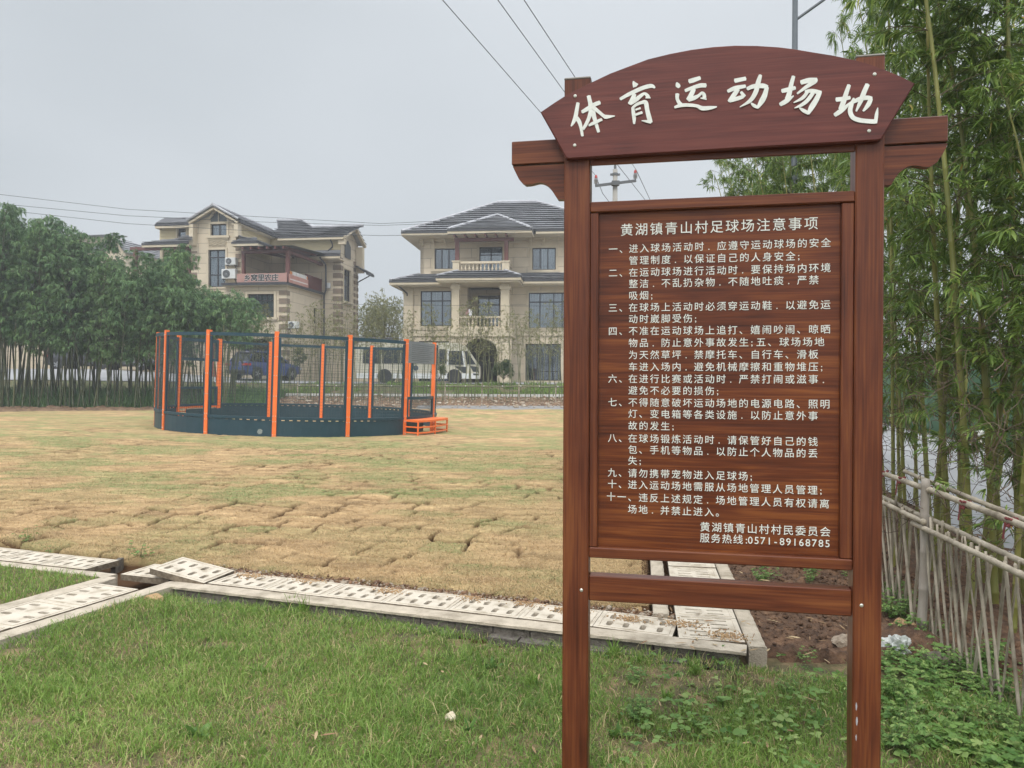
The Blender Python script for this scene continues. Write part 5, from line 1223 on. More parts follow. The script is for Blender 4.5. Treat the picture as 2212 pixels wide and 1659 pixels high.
wire([at(-300, 425, 41), at(66, 460, 41), at(274, 483, 41), at(600, 502, 41), at(823, 509, 41), at(1000, 506, 41), at(1300, 490, 41)], 'lowest of the three long wires crossing in front of the left house', .012)
wire([at(700, 656, 43), at(860, 659, 43), at(1300, 662, 43)], 'thin low wire at balcony height before the right house', .009)
LP = at(1713, 800, 13.0); lp_ = empty('lamp_post', (LP.x, 13, 0), 0, 'dark grey steel post with slanted brace rising behind the arched sign', 'lamp post')
GST = pm('grey_galvanised', (.050, .062, .070), (.07, .082, .09), 5, .5)
MB().tube([(0, 0, -.1), (0, 0, 9.2)], [.075, .042], 12).build('shaft', GST, lp_, smooth=True)
q0 = at(1719, 74*.5+6, 13); q1 = at(1779, 0, 13); q2 = q1+(q1-q0)*1.2
MB().tube([(q0.x-LP.x, 0, q0.z), (q2.x-LP.x, 0, q2.z)], .024, 8).build('brace', GST, lp_)
MB().tube([(.04, 0, q2.z+.25), (1.6, 0, q2.z+.35)], .035, 8).box(1.3, 2.0, -.12, .12, q2.z+.34, q2.z+.46).build('lamp_arm', GST, lp_)
CP = gp(1927, 920, 0.02); ce = empty('traffic_cone', (CP.x, CP.y, .02), 0, 'red and cream striped traffic cone standing beside the side road', 'traffic cone')
def cone(z0, z1): return [(.145*(1-z0/.56)+.018, z0), (.145*(1-z1/.56)+.018, z1)]
MB().cbox(-.2, .2, -.2, .2, 0, .035, .01).lathe(cone(.03, .14), (0, 0, 0), 18).build('base', pm('black_rubber', (.03, .03, .032)), ce)
for (a, b_, m_) in ((.141, .22, pm('cream_band', (.6, .56, .42))), (.221, .33, pm('red_cone', (.5, .05, .045))), (.331, .42, pm('cream_band', (.6, .56, .42))), (.421, .52, pm('red_cone', (.5, .05, .045)))): MB().lathe(cone(a, b_), (0, 0, 0), 18).build('band', m_, ce)
GRN = pm('green_hoarding_sheet', (.028, .105, .045), (.045, .14, .065), .6, .55, bump=.1)
ho = empty('hoarding', (E1.x+.9, E1.y, 0), 0, 'tall plain green hoarding along the far side of the side road', 'hoarding')
hm = MB(); 
for q in range(-12, 22):
    a = ED*(q*1.8); c_ = ED*((q+1)*1.8-.03)
    hm.bar((a.x, a.y, 1.2), (c_.x, c_.y, 1.2), .04, 2.4)
hm.build('sheet', GRN, ho); hp = MB()
for q in range(-12, 22): a = ED*(q*1.8-.015); hp.box(a.x+.03, a.x+.09, a.y-.03, a.y+.03, 0, 2.5)
hp.build('posts', GST, ho)
bl = gp(2180*0+(3450+1130*.3617)/1.8228, (1600+450*.3617)/1.8228, 0)
o = MB().lathe([(.11, 0), (.10, .38), (.06, .42)], (bl.x, bl.y, 0), 12).build('white_bollard', LINE); tag(o, 'short white bollard on the far edge of the side road', 'bollard')
# plastic bag, stones
def lump(name, p, s, m, seed, label, cat, rough=.25, sub=3):
    import bmesh
    g = random.Random(seed); bm = bmesh.new(); bmesh.ops.create_icosphere(bm, subdivisions=sub, radius=1)
    ph = [g.uniform(0, 6) for _ in range(6)]
    for v in bm.verts:
        c_ = v.co; k = 1+rough*(math.sin(c_.x*3.1+ph[0])*math.sin(c_.y*3.7+ph[1])+.6*math.sin(c_.z*7+ph[2])*math.sin(c_.x*8+ph[3])+.35*math.sin(c_.y*15+ph[4])*math.sin(c_.z*13+ph[5]))
        v.co = Vector((c_.x*s[0]*k, c_.y*s[1]*k, c_.z*s[2]*k))
    me = bpy.data.meshes.new(name); bm.to_mesh(me); bm.free(); me.materials.append(m); o = bpy.data.objects.new(name, me); COL.objects.link(o); o.location = p; return tag(o, label, cat)
P = gp(1937, 1400, .04); lump('plastic_bag', (P.x, P.y, .045), (.075, .06, .065), pm('dirty_white_plastic', (.55, .56, .54), (.33, .36, .33), 9, .35, bump=.8, bscale=30), 3, 'crumpled dirty white plastic bag beside the right sign post', 'plastic bag', .4, 4)
P = gp(975, 1553, .02); lump('stone', (P.x, P.y, .028), (.030, .026, .022), pm('cream_stone', (.52, .42, .29), (.62, .55, .42), 20, .9), 4, 'cream coloured stone lying alone in the green lawn', 'stone', .15)
P = gp(1828, 1398, .02); lump('stone', (P.x, P.y, .05), (.085, .05, .04), STONE, 5, 'tan flat stone on the dug soil next to the right sign post', 'stone', .2)
P = gp(2020, 1430, .02); lump('stone', (P.x, P.y, .03), (.075, .06, .045), pm('grey_rock', (.13, .11, .09), (.24, .2, .16), 14, .95, bump=1), 6, 'grey brown rock at the foot of the bamboo fence', 'stone', .2)
P = gp(1985, 1372, .02); lump('earth_mound', (P.x-.06, P.y, .0), (.14, .14, .085), SAND, 7, 'small mound of orange sandy earth at the fence post foot', 'mound', .25, 4)
P = gp(334, 1298, .06); lump('stone', (P.x-.0, P.y, .075), (.055, .04, .03), SAND, 8, 'orange earth clod by the corner of the long kerb', 'clod', .25)
P = gp(1470, 1335, ZC); lump('stone', (P.x-.13, P.y-.02, ZC+.02), (.022, .018, .015), STONE, 9, 'small stone resting on the first cover of the right channel', 'stone', .2)
# ================================================================ house tools
def roof_face(mb, a, b, c, d, lift=.125, n=None):
    """stepped tile courses; a,b eave (left,right), d,c ridge (left,right)"""
    a, b, c, d = map(Vector, (a, b, c, d)); ln = ((d+c)/2-(a+b)/2).length; n = n or max(3, int(ln/.46)); nm = (b-a).cross(d-a).normalized()
    if nm.z < 0: nm = -nm
    mb.add([a-nm*.03, b-nm*.03, c-nm*.03, d-nm*.03], [(0, 1, 2, 3)])
    for i in range(n):
        t0, t1 = i/n, (i+1)/n; p0 = a.lerp(d, t0)+nm*lift; p1 = b.lerp(c, t0)+nm*lift; p2 = b.lerp(c, t1)+nm*.0; p3 = a.lerp(d, t1); k0 = a.lerp(d, t0+.45/n)-nm*.004; k1 = b.lerp(c, t0+.45/n)-nm*.004
        mb.add([p0, p1, p2, p3, p0-nm*.03, p1-nm*.03, k1, k0], [(0, 1, 2, 3), (4, 5, 1, 0), (7, 6, 5, 4)])
def ridge(mb, p, q, r_=.12):
    p = Vector(p); q = Vector(q); n = max(2, int((q-p).length/.38)); pts = []; rs = []
    for i in range(n): pts += [p.lerp(q, i/n), p.lerp(q, (i+.92)/n)]; rs += [r_*1.08, r_*.92]
    mb.tube(pts, rs, 6)
def wall_holes(mb, x0, x1, z0, z1, y0, y1, holes, axis='u'):
    """wall between x0..x1 with rectangular openings (hx0,hx1,hz0,hz1), thickness y0..y1. axis 'v': runs along v at constant u"""
    xs = sorted({x0, x1, *[h[0] for h in holes], *[h[1] for h in holes]}); xs = [x for x in xs if x0 <= x <= x1]
    zs = sorted({z0, z1, *[h[2] for h in holes], *[h[3] for h in holes]}); zs = [z for z in zs if z0 <= z <= z1]
    solid = lambda i, j: not any(h[0] <= (xs[i]+xs[i+1])/2 <= h[1] and h[2] <= (zs[j]+zs[j+1])/2 <= h[3] for h in holes)
    P = (lambda x, y, z: (x, y, z)) if axis == 'u' else (lambda x, y, z: (y, x, z))
    nx, nz = len(xs)-1, len(zs)-1
    for i in range(nx):
        for j in range(nz):
            if not solid(i, j): continue
            X0, X1, Z0, Z1 = xs[i], xs[i+1], zs[j], zs[j+1]
            mb.quad(P(X0, y0, Z0), P(X1, y0, Z0), P(X1, y0, Z1), P(X0, y0, Z1)); mb.quad(P(X0, y1, Z0), P(X1, y1, Z0), P(X1, y1, Z1), P(X0, y1, Z1))
            if i == 0 or not solid(i-1, j): mb.quad(P(X0, y0, Z0), P(X0, y1, Z0), P(X0, y1, Z1), P(X0, y0, Z1))
            if i == nx-1 or not solid(i+1, j): mb.quad(P(X1, y0, Z0), P(X1, y1, Z0), P(X1, y1, Z1), P(X1, y0, Z1))
            if j == 0 or not solid(i, j-1): mb.quad(P(X0, y0, Z0), P(X1, y0, Z0), P(X1, y1, Z0), P(X0, y1, Z0))
            if j == nz-1 or not solid(i, j+1): mb.quad(P(X0, y0, Z1), P(X1, y0, Z1), P(X1, y1, Z1), P(X0, y1, Z1))
    return mb
def window(par, u0, u1, z0, z1, v, mull=(), trans=(), curtain=True, door=False, axis='u', fw=.07, surround=0, sill=True, cz=0.0, sgn=1, trimm=None):
    """frame + glass + curtain set in an opening; v = wall face; goes inwards along sgn"""
    if axis == 'u': bx = lambda m, a, b, c, d, z0_, z1_: m.box(a, b, v+sgn*c, v+sgn*d, z0_, z1_)
    else: bx = lambda m, a, b, c, d, z0_, z1_: m.box(v+sgn*c, v+sgn*d, a, b, z0_, z1_)
    fm = MB(); bx(fm, u0, u0+fw, .10, .17, z0, z1); bx(fm, u1-fw, u1, .10, .17, z0, z1); bx(fm, u0+fw, u1-fw, .10, .17, z0, z0+fw); bx(fm, u0+fw, u1-fw, .10, .17, z1-fw, z1)
    for m_ in mull: x = u0+(u1-u0)*m_; bx(fm, x-fw*.5, x+fw*.5, .101, .168, z0+fw, z1-fw)
    for t_ in trans: z = z0+(z1-z0)*t_; bx(fm, u0+fw, u1-fw, .102, .166, z-fw*.5, z+fw*.5)
    fo = fm.build('door' if door else 'window', WFRAME, par)
    g_ = MB(); bx(g_, u0+fw, u1-fw, .135, .139, z0+fw, z1-fw); g_.build('pane', GLASS, fo)
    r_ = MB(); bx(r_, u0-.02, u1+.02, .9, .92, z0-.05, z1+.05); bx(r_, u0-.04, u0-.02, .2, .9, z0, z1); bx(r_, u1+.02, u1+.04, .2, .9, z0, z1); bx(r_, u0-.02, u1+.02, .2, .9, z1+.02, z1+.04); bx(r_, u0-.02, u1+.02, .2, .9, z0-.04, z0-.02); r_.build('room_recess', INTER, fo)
    if curtain:
        c_ = MB(); parts = ((0.02, .40), (.60, .98)) if curtain is True else curtain
        for (p0, p1) in parts:
            a = u0+(u1-u0)*p0; b = u0+(u1-u0)*p1; n = max(6, int((b-a)/.06)); zt_ = z1-fw; zb_ = z0+fw+cz
            for i in range(n):
                x0 = a+(b-a)*i/n; x1 = a+(b-a)*(i+1)/n; d0 = .21+.035*math.sin(i*1.9); d1 = .21+.035*math.sin((i+1)*1.9)
                if axis == 'u': c_.quad((x0, v+sgn*d0, zb_), (x1, v+sgn*d1, zb_), (x1, v+sgn*d1, zt_), (x0, v+sgn*d0, zt_))
                else: c_.quad((v+sgn*d0, x0, zb_), (v+sgn*d1, x1, zb_), (v+sgn*d1, x1, zt_), (v+sgn*d0, x0, zt_))
        c_.build('curtain', CURT, fo)
    if surround:
        s_ = MB(); w_ = surround; bx(s_, u0-w_, u0-.002, -.06, .05, z0-(0 if sill else w_), z1+w_); bx(s_, u1+.002, u1+w_, -.06, .05, z0-(0 if sill else w_), z1+w_); bx(s_, u0, u1, -.06, .05, z1+.002, z1+w_)
        if sill: bx(s_, u0-w_-.08, u1+w_+.08, -.16, .05, z0-.16, z0-.002); bx(s_, u0-w_, u1+w_, -.09, .04, z0-.26, z0-.162)
        else: bx(s_, u0, u1, -.06, .05, z0-w_, z0-.002)
        s_.build('surround', trimm or TRIM, fo)
    return fo
def siding(mb, x0, x1, z0, z1, y, axis='u', sgn=-1, h=.24):
    n = max(1, round((z1-z0)/h)); hh = (z1-z0)/n
    for i in range(n):
        a, b = z0+hh*i, z0+hh*(i+1); o_, k_ = y+sgn*.045, y+sgn*.004
        if axis == 'u': mb.add([(x0, o_, a), (x1, o_, a), (x1, k_, b), (x0, k_, b), (x0, k_, a), (x1, k_, a)], [(0, 1, 2, 3), (4, 5, 1, 0)])
        else: mb.add([(o_, x0, a), (o_, x1, a), (k_, x1, b), (k_, x0, b), (k_, x0, a), (k_, x1, a)], [(0, 1, 2, 3), (4, 5, 1, 0)])
BALP = [(.075, 0), (.075, .04), (.04, .06), (.035, .10), (.07, .22), (.075, .28), (.05, .36), (.032, .42), (.05, .46), (.035, .50), (.05, .58), (.07, .62), (.07, .66)]
def baluster(par, x, y, z, h, n=8, s=1.0): return MB().lathe([(r_*s, a*h/.66) for r_, a in BALP], (x, y, z), n).build('baluster', TRIM, par, smooth=True)
def eave(par, poly, z, t=.14, name='gutter', m=None, soff=None):
    """gutter strips round an eave outline (list of (u,v)), plus cream fascia below and soffit"""
    g_ = MB(); f_ = MB()
    for (a, b) in zip(poly[:-1], poly[1:]):
        g_.bar((a[0], a[1], z), (b[0], b[1], z), .16, t); f_.bar((a[0], a[1], z-t/2-.075), (b[0], b[1], z-t/2-.075), .10, .148)
    g_.build(name, m or GUTTER, par); f_.build('fascia', TRIM, par)

# ================================================================ right house
HR = Frame(0, 50, -R(5.5)); hr = frame_empty('house', HR, 'beige stone villa with grey hipped roof and central balconies, behind the minibus', 'house')
def c3f(cx_, cy_): return ((1480+cx_*.36166)/1.8228, (750+cy_*.36166)/1.8228)
def r(cx_, cy_, v=0.0): return HR.v(*c3f(cx_, cy_), v)
BASE = 1.1
V2 = 1.0                                       # second floor wall plane (set back)
# --- roofs
ex0, ez = r(285, 452, -.3); ex1 = r(2790, 452, -.3)[0]; rz_ = r(1535, 131, 5.4)[1]; rl0 = r(1320, 131, 5.4)[0]; rl1 = r(1750, 131, 5.4)[0]; YB = 11.1
rf = MB(); roof_face(rf, (ex0, -.3, ez), (ex1, -.3, ez), (rl1, 5.4, rz_), (rl0, 5.4, rz_)); roof_face(rf, (ex0, YB, ez), (ex0, -.3, ez), (rl0, 5.4, rz_), (rl0, 5.4, rz_)); roof_face(rf, (ex1, -.3, ez), (ex1, YB, ez), (rl1, 5.4, rz_), (rl1, 5.4, rz_)); roof_face(rf, (ex1, YB, ez), (ex0, YB, ez), (rl0, 5.4, rz_), (rl1, 5.4, rz_))
ro = rf.build('roof', ROOFT, hr); rg = MB()
for p, q in (((ex0, -.3, ez+.05), (rl0, 5.4, rz_+.03)), ((rl0, 5.4, rz_+.05), (rl1, 5.4, rz_+.05)), ((ex1, -.3, ez+.05), (rl1, 5.4, rz_+.03))): ridge(rg, p, q)
rg.build('ridge_tiles', ROOFT, ro)
# front gablet over the balcony
gx0, gz = r(785, 428, -1.9); gx1 = r(1690, 428, -1.9)[0]; gax, gaz = r(1332, 242, 2.4); gaz = min(gaz, ez+(rz_-ez)*(2.7/5.7)+.1)
gf = MB(); roof_face(gf, (gx0, -1.9, gz), (gx1, -1.9, gz), (gax, 2.4, gaz), (gax, 2.4, gaz)); roof_face(gf, (gx0, 2.6, gz), (gx0, -1.9, gz), (gax, 2.4, gaz), (gax, 2.5, gaz)); roof_face(gf, (gx1, -1.9, gz), (gx1, 2.6, gz), (gax, 2.5, gaz), (gax, 2.4, gaz))
ro2 = gf.build('roof', ROOFT, hr); rg = MB(); ridge(rg, (gx0, -1.9, gz+.05), (gax, 2.4, gaz+.03)); ridge(rg, (gx1, -1.9, gz+.05), (gax, 2.4, gaz+.03)); rg.build('ridge_tiles', ROOFT, ro2)
eave(hr, [(ex0, YB), (ex0, -.3), (gx0+.2, -.3)], ez-.04); eave(hr, [(gx0, -.2), (gx0, -1.9), (gx1, -1.9), (gx1, -.2)], gz-.04); eave(hr, [(gx1+.2, -.3), (ex1, -.3), (ex1, YB)], ez-.04)
wx0 = r(485, 700, V2)[0]; wx1 = r(2590, 700, V2)[0]; zc2 = ez-.28
so_ = MB(); so_.quad((ex0, -.3, zc2), (ex1, -.3, zc2), (ex1, YB, zc2), (ex0, YB, zc2)); so_.quad((gx0, -1.9, gz-.27), (gx1, -1.9, gz-.27), (gx1, -.3, gz-.27), (gx0, -.3, gz-.27)); so_.build('soffit', TRIM, hr)
# --- second floor walls with openings
def rr2(x0, y0, x1, y1, v): a = r(x0, y1, v); b = r(x1, y0, v); return (a[0], b[0], a[1], b[1])
w2a = rr2(640, 630, 872, 858, V2); w2b = rr2(1125, 612, 1380, 884, V2); w2c = rr2(1702, 622, 1960, 868, V2); off = w2c[1]-w2c[0]; w2d = (w2c[0]+3.3, w2c[1]+3.3, w2c[2], w2c[3])
zF2 = r(1000, 888, V2)[1]
wall = MB(); wall_holes(wall, wx0, wx1, zF2-.4, zc2, V2, V2+.25, [w2a, w2b, w2c, w2d]); wall_holes(wall, V2, 10.4, zF2-.4, zc2, wx0, wx0+.25, [], 'v'); wall_holes(wall, V2, 10.4, zF2-.4, zc2, wx1-.25, wx1, [], 'v'); wall.box(wx0, wx1, 10.2, 10.4, zF2-.4, zc2)
wo = wall.build('upper_wall', STONEW, hr)
window(hr, *w2a, V2, (.33, .66), (), ((.36, .58),), surround=.17); window(hr, *w2b, V2, (.5,), (.68,), ((.03, .97),), door=True, surround=.16, sill=False); window(hr, *w2c, V2, (.33, .66), (), ((.4, .95),), surround=.17); window(hr, *w2d, V2, (.33, .66), (), True, surround=.17)
cn = MB(); zcn = r(600, 583, V2)[1]; cn.box(wx0-.06, wx1+.06, V2-.07, V2+.001, zcn-.05, zcn+.05); cn.box(wx0-.10, wx1+.10, V2-.12, V2+.0005, zc2-.16, zc2-.003); cn.build('cornice', TRIM, hr)
for cx_ in (500, 622, 752, 1682, 1826, 1984, 2130, 2280, 2430):
    x = r(cx_, 530, V2-.3)[0]; cb = MB().prism([(0, 0), (0, .38)][:0] or [(x-.06, zc2-.5), (x+.06, zc2-.5), (x+.06, zc2-.05), (x-.06, zc2-.05)], V2-.14, V2-.001); cb.box(x-.065, x+.065, V2-.5, V2-.141, zc2-.26, zc2-.052); cb.tube([(x-.06, V2-.34, zc2-.28), (x+.06, V2-.34, zc2-.28)], .07, 8); cb.build('corbel', TRIM, hr)
# --- pergola on the upper balcony
VP = -1.2
for (a, b) in ((862, 905), (1398, 1440)):
    x0 = r(a, 640, VP)[0]; x1 = r(b, 640, VP)[0]; MB().cbox(x0, x1, VP, VP+.24, r(a, 762, VP)[1], r(a, 520, VP)[1], .01).build('pergola_post', BROWNW, hr)
z1 = r(1100, 515, VP)[1]; z0 = r(1100, 552, VP)[1]; x0 = r(820, 530, VP)[0]; x1 = r(1560, 530, VP)[0]
MB().cbox(x0+.2, x1-.35, VP-.01, VP+.2, z0, z1, .01).build('pergola_beam', BROWNW, hr)
for i in range(6): x = r(872+111*i, 490, VP)[0]; MB().bar((x, VP-.75, z1+.04), (x, V2-.02, z1+.30), .09, .15).build('rafter', BROWNW, hr)
pg = MB().quad((x0, VP-.8, z1+.14), (x1-.2, VP-.8, z1+.14), (x1-.2, V2-.02, z1+.42), (x0, V2-.02, z1+.42)).quad((x0, VP-.8, z1+.12), (x1-.2, VP-.8, z1+.12), (x1-.2, V2-.02, z1+.40), (x0, V2-.02, z1+.40)).build('glass_canopy', pm('grey_glass_canopy', (.16, .20, .21), (.22, .26, .27), 1, .2), hr)
# --- balustrade, second floor
VB = -1.55
for (a, b) in ((832, 910), (1368, 1455)):
    x0 = r(a, 830, VB)[0]; x1 = r(b, 830, VB)[0]; zb_ = r(a, 900, VB)[1]; zt_ = r(a, 764, VB)[1]; MB().cbox(x0+.02, x1-.02, VB, VB+.42, zb_-.1, zt_-.08, .01).box(x0-.03, x1+.03, VB-.05, VB+.47, zt_-.08, zt_).build('balcony_pier', TRIM, hr)
zt_ = r(1100, 768, VB)[1]; zr_ = r(1100, 792, VB)[1]; zb_ = r(1100, 884, VB)[1]; zz = r(1100, 902, VB)[1]; xa = r(908, 830, VB)[0]; xc = r(1370, 830, VB)[0]; xr_ = r(1452, 830, VB)[0]
MB().box(xa, xc, VB+.08, VB+.32, zr_, zt_).box(xa, xc, VB+.08, VB+.32, zz, zb_).box(xr_-.30, xr_-.06, VB+.45, V2-.01, zr_, zt_).box(xr_-.30, xr_-.06, VB+.45, V2-.01, zz, zb_).build('balustrade_rail', TRIM, hr)
for i in range(11): baluster(hr, xa+(xc-xa)*(i+.5)/11, VB+.20, zb_, zr_-zb_)
for i in range(6): baluster(hr, xr_-.18, VB+.65+.33*i, zb_, zr_-zb_)
# --- lower eave roofs
lx0, lz_ = r(155, 985, -1.0); lx1 = r(2900, 985, -1.0)[0]; tz_ = r(485, 912, V2)[1]
px0, pz = r(660, 936, -3.0); px1 = r(1570, 936, -3.0)[0]
sf = MB(); roof_face(sf, (lx0, -1.0, lz_), (px0+.9, -1.0, lz_), (px0+1.0, V2, tz_), (wx0-.1, V2, tz_)); roof_face(sf, (px1-.9, -1.0, lz_), (lx1, -1.0, lz_), (wx1+.1, V2, tz_), (px1-.9, V2, tz_)); roof_face(sf, (lx0, 11.5, lz_), (lx0, -1.0, lz_), (wx0-.02, V2, tz_), (wx0-.02, 10.4, tz_)); roof_face(sf, (lx1, -1.0, lz_), (lx1, 11.5, lz_), (wx1+.02, 10.4, tz_), (wx1+.02, V2, tz_))
zpt = pz+.55; roof_face(sf, (px0, -3.0, pz), (px1, -3.0, pz), (px1-1.15, VB-.02, zpt), (px0+1.15, VB-.02, zpt)); roof_face(sf, (px0, -.6, pz), (px0, -3.0, pz), (px0+1.15, VB, zpt), (px0+1.15, .4, zpt)); roof_face(sf, (px1, -3.0, pz), (px1, -.6, pz), (px1-1.15, .4, zpt), (px1-1.15, VB, zpt))
ro3 = sf.build('lower_roof', ROOFT, hr); rg = MB(); ridge(rg, (lx0, -1.0, lz_+.05), (wx0-.05, V2, tz_+.03), .09); ridge(rg, (px0, -3.0, pz+.05), (px0+1.15, VB, zpt+.03), .09); ridge(rg, (px1, -3.0, pz+.05), (px1-1.15, VB, zpt+.03), .09); rg.build('ridge_tiles', ROOFT, ro3)
eave(hr, [(lx0, 11.5), (lx0, -1.0), (px0+.4, -1.0)], lz_-.04); eave(hr, [(px0, -.8), (px0, -3.0), (px1, -3.0), (px1, -.8)], pz-.04); eave(hr, [(px1-.4, -1.0), (lx1, -1.0), (lx1, 11.5)], lz_-.04)
so_ = MB(); so_.slab([(px0+.05, -2.95), (px1-.05, -2.95), (px1-.05, 0), (px0+.05, 0)], pz-.36, pz-.27); so_.slab([(lx0+.05, -.95), (px0, -.95), (px0, 11.3), (lx0+.05, 11.3)], lz_-.33, lz_-.27); so_.slab([(px1, -.95), (lx1-.05, -.95), (lx1-.05, 11.3), (px1, 11.3)], lz_-.33, lz_-.27)
so_.slab([(px0+1.2, VB+.03), (px1-1.2, VB+.03), (px1-1.2, V2), (px0+1.2, V2)], zpt-.15, zz+.0); so_.build('soffit', TRIM, hr)
# --- first floor
fx0 = r(300, 1300, 0)[0]; fx1 = r(2750, 1300, 0)[0]; zt1 = lz_-.30; zF1 = r(1000, 1530, 0)[1]
w1a = rr2(487, 1092, 822, 1478, 0); w1c = rr2(1662, 1110, 2120, 1502, 0); w1d = rr2(1100, 1142, 1352, 1500, 0); rc0 = r(995, 1300, 0)[0]; rc1 = r(1355, 1300, 0)[0]+.2
g1 = rr2(465, 1640, 800, 2080, 0); g3 = rr2(1627, 1670, 2015, 2070, 0); ar = rr2(945, 1600, 1330, 2140, 0)
wall = MB(); wall_holes(wall, fx0, fx1, BASE-.4, zt1, 0, .25, [w1a, w1c, (rc0, rc1, zF1+.0, zt1), g1, g3, (ar[0], ar[1], BASE-.4, ar[3])]); wall_holes(wall, 0, 10.6, BASE-.4, zt1, fx0, fx0+.25, [], 'v'); wall_holes(wall, 0, 10.6, BASE-.4, zt1, fx1-.25, fx1, [], 'v'); wall.box(fx0, fx1, 10.35, 10.6, BASE-.4, zt1)
wall.box(rc0-.25, rc0-.002, .252, 2.2, zF1, zt1).box(rc1+.002, rc1+.25, .252, 2.2, zF1, zt1)
b_ = r(1130, 1142, 2.0); dz = (r(1110, 1500, 2.0)[0], r(1350, 1142, 2.0)[0], zF1+.02, r(1350, 1142, 2.0)[1])
wall_holes(wall, rc0, rc1, zF1, zt1, 2.0, 2.2, [dz]); wall.build('lower_wall', STONEW, hr)
window(hr, *dz, 2.0, (.5,), (.75,), False, door=True, surround=.15, sill=False)
window(hr, *w1a, 0, (.34, .70), (.72,), ((.02, .98),), surround=.16); window(hr, *w1c, 0, (.27, .6, .8), (.74,), ((.02, .98),), surround=.16); window(hr, *g1, 0, (.5,), (.75,), False, surround=.12); window(hr, *g3, 0, (.33, .66), (.25,), False, surround=.12)
x0 = r(300, 1300, -.15)[0]; x1 = r(402, 1300, -.15)[0]; MB().box(x0, x1, -.14, -.002, BASE, zt1-.003).box(x0-.05, x1+.05, -.2, -.0015, r(350, 1118, 0)[1]-.08, r(350, 1104, 0)[1]+.02).build('pilaster', TRIM, hr)
MB().box(fx0-.04, fx1+.04, -.10, -.001, r(500, 1585, 0)[1], r(500, 1505, 0)[1]).box(fx0-.08, fx1+.08, -.16, -.0008, r(500, 1520, 0)[1], r(500, 1502, 0)[1]+.01).build('floor_band', TRIM, hr)
VC = -2.3
zsl = r(1130, 1500, VC)[1]; zsb = r(1130, 1590, VC)[1]
for (a, b) in ((825, 905), (1358, 1450)):
    x0 = r(a, 1300, VC)[0]; x1 = r(b, 1300, VC)[0]; MB().cbox(x0, x1, VC, VC+.45, zsl, pz-.36, .012).box(x0-.07, x1+.07, VC-.07, VC+.52, r(a, 1075, VC)[1], r(a, 1035, VC)[1]).box(x0+.14, x1-.14, VC-.015, VC+.001, zsl+.3, r(a, 1100, VC)[1]).build('column', TRIM, hr)
cx0 = r(825, 1300, VC)[0]; cx1 = r(1450, 1300, VC)[0]
MB().box(cx0-.2, cx1+.2, VC-.12, -.012, zsb, zsl).build('balcony_slab', TRIM, hr)
xa = r(905, 1300, VC)[0]; xc = r(1358, 1300, VC)[0]; zt_ = r(1100, 1366, VC)[1]; zr_ = r(1100, 1385, VC)[1]; zb_ = zsl+.12
MB().box(xa, xc, VC+.1, VC+.34, zr_, zt_).box(xa, xc, VC+.1, VC+.34, zsl+.001, zb_).build('balustrade_rail', TRIM, hr)
for i in range(11): baluster(hr, xa+(xc-xa)*(i+.5)/11, VC+.22, zb_, zr_-zb_, s=1.1)
# entrance arch under the slab: front screen with arched opening
az = r(1140, 1600, VC)[1]; aw0 = r(960, 1800, VC)[0]; aw1 = r(1322, 1800, VC)[0]; arw = MB(); rad = (aw1-aw0)/2; acx = (aw0+aw1)/2; zs_ = az-.75; n = 14
pts = [(acx-rad*math.cos(math.pi*i/n), zs_+.72*math.sin(math.pi*i/n)) for i in range(n+1)]
for i in range(n): a, b = pts[i], pts[i+1]; arw.prism([(a[0], a[1]), (b[0], b[1]), (b[0], zsb-.001), (a[0], zsb-.001)], VC+.02, VC+.35)
arw.box(cx0-.15, aw0, VC+.02, VC+.35, BASE-.2, zsb-.001).box(aw1, cx1+.15, VC+.02, VC+.35, BASE-.2, zsb-.001).build('arch_wall', STONEW, hr)
at_ = MB(); at_.tube([(a[0]*1, VC-.01, a[1]) for a in pts], .075, 6); at_.box(aw0-.16, aw0-.002, VC-.06, VC+.01, BASE, zs_).box(aw1+.002, aw1+.16, VC-.06, VC+.01, BASE, zs_).box(aw0-.22, aw0+.0, VC-.09, VC+.012, zs_-.1, zs_+.02).box(aw1, aw1+.22, VC-.09, VC+.012, zs_-.1, zs_+.02).build('arch_moulding', TRIM, hr)
MB().box(ar[0]-.3, ar[1]+.3, 1.3, 1.35, BASE, ar[3]).build('entrance_door', pm('dark_bronze_door', (.035, .02, .014), (.02, .014, .012), 3, .5), hr)
pl_ = MB(); x = r(400, 1000, -.2)[0]; pl_.tube([(lx0+.35, -.9, lz_-.15), (fx0+.3, -.2, lz_-.75), (fx0+.3, -.2, lz_-.9)], .05, 6); pl_.build('downpipe', GUTTER, hr)
for i, cx_ in enumerate((1020, 985)): pass
cl = MB(); x = r(1030, 1320, VC+.5)[0]; z = r(1030, 1290, VC+.5)[1]; cl.box(x-.12, x+.12, VC+.5, VC+.53, z-.42, z); o = cl.build('towel', pm('white_cloth', (.62, .62, .64))); o.parent = None; o.matrix_world = Matrix.Translation(HR.o) @ Matrix.Rotation(HR.yaw, 4, 'Z'); tag(o, 'white towel hung to dry on the middle balcony of the right villa', 'towel')
cl = MB(); x = r(1000, 1320, VC+.6)[0]; cl.box(x-.12, x+.08, VC+.6, VC+.63, z-.4, z-.02); o = cl.build('towel', pm('pink_cloth', (.45, .25, .24))); o.matrix_world = Matrix.Translation(HR.o) @ Matrix.Rotation(HR.yaw, 4, 'Z'); tag(o, 'dull pink towel hung to dry on the middle balcony of the right villa', 'towel')
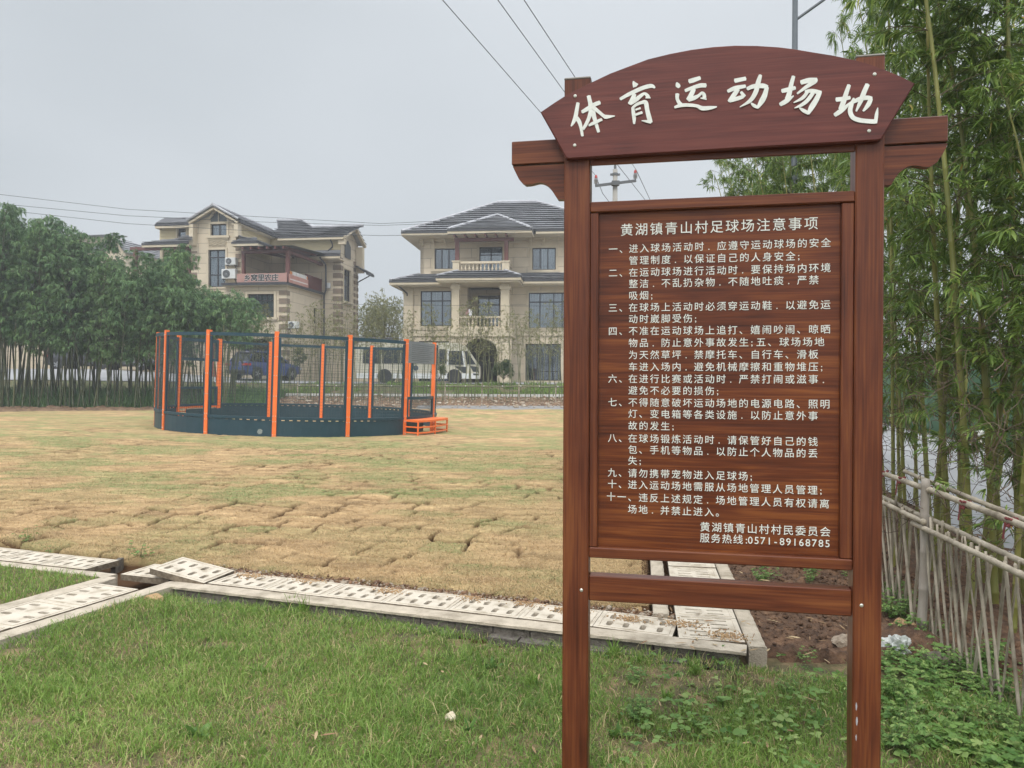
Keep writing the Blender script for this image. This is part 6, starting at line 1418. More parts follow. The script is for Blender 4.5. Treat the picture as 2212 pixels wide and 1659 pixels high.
# ================================================================ left house
HL = Frame(-14.43, 48, -R(8)); hl = frame_empty('house', HL, 'cream villa with front gable and a roofed timber terrace carrying a pink banner', 'house')
def c2f(cx_, cy_): return ((500+cx_*.45208)/1.8228, (750+cy_*.45208)/1.8228)
def l(cx_, cy_, v=0.0): return HL.v(*c2f(cx_, cy_), v)
def lu(cx_, cy_, u): return HL.u(*c2f(cx_, cy_), u)
def rl(x0, y0, x1, y1, v): a = l(x0, y1, v); b = l(x1, y0, v); return (a[0], b[0], a[1], b[1])
B0L = 1.15
VA = .9; VBk = 5.7
# ground block under the terrace
ub = l(1390, 900, 0)[0]; ua = l(862, 900, 0)[0]; zt_ = l(1100, 836, 0)[1]
gw = rl(1052, 900, 1282, 1106, 0); sv0, sz1 = lu(1622, 1020, ub); sv1, sz0 = lu(1652, 1165, ub)
gw2 = rl(1010, 1290, 1260, 1500, 0)
wl = MB(); wall_holes(wl, ua, ub, B0L-.4, zt_, 0, .25, [gw, gw2]); wall_holes(wl, .25, VBk, B0L-.4, zt_, ub-.25, ub, [(sv0, sv1, sz0, sz1)], 'v'); wall_holes(wl, .25, VBk, B0L-.4, zt_, ua, ua+.25, [], 'v'); wl.build('ground_floor_wall', STONEW, hl)
window(hl, *gw, 0, (.34, .70), (.72,), ((.02, .98),), surround=.16); window(hl, *gw2, 0, (.5,), (.7,), False, surround=.12)
window(hl, sv0, sv1, sz0, sz1, ub, (), (.6,), False, axis='v', sgn=-1, surround=.08)
# terrace slab with dark gutter edge
so0 = l(830, 830, -.35)[0]; so1 = l(1392, 830, -.35)[0]; zg_ = l(1100, 818, -.35)[1]
MB().slab([(so0, -.35), (so1, -.35), (so1, VBk), (so0, VBk)], zt_, zg_+.08).build('terrace_slab', TRIM, hl)
MB().box(so0-.07, so1+.07, -.42, -.352, zg_-.04, zg_+.13).box(so1+.002, so1+.07, -.35, VBk+.2, zg_-.04, zg_+.13).build('gutter', GUTTER, hl)
def quoins(u0, u1, z0, z1, vface, uface=None, n=None, dv=.5, side=1):
    q = MB(); h_ = .52; z = z0; i = 0
    while z < z1: 
        q.box(u0, u1, vface-.035, vface+.02, z, min(z+h_*.66, z1))
        if uface is not None: q.box(uface-.02, uface+.035, vface-.03, vface+dv, z, min(z+h_*.66, z1))
        z += h_*1.06
    q.build('quoins', QUOIN, hl)
quoins(ub-.50, ub+.0, B0L+.3, zt_-.3, 0, ub, dv=.42)
# wing A (front gable)
ug0 = l(545, 500, VA)[0]; ug1 = l(962, 500, VA)[0]; zea = l(962, 262, VA-.5)[1]; gp_, gpz = l(755, 131, VA-.5); uwl = l(560, 500, VA)[0]; uwr = l(950, 500, VA)[0]
tw = rl(710, 515, 860, 842, VA); gwn = rl(730, 290, 870, 396, VA)
wl = MB(); zsh = l(962, 285, VA)[1]
wall_holes(wl, uwl, uwr, B0L-.4, zsh, VA, VA+.25, [tw, gwn]); wall_holes(wl, VA+.25, VBk+.5, B0L-.4, l(962, 505, VA)[1], uwr-.25, uwr, [], 'v')
wl.prism([(uwl, zsh), (uwr, zsh), (gp_, gpz-.35)], VA, VA+.25); wl.build('front_wing_wall', STONEW, hl)
window(hl, *tw, VA, (.5,), (.80, .33), ((.02, .98),), surround=.12, sill=False, door=True); window(hl, *gwn, VA, (.5,), (), True, surround=.14)
gq = l(800, 235, VA)[0]; zq = l(800, 235, VA)[1]; pk_ = MB(); a = gwn[0]; b = gwn[1]; zz = gwn[3]+.14
pk_.prism([(a, zz+.02), (b, zz+.02), (b, zz+.22), ((a+b)/2, zz+.85), (a, zz+.22)], VA-.012, VA-.004); pk_.build('pane', pm('dark_gable_glass', (.04, .05, .055), (.07, .085, .09), 2, .12), hl)
pk_ = MB(); pk_.bar((a-.08, VA-.04, zz+.1), (a-.08, VA-.04, zz+.25), .12, .1).bar((a-.1, VA-.04, zz+.22), ((a+b)/2, VA-.04, zz+.95), .12, .12).bar(((a+b)/2, VA-.04, zz+.95), (b+.1, VA-.04, zz+.22), .12, .12).bar(((a+b)/2, VA-.03, zz), ((a+b)/2, VA-.03, zz+.8), .05, .05); pk_.build('surround', TRIM, hl)
orn = rl(716, 430, 860, 484, VA); om = MB().box(orn[0]-.06, orn[1]+.06, VA-.03, VA-.001, orn[2]-.06, orn[3]+.06)
for i in range(9):
    for j in range(3): 
        x = orn[0]+(orn[1]-orn[0])*(i+.5)/9; z = orn[2]+(orn[3]-orn[2])*(j+.5)/3; om.tube([(x-.08, VA-.05, z-.05), (x, VA-.07, z+.06*math.sin(i*2+j)), (x+.08, VA-.05, z+.04)], .028, 5)
om.build('relief_panel', TRIM, hl)
# gable hood: projecting side cheeks + barge boards
hd = MB(); e0 = (l(540, 268, VA-.5)[0], VA-.5, l(540, 268, VA-.5)[1]); e1 = (l(965, 265, VA-.5)[0], VA-.5, zea); pk3 = (gp_, VA-.5, gpz)
for e in (e0, e1): hd.bar((e[0], VA-.45, e[2]-.12), (pk3[0], VA-.45, pk3[2]-.18), .12, .22, up=(0, 1, 0))
zck = l(600, 478, VA-.3)[1]
hd.box(e0[0], e0[0]+.28, VA-.5, VA-.002, zck, e0[2]-.2).box(e1[0]-.28, e1[0], VA-.5, VA-.002, l(960, 415, VA)[1], e1[2]-.2)
hd.build('barge_board', TRIM, hl)
zr_ = gpz; yrb = 8.5
rfA = MB(); bk = l(1320, 398, VBk-.3)
roof_face(rfA, (e1[0]+.12, VA-.6, zea+.02), (e1[0]+.12, VBk+.6, zea+.02), (gp_, VBk+3.2, zr_), (gp_, VA-.6, zr_)); roof_face(rfA, (e0[0]-.12, yrb, zea+.02), (e0[0]-.12, VA-.6, zea+.02), (gp_, VA-.6, zr_), (gp_, yrb, zr_))
roA = rfA.build('roof', ROOFT, hl); rg = MB(); ridge(rg, (gp_, VA-.65, zr_+.03), (gp_, VBk+3, zr_+.03)); ridge(rg, (gp_, VA-.62, zr_+.04), (e1[0]+.12, VA-.62, zea+.08), .08); ridge(rg, (gp_, VA-.62, zr_+.04), (e0[0]-.12, VA-.62, zea+.08), .08); rg.build('ridge_tiles', ROOFT, roA)
sd_ = MB(); siding(sd_, VA+.0, VBk, l(962, 500, VA)[1], zea-.12, uwr+.05, 'v', 1); sd_.box(uwr-.2, uwr+.0, VA+.3, VBk+.3, l(962, 500, VA)[1]-.1, zea-.15); sd_.build('siding', SIDING, hl)
MB().box(e1[0]+.1, e1[0]+.24, VA-.5, VBk+.2, zea-.14, zea+.02).build('gutter', GUTTER, hl)
MB().slab([(uwr-.1, VA-.4), (e1[0]+.1, VA-.4), (e1[0]+.1, VBk), (uwr-.1, VBk)], zea-.22, zea-.15).build('soffit', TRIM, hl)
# left part: small window with siding, its roof, lower awning, porch
VLf = 3.0
sl0 = l(287, 400, VLf)[0]; sl1 = uwl+.05; zs0 = l(400, 428, VLf)[1]; zs1 = l(400, 308, VLf)[1]; lw = rl(443, 328, 515, 418, VLf)
wl = MB(); wall_holes(wl, sl0, sl1, zs0, zs1, VLf, VLf+.2, [lw]); wall_holes(wl, sl0-.0, sl1, B0L-.3, zs0-.001, VLf+1.3, VLf+1.5, []); wall_holes(wl, VLf, 9, B0L-.3, zs1, sl0, sl0+.2, [], 'v'); wl.build('side_wing_wall', STONEW, hl)
sd_ = MB(); siding(sd_, sl0, lw[0]-.13, zs0, zs1, VLf-.01); siding(sd_, lw[1]+.13, sl1-.05, zs0, zs1, VLf-.01); sd_.build('siding', SIDING, hl); window(hl, *lw, VLf, (), (), False, surround=.12)
rr_ = MB(); a = l(250, 296, VLf-.6); b_ = l(545, 296, VLf-.6); c_ = l(545, 236, VLf+2.2); roof_face(rr_, (a[0], VLf-.6, a[1]), (b_[0]+.3, VLf-.6, a[1]), (c_[0]+.6, VLf+2.4, c_[1]), (l(400, 258, VLf+2.4)[0]-.6, VLf+2.4, c_[1])); roof_face(rr_, (a[0], 9, a[1]), (a[0], VLf-.6, a[1]), (l(400, 258, VLf+2.4)[0]-.6, VLf+2.4, c_[1]), (l(400, 258, VLf+2.4)[0]-.6, VLf+3, c_[1]))
rr_.build('roof', ROOFT, hl); eave(hl, [(a[0], 9), (a[0], VLf-.6), (b_[0]+.1, VLf-.6)], a[1]-.05)
a = l(132, 462, VLf-1.6); b_ = l(612, 490, VLf-1.6); za = a[1]; zr2 = l(400, 432, VLf)[1]
rr_ = MB(); roof_face(rr_, (a[0], VLf-1.6, za), (uwl-.02, VLf-1.6, za), (uwl-.02, VLf-.02, zr2), (a[0]+1.0, VLf-.02, zr2)); roof_face(rr_, (uwl-.6, VA-.9, za-.1), (uwl+.55, VA-.9, za-.1), (uwl+.2, VA-.04, za+.35), (uwl-.4, VA-.04, za+.35), n=3); rr_.build('lower_roof', ROOFT, hl); eave(hl, [(a[0], VLf-1.6), (uwl-.05, VLf-1.6)], za-.05)
pcx = (l(525, 600, VLf-1.4)[0], l(552, 600, VLf-1.4)[0]); zp0 = l(540, 742, VLf-1.4)[1]
pp = MB().cbox(pcx[0], pcx[1], VLf-1.4, VLf-1.15, zp0, za-.2, .01).cbox(pcx[0]-4.2, pcx[1], VLf-1.42, VLf-1.2, za-.42, za-.19, .01).cbox(pcx[0]-4.0, pcx[0]-3.75, VLf-1.4, VLf-1.15, zp0, za-.43, .01); pp.build('pergola_post', BROWNW, hl)
pw2 = rl(400, 528, 500, 705, VLf+1.3); window(hl, *pw2, VLf+1.29-.12, (.5,), (.75,), ((.0, .3),), surround=.1)
rl_ = MB(); x = pcx[0]-4; zt2 = l(450, 708, VLf-1.4)[1]; rl_.box(x, uwl, VLf-1.35, VLf-1.27, zt2-.08, zt2)
for i in range(30): xx = x+(uwl-x)*i/30; rl_.box(xx, xx+.05, VLf-1.33, VLf-1.29, zt2-.9, zt2-.08)
rl_.build('railing', BROWNW, hl); MB().box(pcx[0]-4.3, uwl-.01, VLf-1.5, VLf+1.3, zt2-1.05, zt2-.9).build('balcony_slab', TRIM, hl)
quoins(uwl-.02, uwl+.42, l(600, 760, VA)[1], l(600, 530, VA)[1], VA-.0, None); quoins(l(948, 600, VA)[0]-.0, l(990, 600, VA)[0], zg_+.2, l(960, 480, VA)[1], VA-.02, None)
MB().box(l(948, 600, VA)[0]-.02, l(1010, 600, VA)[0], VA-.015, VA+.3, zg_+.09, l(960, 480, VA)[1]).build('corner_pier', STONEW, hl)
# small awning roof over the terrace start
a = l(918, 437, VA-.9); b_ = l(1190, 497, VA+1.9); rr_ = MB(); roof_face(rr_, (a[0], VA-.9, a[1]-.1), (a[0]+1.7, VA-.9, a[1]-.1), (a[0]+1.2, VA+.1, a[1]+.32), (a[0]+.5, VA+.1, a[1]+.32), n=3); roof_face(rr_, (a[0]+1.7, VA-.9, a[1]-.1), (a[0]+1.7, VBk-.5, a[1]-.1), (uwr+.06, VBk-.5, a[1]+.42), (uwr+.06, VA-.4, a[1]+.42), n=4); rr_.build('lower_roof', ROOFT, hl)
MB().slab([(a[0]+.02, VA-.88), (a[0]+1.68, VA-.88), (a[0]+1.68, VA+1.5), (a[0]+.02, VA+1.5)], a[1]-.34, a[1]-.2).build('fascia', TRIM, hl); eave(hl, [(a[0], VA-.3), (a[0], VA-.9), (a[0]+1.7, VA-.9), (a[0]+1.7, VBk-.6)], a[1]-.14)
# back wall B
ur = l(1862, 600, VBk)[0]; zB1 = l(1600, 402, VBk)[1]; zB0 = l(1600, 522, VBk)[1]
wl = MB(); wall_holes(wl, uwr-.2, ur, B0L-.4, zB1, VBk, VBk+.25, []); 
ZW = lambda x: lu(x, 800, ur)[0]
rv0 = VBk+.10; tv0, tz1 = lu(1868, 672, ur); tv1, tz0 = lu(1924, 972, ur); VE = 9.3
tv0 = VBk+.55; tv1 = VBk+2.0; wall_holes(wl, VBk+.25, VE, B0L-.4, zB1, ur-.25, ur, [(tv0, tv1, tz0, tz1)], 'v'); wl.build('main_wall', STONEW, hl)
window(hl, tv0, tv1, tz0, tz1, ur, (.5,), (.8, .5), False, axis='v', sgn=-1, surround=.12)
sd_ = MB(); siding(sd_, uwr, ur-.02, zB0, zB1, VBk-.01); sd_.build('siding', SIDING, hl)
quoins(ur-.56, ur, l(1800, 1300, VBk)[1], l(1800, 585, VBk)[1], VBk-.02, ur, dv=.40); quoins(ur-.02, ur+.0, 0, .01, VBk)
# roof B
zeB = l(1600, 395, VBk-.7)[1]; u0_ = l(1325, 395, VBk-.7)[0]; u1_ = l(1900, 392, VBk-.7)[0]; VR = 9.0; zR = l(1350, 264, VR)[1]; uR1 = l(1525, 262, VR)[0]; VR2 = 7.19; zR2 = l(1800, 318, VR2)[1]
rr_ = MB(); tt_ = (zR2-zeB)/(zR-zeB)
roof_face(rr_, (u0_-1.5, VBk-.7, zeB), (u1_-.2, VBk-.7, zeB), (u1_+.5, VR2, zR2), (gp_+1.2, VR2, zR2)); roof_face(rr_, (gp_+1.2, VR2+.01, zR2), (uR1+1.7, VR2+.01, zR2), (uR1, VR, zR), (gp_+.3, VR, zR))
roof_face(rr_, (uR1+1.7, 10.9, zeB), (gp_, 10.9, zeB), (gp_+.3, VR, zR), (uR1, VR, zR)); roB = rr_.build('roof', ROOFT, hl); rg = MB(); ridge(rg, (gp_+.3, VR, zR+.04), (uR1, VR, zR+.04)); ridge(rg, (uR1, VR, zR+.04), (uR1+1.7, VR2, zR2+.04)); ridge(rg, (uR1+1.6, VR2, zR2+.04), (u1_+.6, VR2, zR2+.04)); rg.build('ridge_tiles', ROOFT, roB)
eave(hl, [(u0_-.1, VBk-.7), (u1_-.1, VBk-.7)], zeB-.06)
# right gable bay: gable faces the right-hand side
gb = MB(); ue = ur+.55; vp = 7.19; zR2 = zR2; GA, GB = 5.2, 9.15
gb.add([(ur+.0, VBk, zB1), (ur+.0, VE, zB1), (ur, vp, zR2-.15), (ur+.03, VBk, zB1), (ur+.03, VE, zB1), (ur+.03, vp, zR2-.15)], [(0, 1, 2), (3, 4, 5)])
gb.build('gable_wall', STONEW, hl)
bb = MB(); ev0 = 5.0; ev1 = 9.25; zlow = l(1905, 590, VBk)[1]
bb.bar((ue, ev0, zeB-.12), (ue, vp, zR2-.14), .14, .24, up=(1, 0, 0)).bar((ue, vp, zR2-.14), (ue, ev1, zeB-.12), .14, .24, up=(1, 0, 0))
bb.box(ur+.03, ue, ev0+.1, ev0+.35, zlow+.9, zeB-.2).box(ur+.03, ue, ev1-.5, ev1-.1, zlow-.6, zeB-.2); bb.build('barge_board', TRIM, hl)
rr_ = MB(); roof_face(rr_, (ur-1.2, ev0, zeB), (ue+.12, ev0, zeB), (ue+.12, vp, zR2), (ur-.6, vp, zR2)); roof_face(rr_, (ue+.12, ev1, zeB), (ur-1, ev1, zeB), (ur-.6, vp, zR2), (ue+.12, vp, zR2)); rr_.build('roof', ROOFT, hl)
gv0, gz1 = lu(1912, 430, ur+.03); gv1, gz0 = lu(1940, 600, ur+.03); MB().prism([(VBk+.7, gz0), (VBk+1.9, gz0), (VBk+1.9, gz1-.4), (VBk+1.3, gz1), (VBk+.7, gz1-.4)], 0, .02).build('window', WFRAME, hl).matrix_local = Matrix.Translation((ur+.055, 0, 0)) @ Matrix.Rotation(math.pi/2, 4, 'Z')
# awnings on the right end
zaw = l(1750, 560, VBk-1.0)[1]; rr_ = MB(); a0_ = l(1600, 545, VBk-1.1)[0]; roof_face(rr_, (a0_, VBk-1.1, zaw), (ur+.35, VBk-1.1, zaw), (ur+.0, VBk-.02, zaw+.42), (a0_, VBk-.02, zaw+.42), n=4); rr_.build('lower_roof', ROOFT, hl); eave(hl, [(a0_, VBk-1.1), (ur+.35, VBk-1.1)], zaw-.05)
MB().slab([(a0_, VBk-1.0), (ur+.3, VBk-1.0), (ur+.3, VBk-.02), (a0_, VBk-.02)], zaw-.34, zaw-.25).build('soffit', TRIM, hl)
zbw = lu(2040, 668, ur+1.2)[1]; rr_ = MB(); roof_face(rr_, (ur+1.0, 8.3, zbw-.15), (ur+1.0, 9.9, zbw-.15), (ur+.02, 9.9, zbw+.4), (ur+.02, 8.3, zbw+.4), n=4); rr_.build('lower_roof', ROOFT, hl); MB().box(ur+.98, ur+1.08, 8.3, 9.9, zbw-.28, zbw-.12).bar((ur+1.0, 9.0, zbw-.3), (ur+.06, 9.1, zbw-.75), .07, .07).build('gutter', GUTTER, hl)
quo = MB(); 
for z in np.arange(B0L+.5, zlow, .47): quo.box(ur+.001, ur+.035, VBk+2.6, VBk+3.0, z, z+.27).box(ur+.001, ur+.035, VE-.35, VE+.0, z, z+.27)
quo.build('quoins', QUOIN, hl)
# terrace pergola
zf_ = l(1200, 520, -.1)[1]; zfl = l(1200, 545, -.1)[1]; p0_ = l(996, 600, -.1)[0]; p1_ = l(1020, 600, -.1)[0]; q0_ = l(1380, 600, -.1)[0]; q1_ = l(1410, 600, -.1)[0]; zfloor = zg_+.1
MB().cbox(p0_, p1_, -.1, .14, zfloor, zfl, .01).build('pergola_post', BROWNW, hl); MB().cbox(q0_, q1_, -.1, .14, zfloor, zfl, .01).build('pergola_post', BROWNW, hl)
MB().cbox(p0_, q1_, -.12, .12, zfl+.001, zf_, .01).cbox(q0_+.05, q1_-.02, .121, VBk-.1, zfl+.002, zf_-.001, .01).build('pergola_beam', BROWNW, hl)
for i in range(6): x = p0_+.4+(q1_-p0_-.5)*i/5; MB().bar((x, -.75, zf_+.05), (x, VBk-.05, zf_+.48), .10, .16).build('rafter', BROWNW, hl)
MB().quad((p0_-.1, -.7, zf_+.17), (q1_+.5, -.7, zf_+.17), (q1_+.5, VBk-.05, zf_+.60), (p0_-.1, VBk-.05, zf_+.60)).quad((p0_-.1, -.7, zf_+.15), (q1_+.5, -.7, zf_+.15), (q1_+.5, VBk-.05, zf_+.58), (p0_-.1, VBk-.05, zf_+.58)).build('canopy', pm('slate_canopy', (.10, .12, .125), (.16, .18, .185), 1, .3), hl)
# railing at the right of the terrace
ry = MB(); zb_t = zfloor+.98
for v in np.arange(2.9, VBk-.1, .14): ry.box(ub+.02, ub+.07, v, v+.05, zfloor+.1, zb_t-.07)
ry.box(ub+.0, ub+.09, 2.8, VBk-.05, zb_t-.07, zb_t).box(ub+.0, ub+.09, 2.8, VBk-.05, zfloor+.03, zfloor+.1).build('railing', BROWNW, hl)
# downpipes
dp_ = MB(); x = ub+.18; dp_.tube([(x+.2, VBk-1.2, zaw-.2), (x+.3, VBk-.4, zaw-.6), (x+.3, VBk-.35, zg_+.3), (x+.1, VBk-.2, zg_-.1), (x+.1, VBk-.2, B0L)], .06, 6); xx = l(1795, 450, VBk)[0]; dp_.tube([(xx, VBk-.65, zeB-.2), (xx, VBk-.12, zeB-.5), (xx, VBk-.12, zaw+.7), (xx-.3, VBk-.4, zaw+.3)], .05, 6); dp_.build('downpipe', GUTTER, hl)
MB().cbox(ub+.36, ub+.72, VBk-.25, VBk-.05, l(1700, 855, VBk)[1], l(1700, 808, VBk)[1], .02).build('meter_box', pm('white_box', (.55, .56, .56)), hl)
# banner with writing on the terrace front, a second one on the return
PINK = pm('pink_banner', (.36, .195, .165), (.40, .225, .19), 1.2, .6)
def hlthing(o, label, cat): o.parent = None; o.matrix_world = Matrix.Translation(HL.o) @ Matrix.Rotation(HL.yaw, 4, 'Z'); return tag(o, label, cat)
bx0 = l(958, 760, -.38)[0]; bx1 = l(1388, 760, -.38)[0]; bz1 = l(1200, 722, -.38)[1]; bz0 = l(1200, 800, -.38)[1]; bz0 = max(bz0, zg_+.14)
ban = hlthing(MB().box(bx0, bx1, -.40, -.37, bz0, bz1).box(bx1-.05, bx1+.04, -.43, -.36, bz0-.03, bz1+.03).build('banner', PINK), 'long pink banner with black Chinese characters on the front of the villa terrace', 'banner')
BLK = pm('black_lettering', (.02, .02, .02)); OUT = pm('white_outline', (.70, .68, .66))
c0_ = l(1048, 762, -.41); c4_ = l(1290, 762, -.41); bpch = (c4_[0]-c0_[0])/4
for off_, mt, vv in ((.020, OUT, -.402), (.0, BLK, -.408)):
    for dx, dz in (((-.034, 0), (.034, 0), (0, .03), (0, -.03)) if mt is OUT else ((-.022, .0), (.022, .002), (0, .014), (.002, -.014))):
        line('乡窝里农庄', c0_[0]+dx, c0_[1]+dz, bpch, bpch*1.02, ban, vv-dx*.01-dz*.02, name='lettering', mat=mt, thick=.003)
b2 = MB().box(so1+.08, so1+.11, -.25, 2.75, bz0-.02, bz1-.02).build('banner', pm('faded_pink_banner', (.40, .17, .13), (.46, .26, .22), 2, .6)); hlthing(b2, 'faded printed banner on the return side of the villa terrace beside the timber railing', 'banner')
pr = MB(); g = random.Random(3)
for i in range(11): y_ = .25+i*.21; pr.box(so1+.111, so1+.115, y_, y_+.15, bz0+.50, bz0+.74)
for i in range(26): y_ = -.1+i*.105; pr.box(so1+.111, so1+.115, y_, y_+.07, bz0+.16, bz0+.24)
pr.build('printed_rows', OUT, b2)
pr = MB()
for y_ in (-.05, .10, 2.52): pr.lathe([(.001, 0), (.10, .001), (.10, .004), (.001, .005)], (so1+.112, y_, bz0+.62), 12, 'x')
pr.build('printed_spots', pm('orange_spots', (.55, .2, .04)), b2)
# air conditioners
def ac(cx0, cy0, cx1, cy1, label, vf):
    a = l(cx0, cy1, vf); b_ = l(cx1, cy0, vf); w_ = b_[0]-a[0]; h_ = b_[1]-a[1]
    o = empty('air_conditioner', tuple(HL.o+HL.r*a[0]+HL.d*vf+Vector((0, 0, a[1]))), HL.yaw, label, 'air conditioner')
    MB().cbox(0, w_, 0, .36, 0, h_, .02).build('casing', pm('white_enamel', (.62, .63, .62), (.55, .56, .55), 3, .5), o)
    cx_, cz_, r_ = w_*.36, h_*.5, h_*.40
    MB().lathe([(r_, -.02), (r_, .0)], (cx_, -.002, cz_), 22, 'y').build('fan_opening', pm('dark_fan', (.04, .045, .05)), o)
    gr = MB()
    for k in range(1, 5): gr.tube([(cx_+r_*k/5*math.cos(t_*math.pi/10), -.03, cz_+r_*k/5*math.sin(t_*math.pi/10)) for t_ in range(21)], .006, 3, cap=False)
    for k in range(12): a_ = k*math.pi/6; gr.bar((cx_, -.03, cz_), (cx_+r_*math.cos(a_), -.03, cz_+r_*math.sin(a_)), .008, .008)
    gr.lathe([(.05, -.035), (.05, -.02)], (cx_, 0, cz_), 10, 'y'); gr.build('fan_grille', pm('grey_grille', (.25, .26, .27)), o)
    MB().bar((.08, .02, -.02), (.08, .38, -.02), .04, .04).bar((w_-.08, .02, -.02), (w_-.08, .38, -.02), .04, .04).bar((.08, .04, -.03), (.08, .38, -.3), .03, .03).bar((w_-.08, .04, -.03), (w_-.08, .38, -.3), .03, .03).build('bracket', GUTTER, o)
    if h_ > .7: MB().cbox(w_*.72, w_*.86, -.006, -.001, h_*.78, h_*.90, .001).build('badge', pm('blue_badge', (.05, .15, .45)), o)
ac(852, 582, 944, 648, 'small white air conditioner, upper of the two on the cream villa wall', VA-.38); ac(822, 682, 942, 768, 'larger white air conditioner, lower of the two on the cream villa wall', VA-.38)
ac(1402, 1140, 1480, 1200, 'white air conditioner low on the villa wall behind the young bamboos', -.38)

# ================================================================ far house at the left, low wall
P = at(330, 600, 74); fh = empty('house', (P.x, 74, 2.0), R(-12), 'distant house whose grey tiled roofs show above the left bamboo grove', 'house')
def q1(cx_, cy_, Y): return at((cx_*.6028)/1.8228, (700+cy_*.6028)/1.8228, Y)
def fz(cy_, Y=74): return q1(500, cy_, Y).z-2.0
def fx_(cx_, Y=74): return (q1(cx_, 400, Y).x-P.x)/math.cos(R(12))
MB().box(fx_(215), fx_(590), 2, 12, -.5, fz(345)).box(fx_(560), fx_(930), -1.5, 10, -.5, fz(505)).build('wall', STONEW, fh)
rr_ = MB(); roof_face(rr_, (fx_(200), 1.2, fz(345)), (fx_(600), 1.2, fz(345)), (fx_(500), 6, fz(292)), (fx_(310), 6, fz(292))); roof_face(rr_, (fx_(540), -2.2, fz(500)), (fx_(800), -2.2, fz(500)), (fx_(650), 4, fz(360)), (fx_(560), 4, fz(330)))
roof_face(rr_, (fx_(800), -2.2, fz(500)), (fx_(840), 7, fz(470)), (fx_(680), 6, fz(372)), (fx_(650), 4, fz(360))); roof_face(rr_, (fx_(760), -3, fz(500)), (fx_(760), 5, fz(480)), (fx_(878), 5, fz(424)), (fx_(878), -3, fz(424)), n=6); roof_face(rr_, (fx_(955), 5, fz(500)), (fx_(955), -3, fz(520)), (fx_(878), -3, fz(424)), (fx_(878), 5, fz(424)), n=6); rr_.build('roof', ROOFT, fh)
MB().prism([(fx_(790), fz(500)), (fx_(935), fz(500)), (fx_(878), fz(440))], -2.6, -2.3).box(fx_(790), fx_(935), -2.6, -1.4, 0, fz(499)).build('gable_wall', STONEW, fh)
MB().box(fx_(845), fx_(885), -2.66, -2.6, fz(515), fz(478)).build('window', WFRAME, fh)
wlw = empty('boundary_wall', (0, 53, 1.3), 0, 'low grey boundary wall with tiled coping in the gap left of the right villa', 'wall')
a = at(742, 745, 53).x; b_ = at(860, 745, 53).x; zt_ = at(800, 728, 53).z-1.3; MB().box(a, b_, 0, .3, -.3, zt_-.3).build('masonry', TRIM, wlw); rr_ = MB(); roof_face(rr_, (a, -.35, zt_-.35), (b_, -.35, zt_-.35), (b_, .15, zt_), (a, .15, zt_), n=3); rr_.build('coping', ROOFT, wlw)
a = at(60, 745, 56).x; b_ = at(330, 745, 56).x; wl2 = empty('boundary_wall', (0, 56, 1.6), 0, 'long pale wall behind the cars seen through the left bamboo stems', 'wall'); MB().box(a-34, b_+9, 0, .3, -.4, at(200, 737, 56).z-1.6).build('masonry', STONEW, wl2)
# red and grey sign panel by the drive, seen through the cage
x = at((500+700*.5877)/1.8228, 760, 51).x; o = MB().cbox(x-.28, x+.28, -.06, .06, 0, 4.3, .02).build('sign_pillar', pm('red_pillar', (.30, .05, .035), (.24, .04, .03), 2, .6)); o.location = (0, 47.5, 1.3); tag(o, 'tall narrow red pillar beside the parked blue car behind the cage', 'pillar')

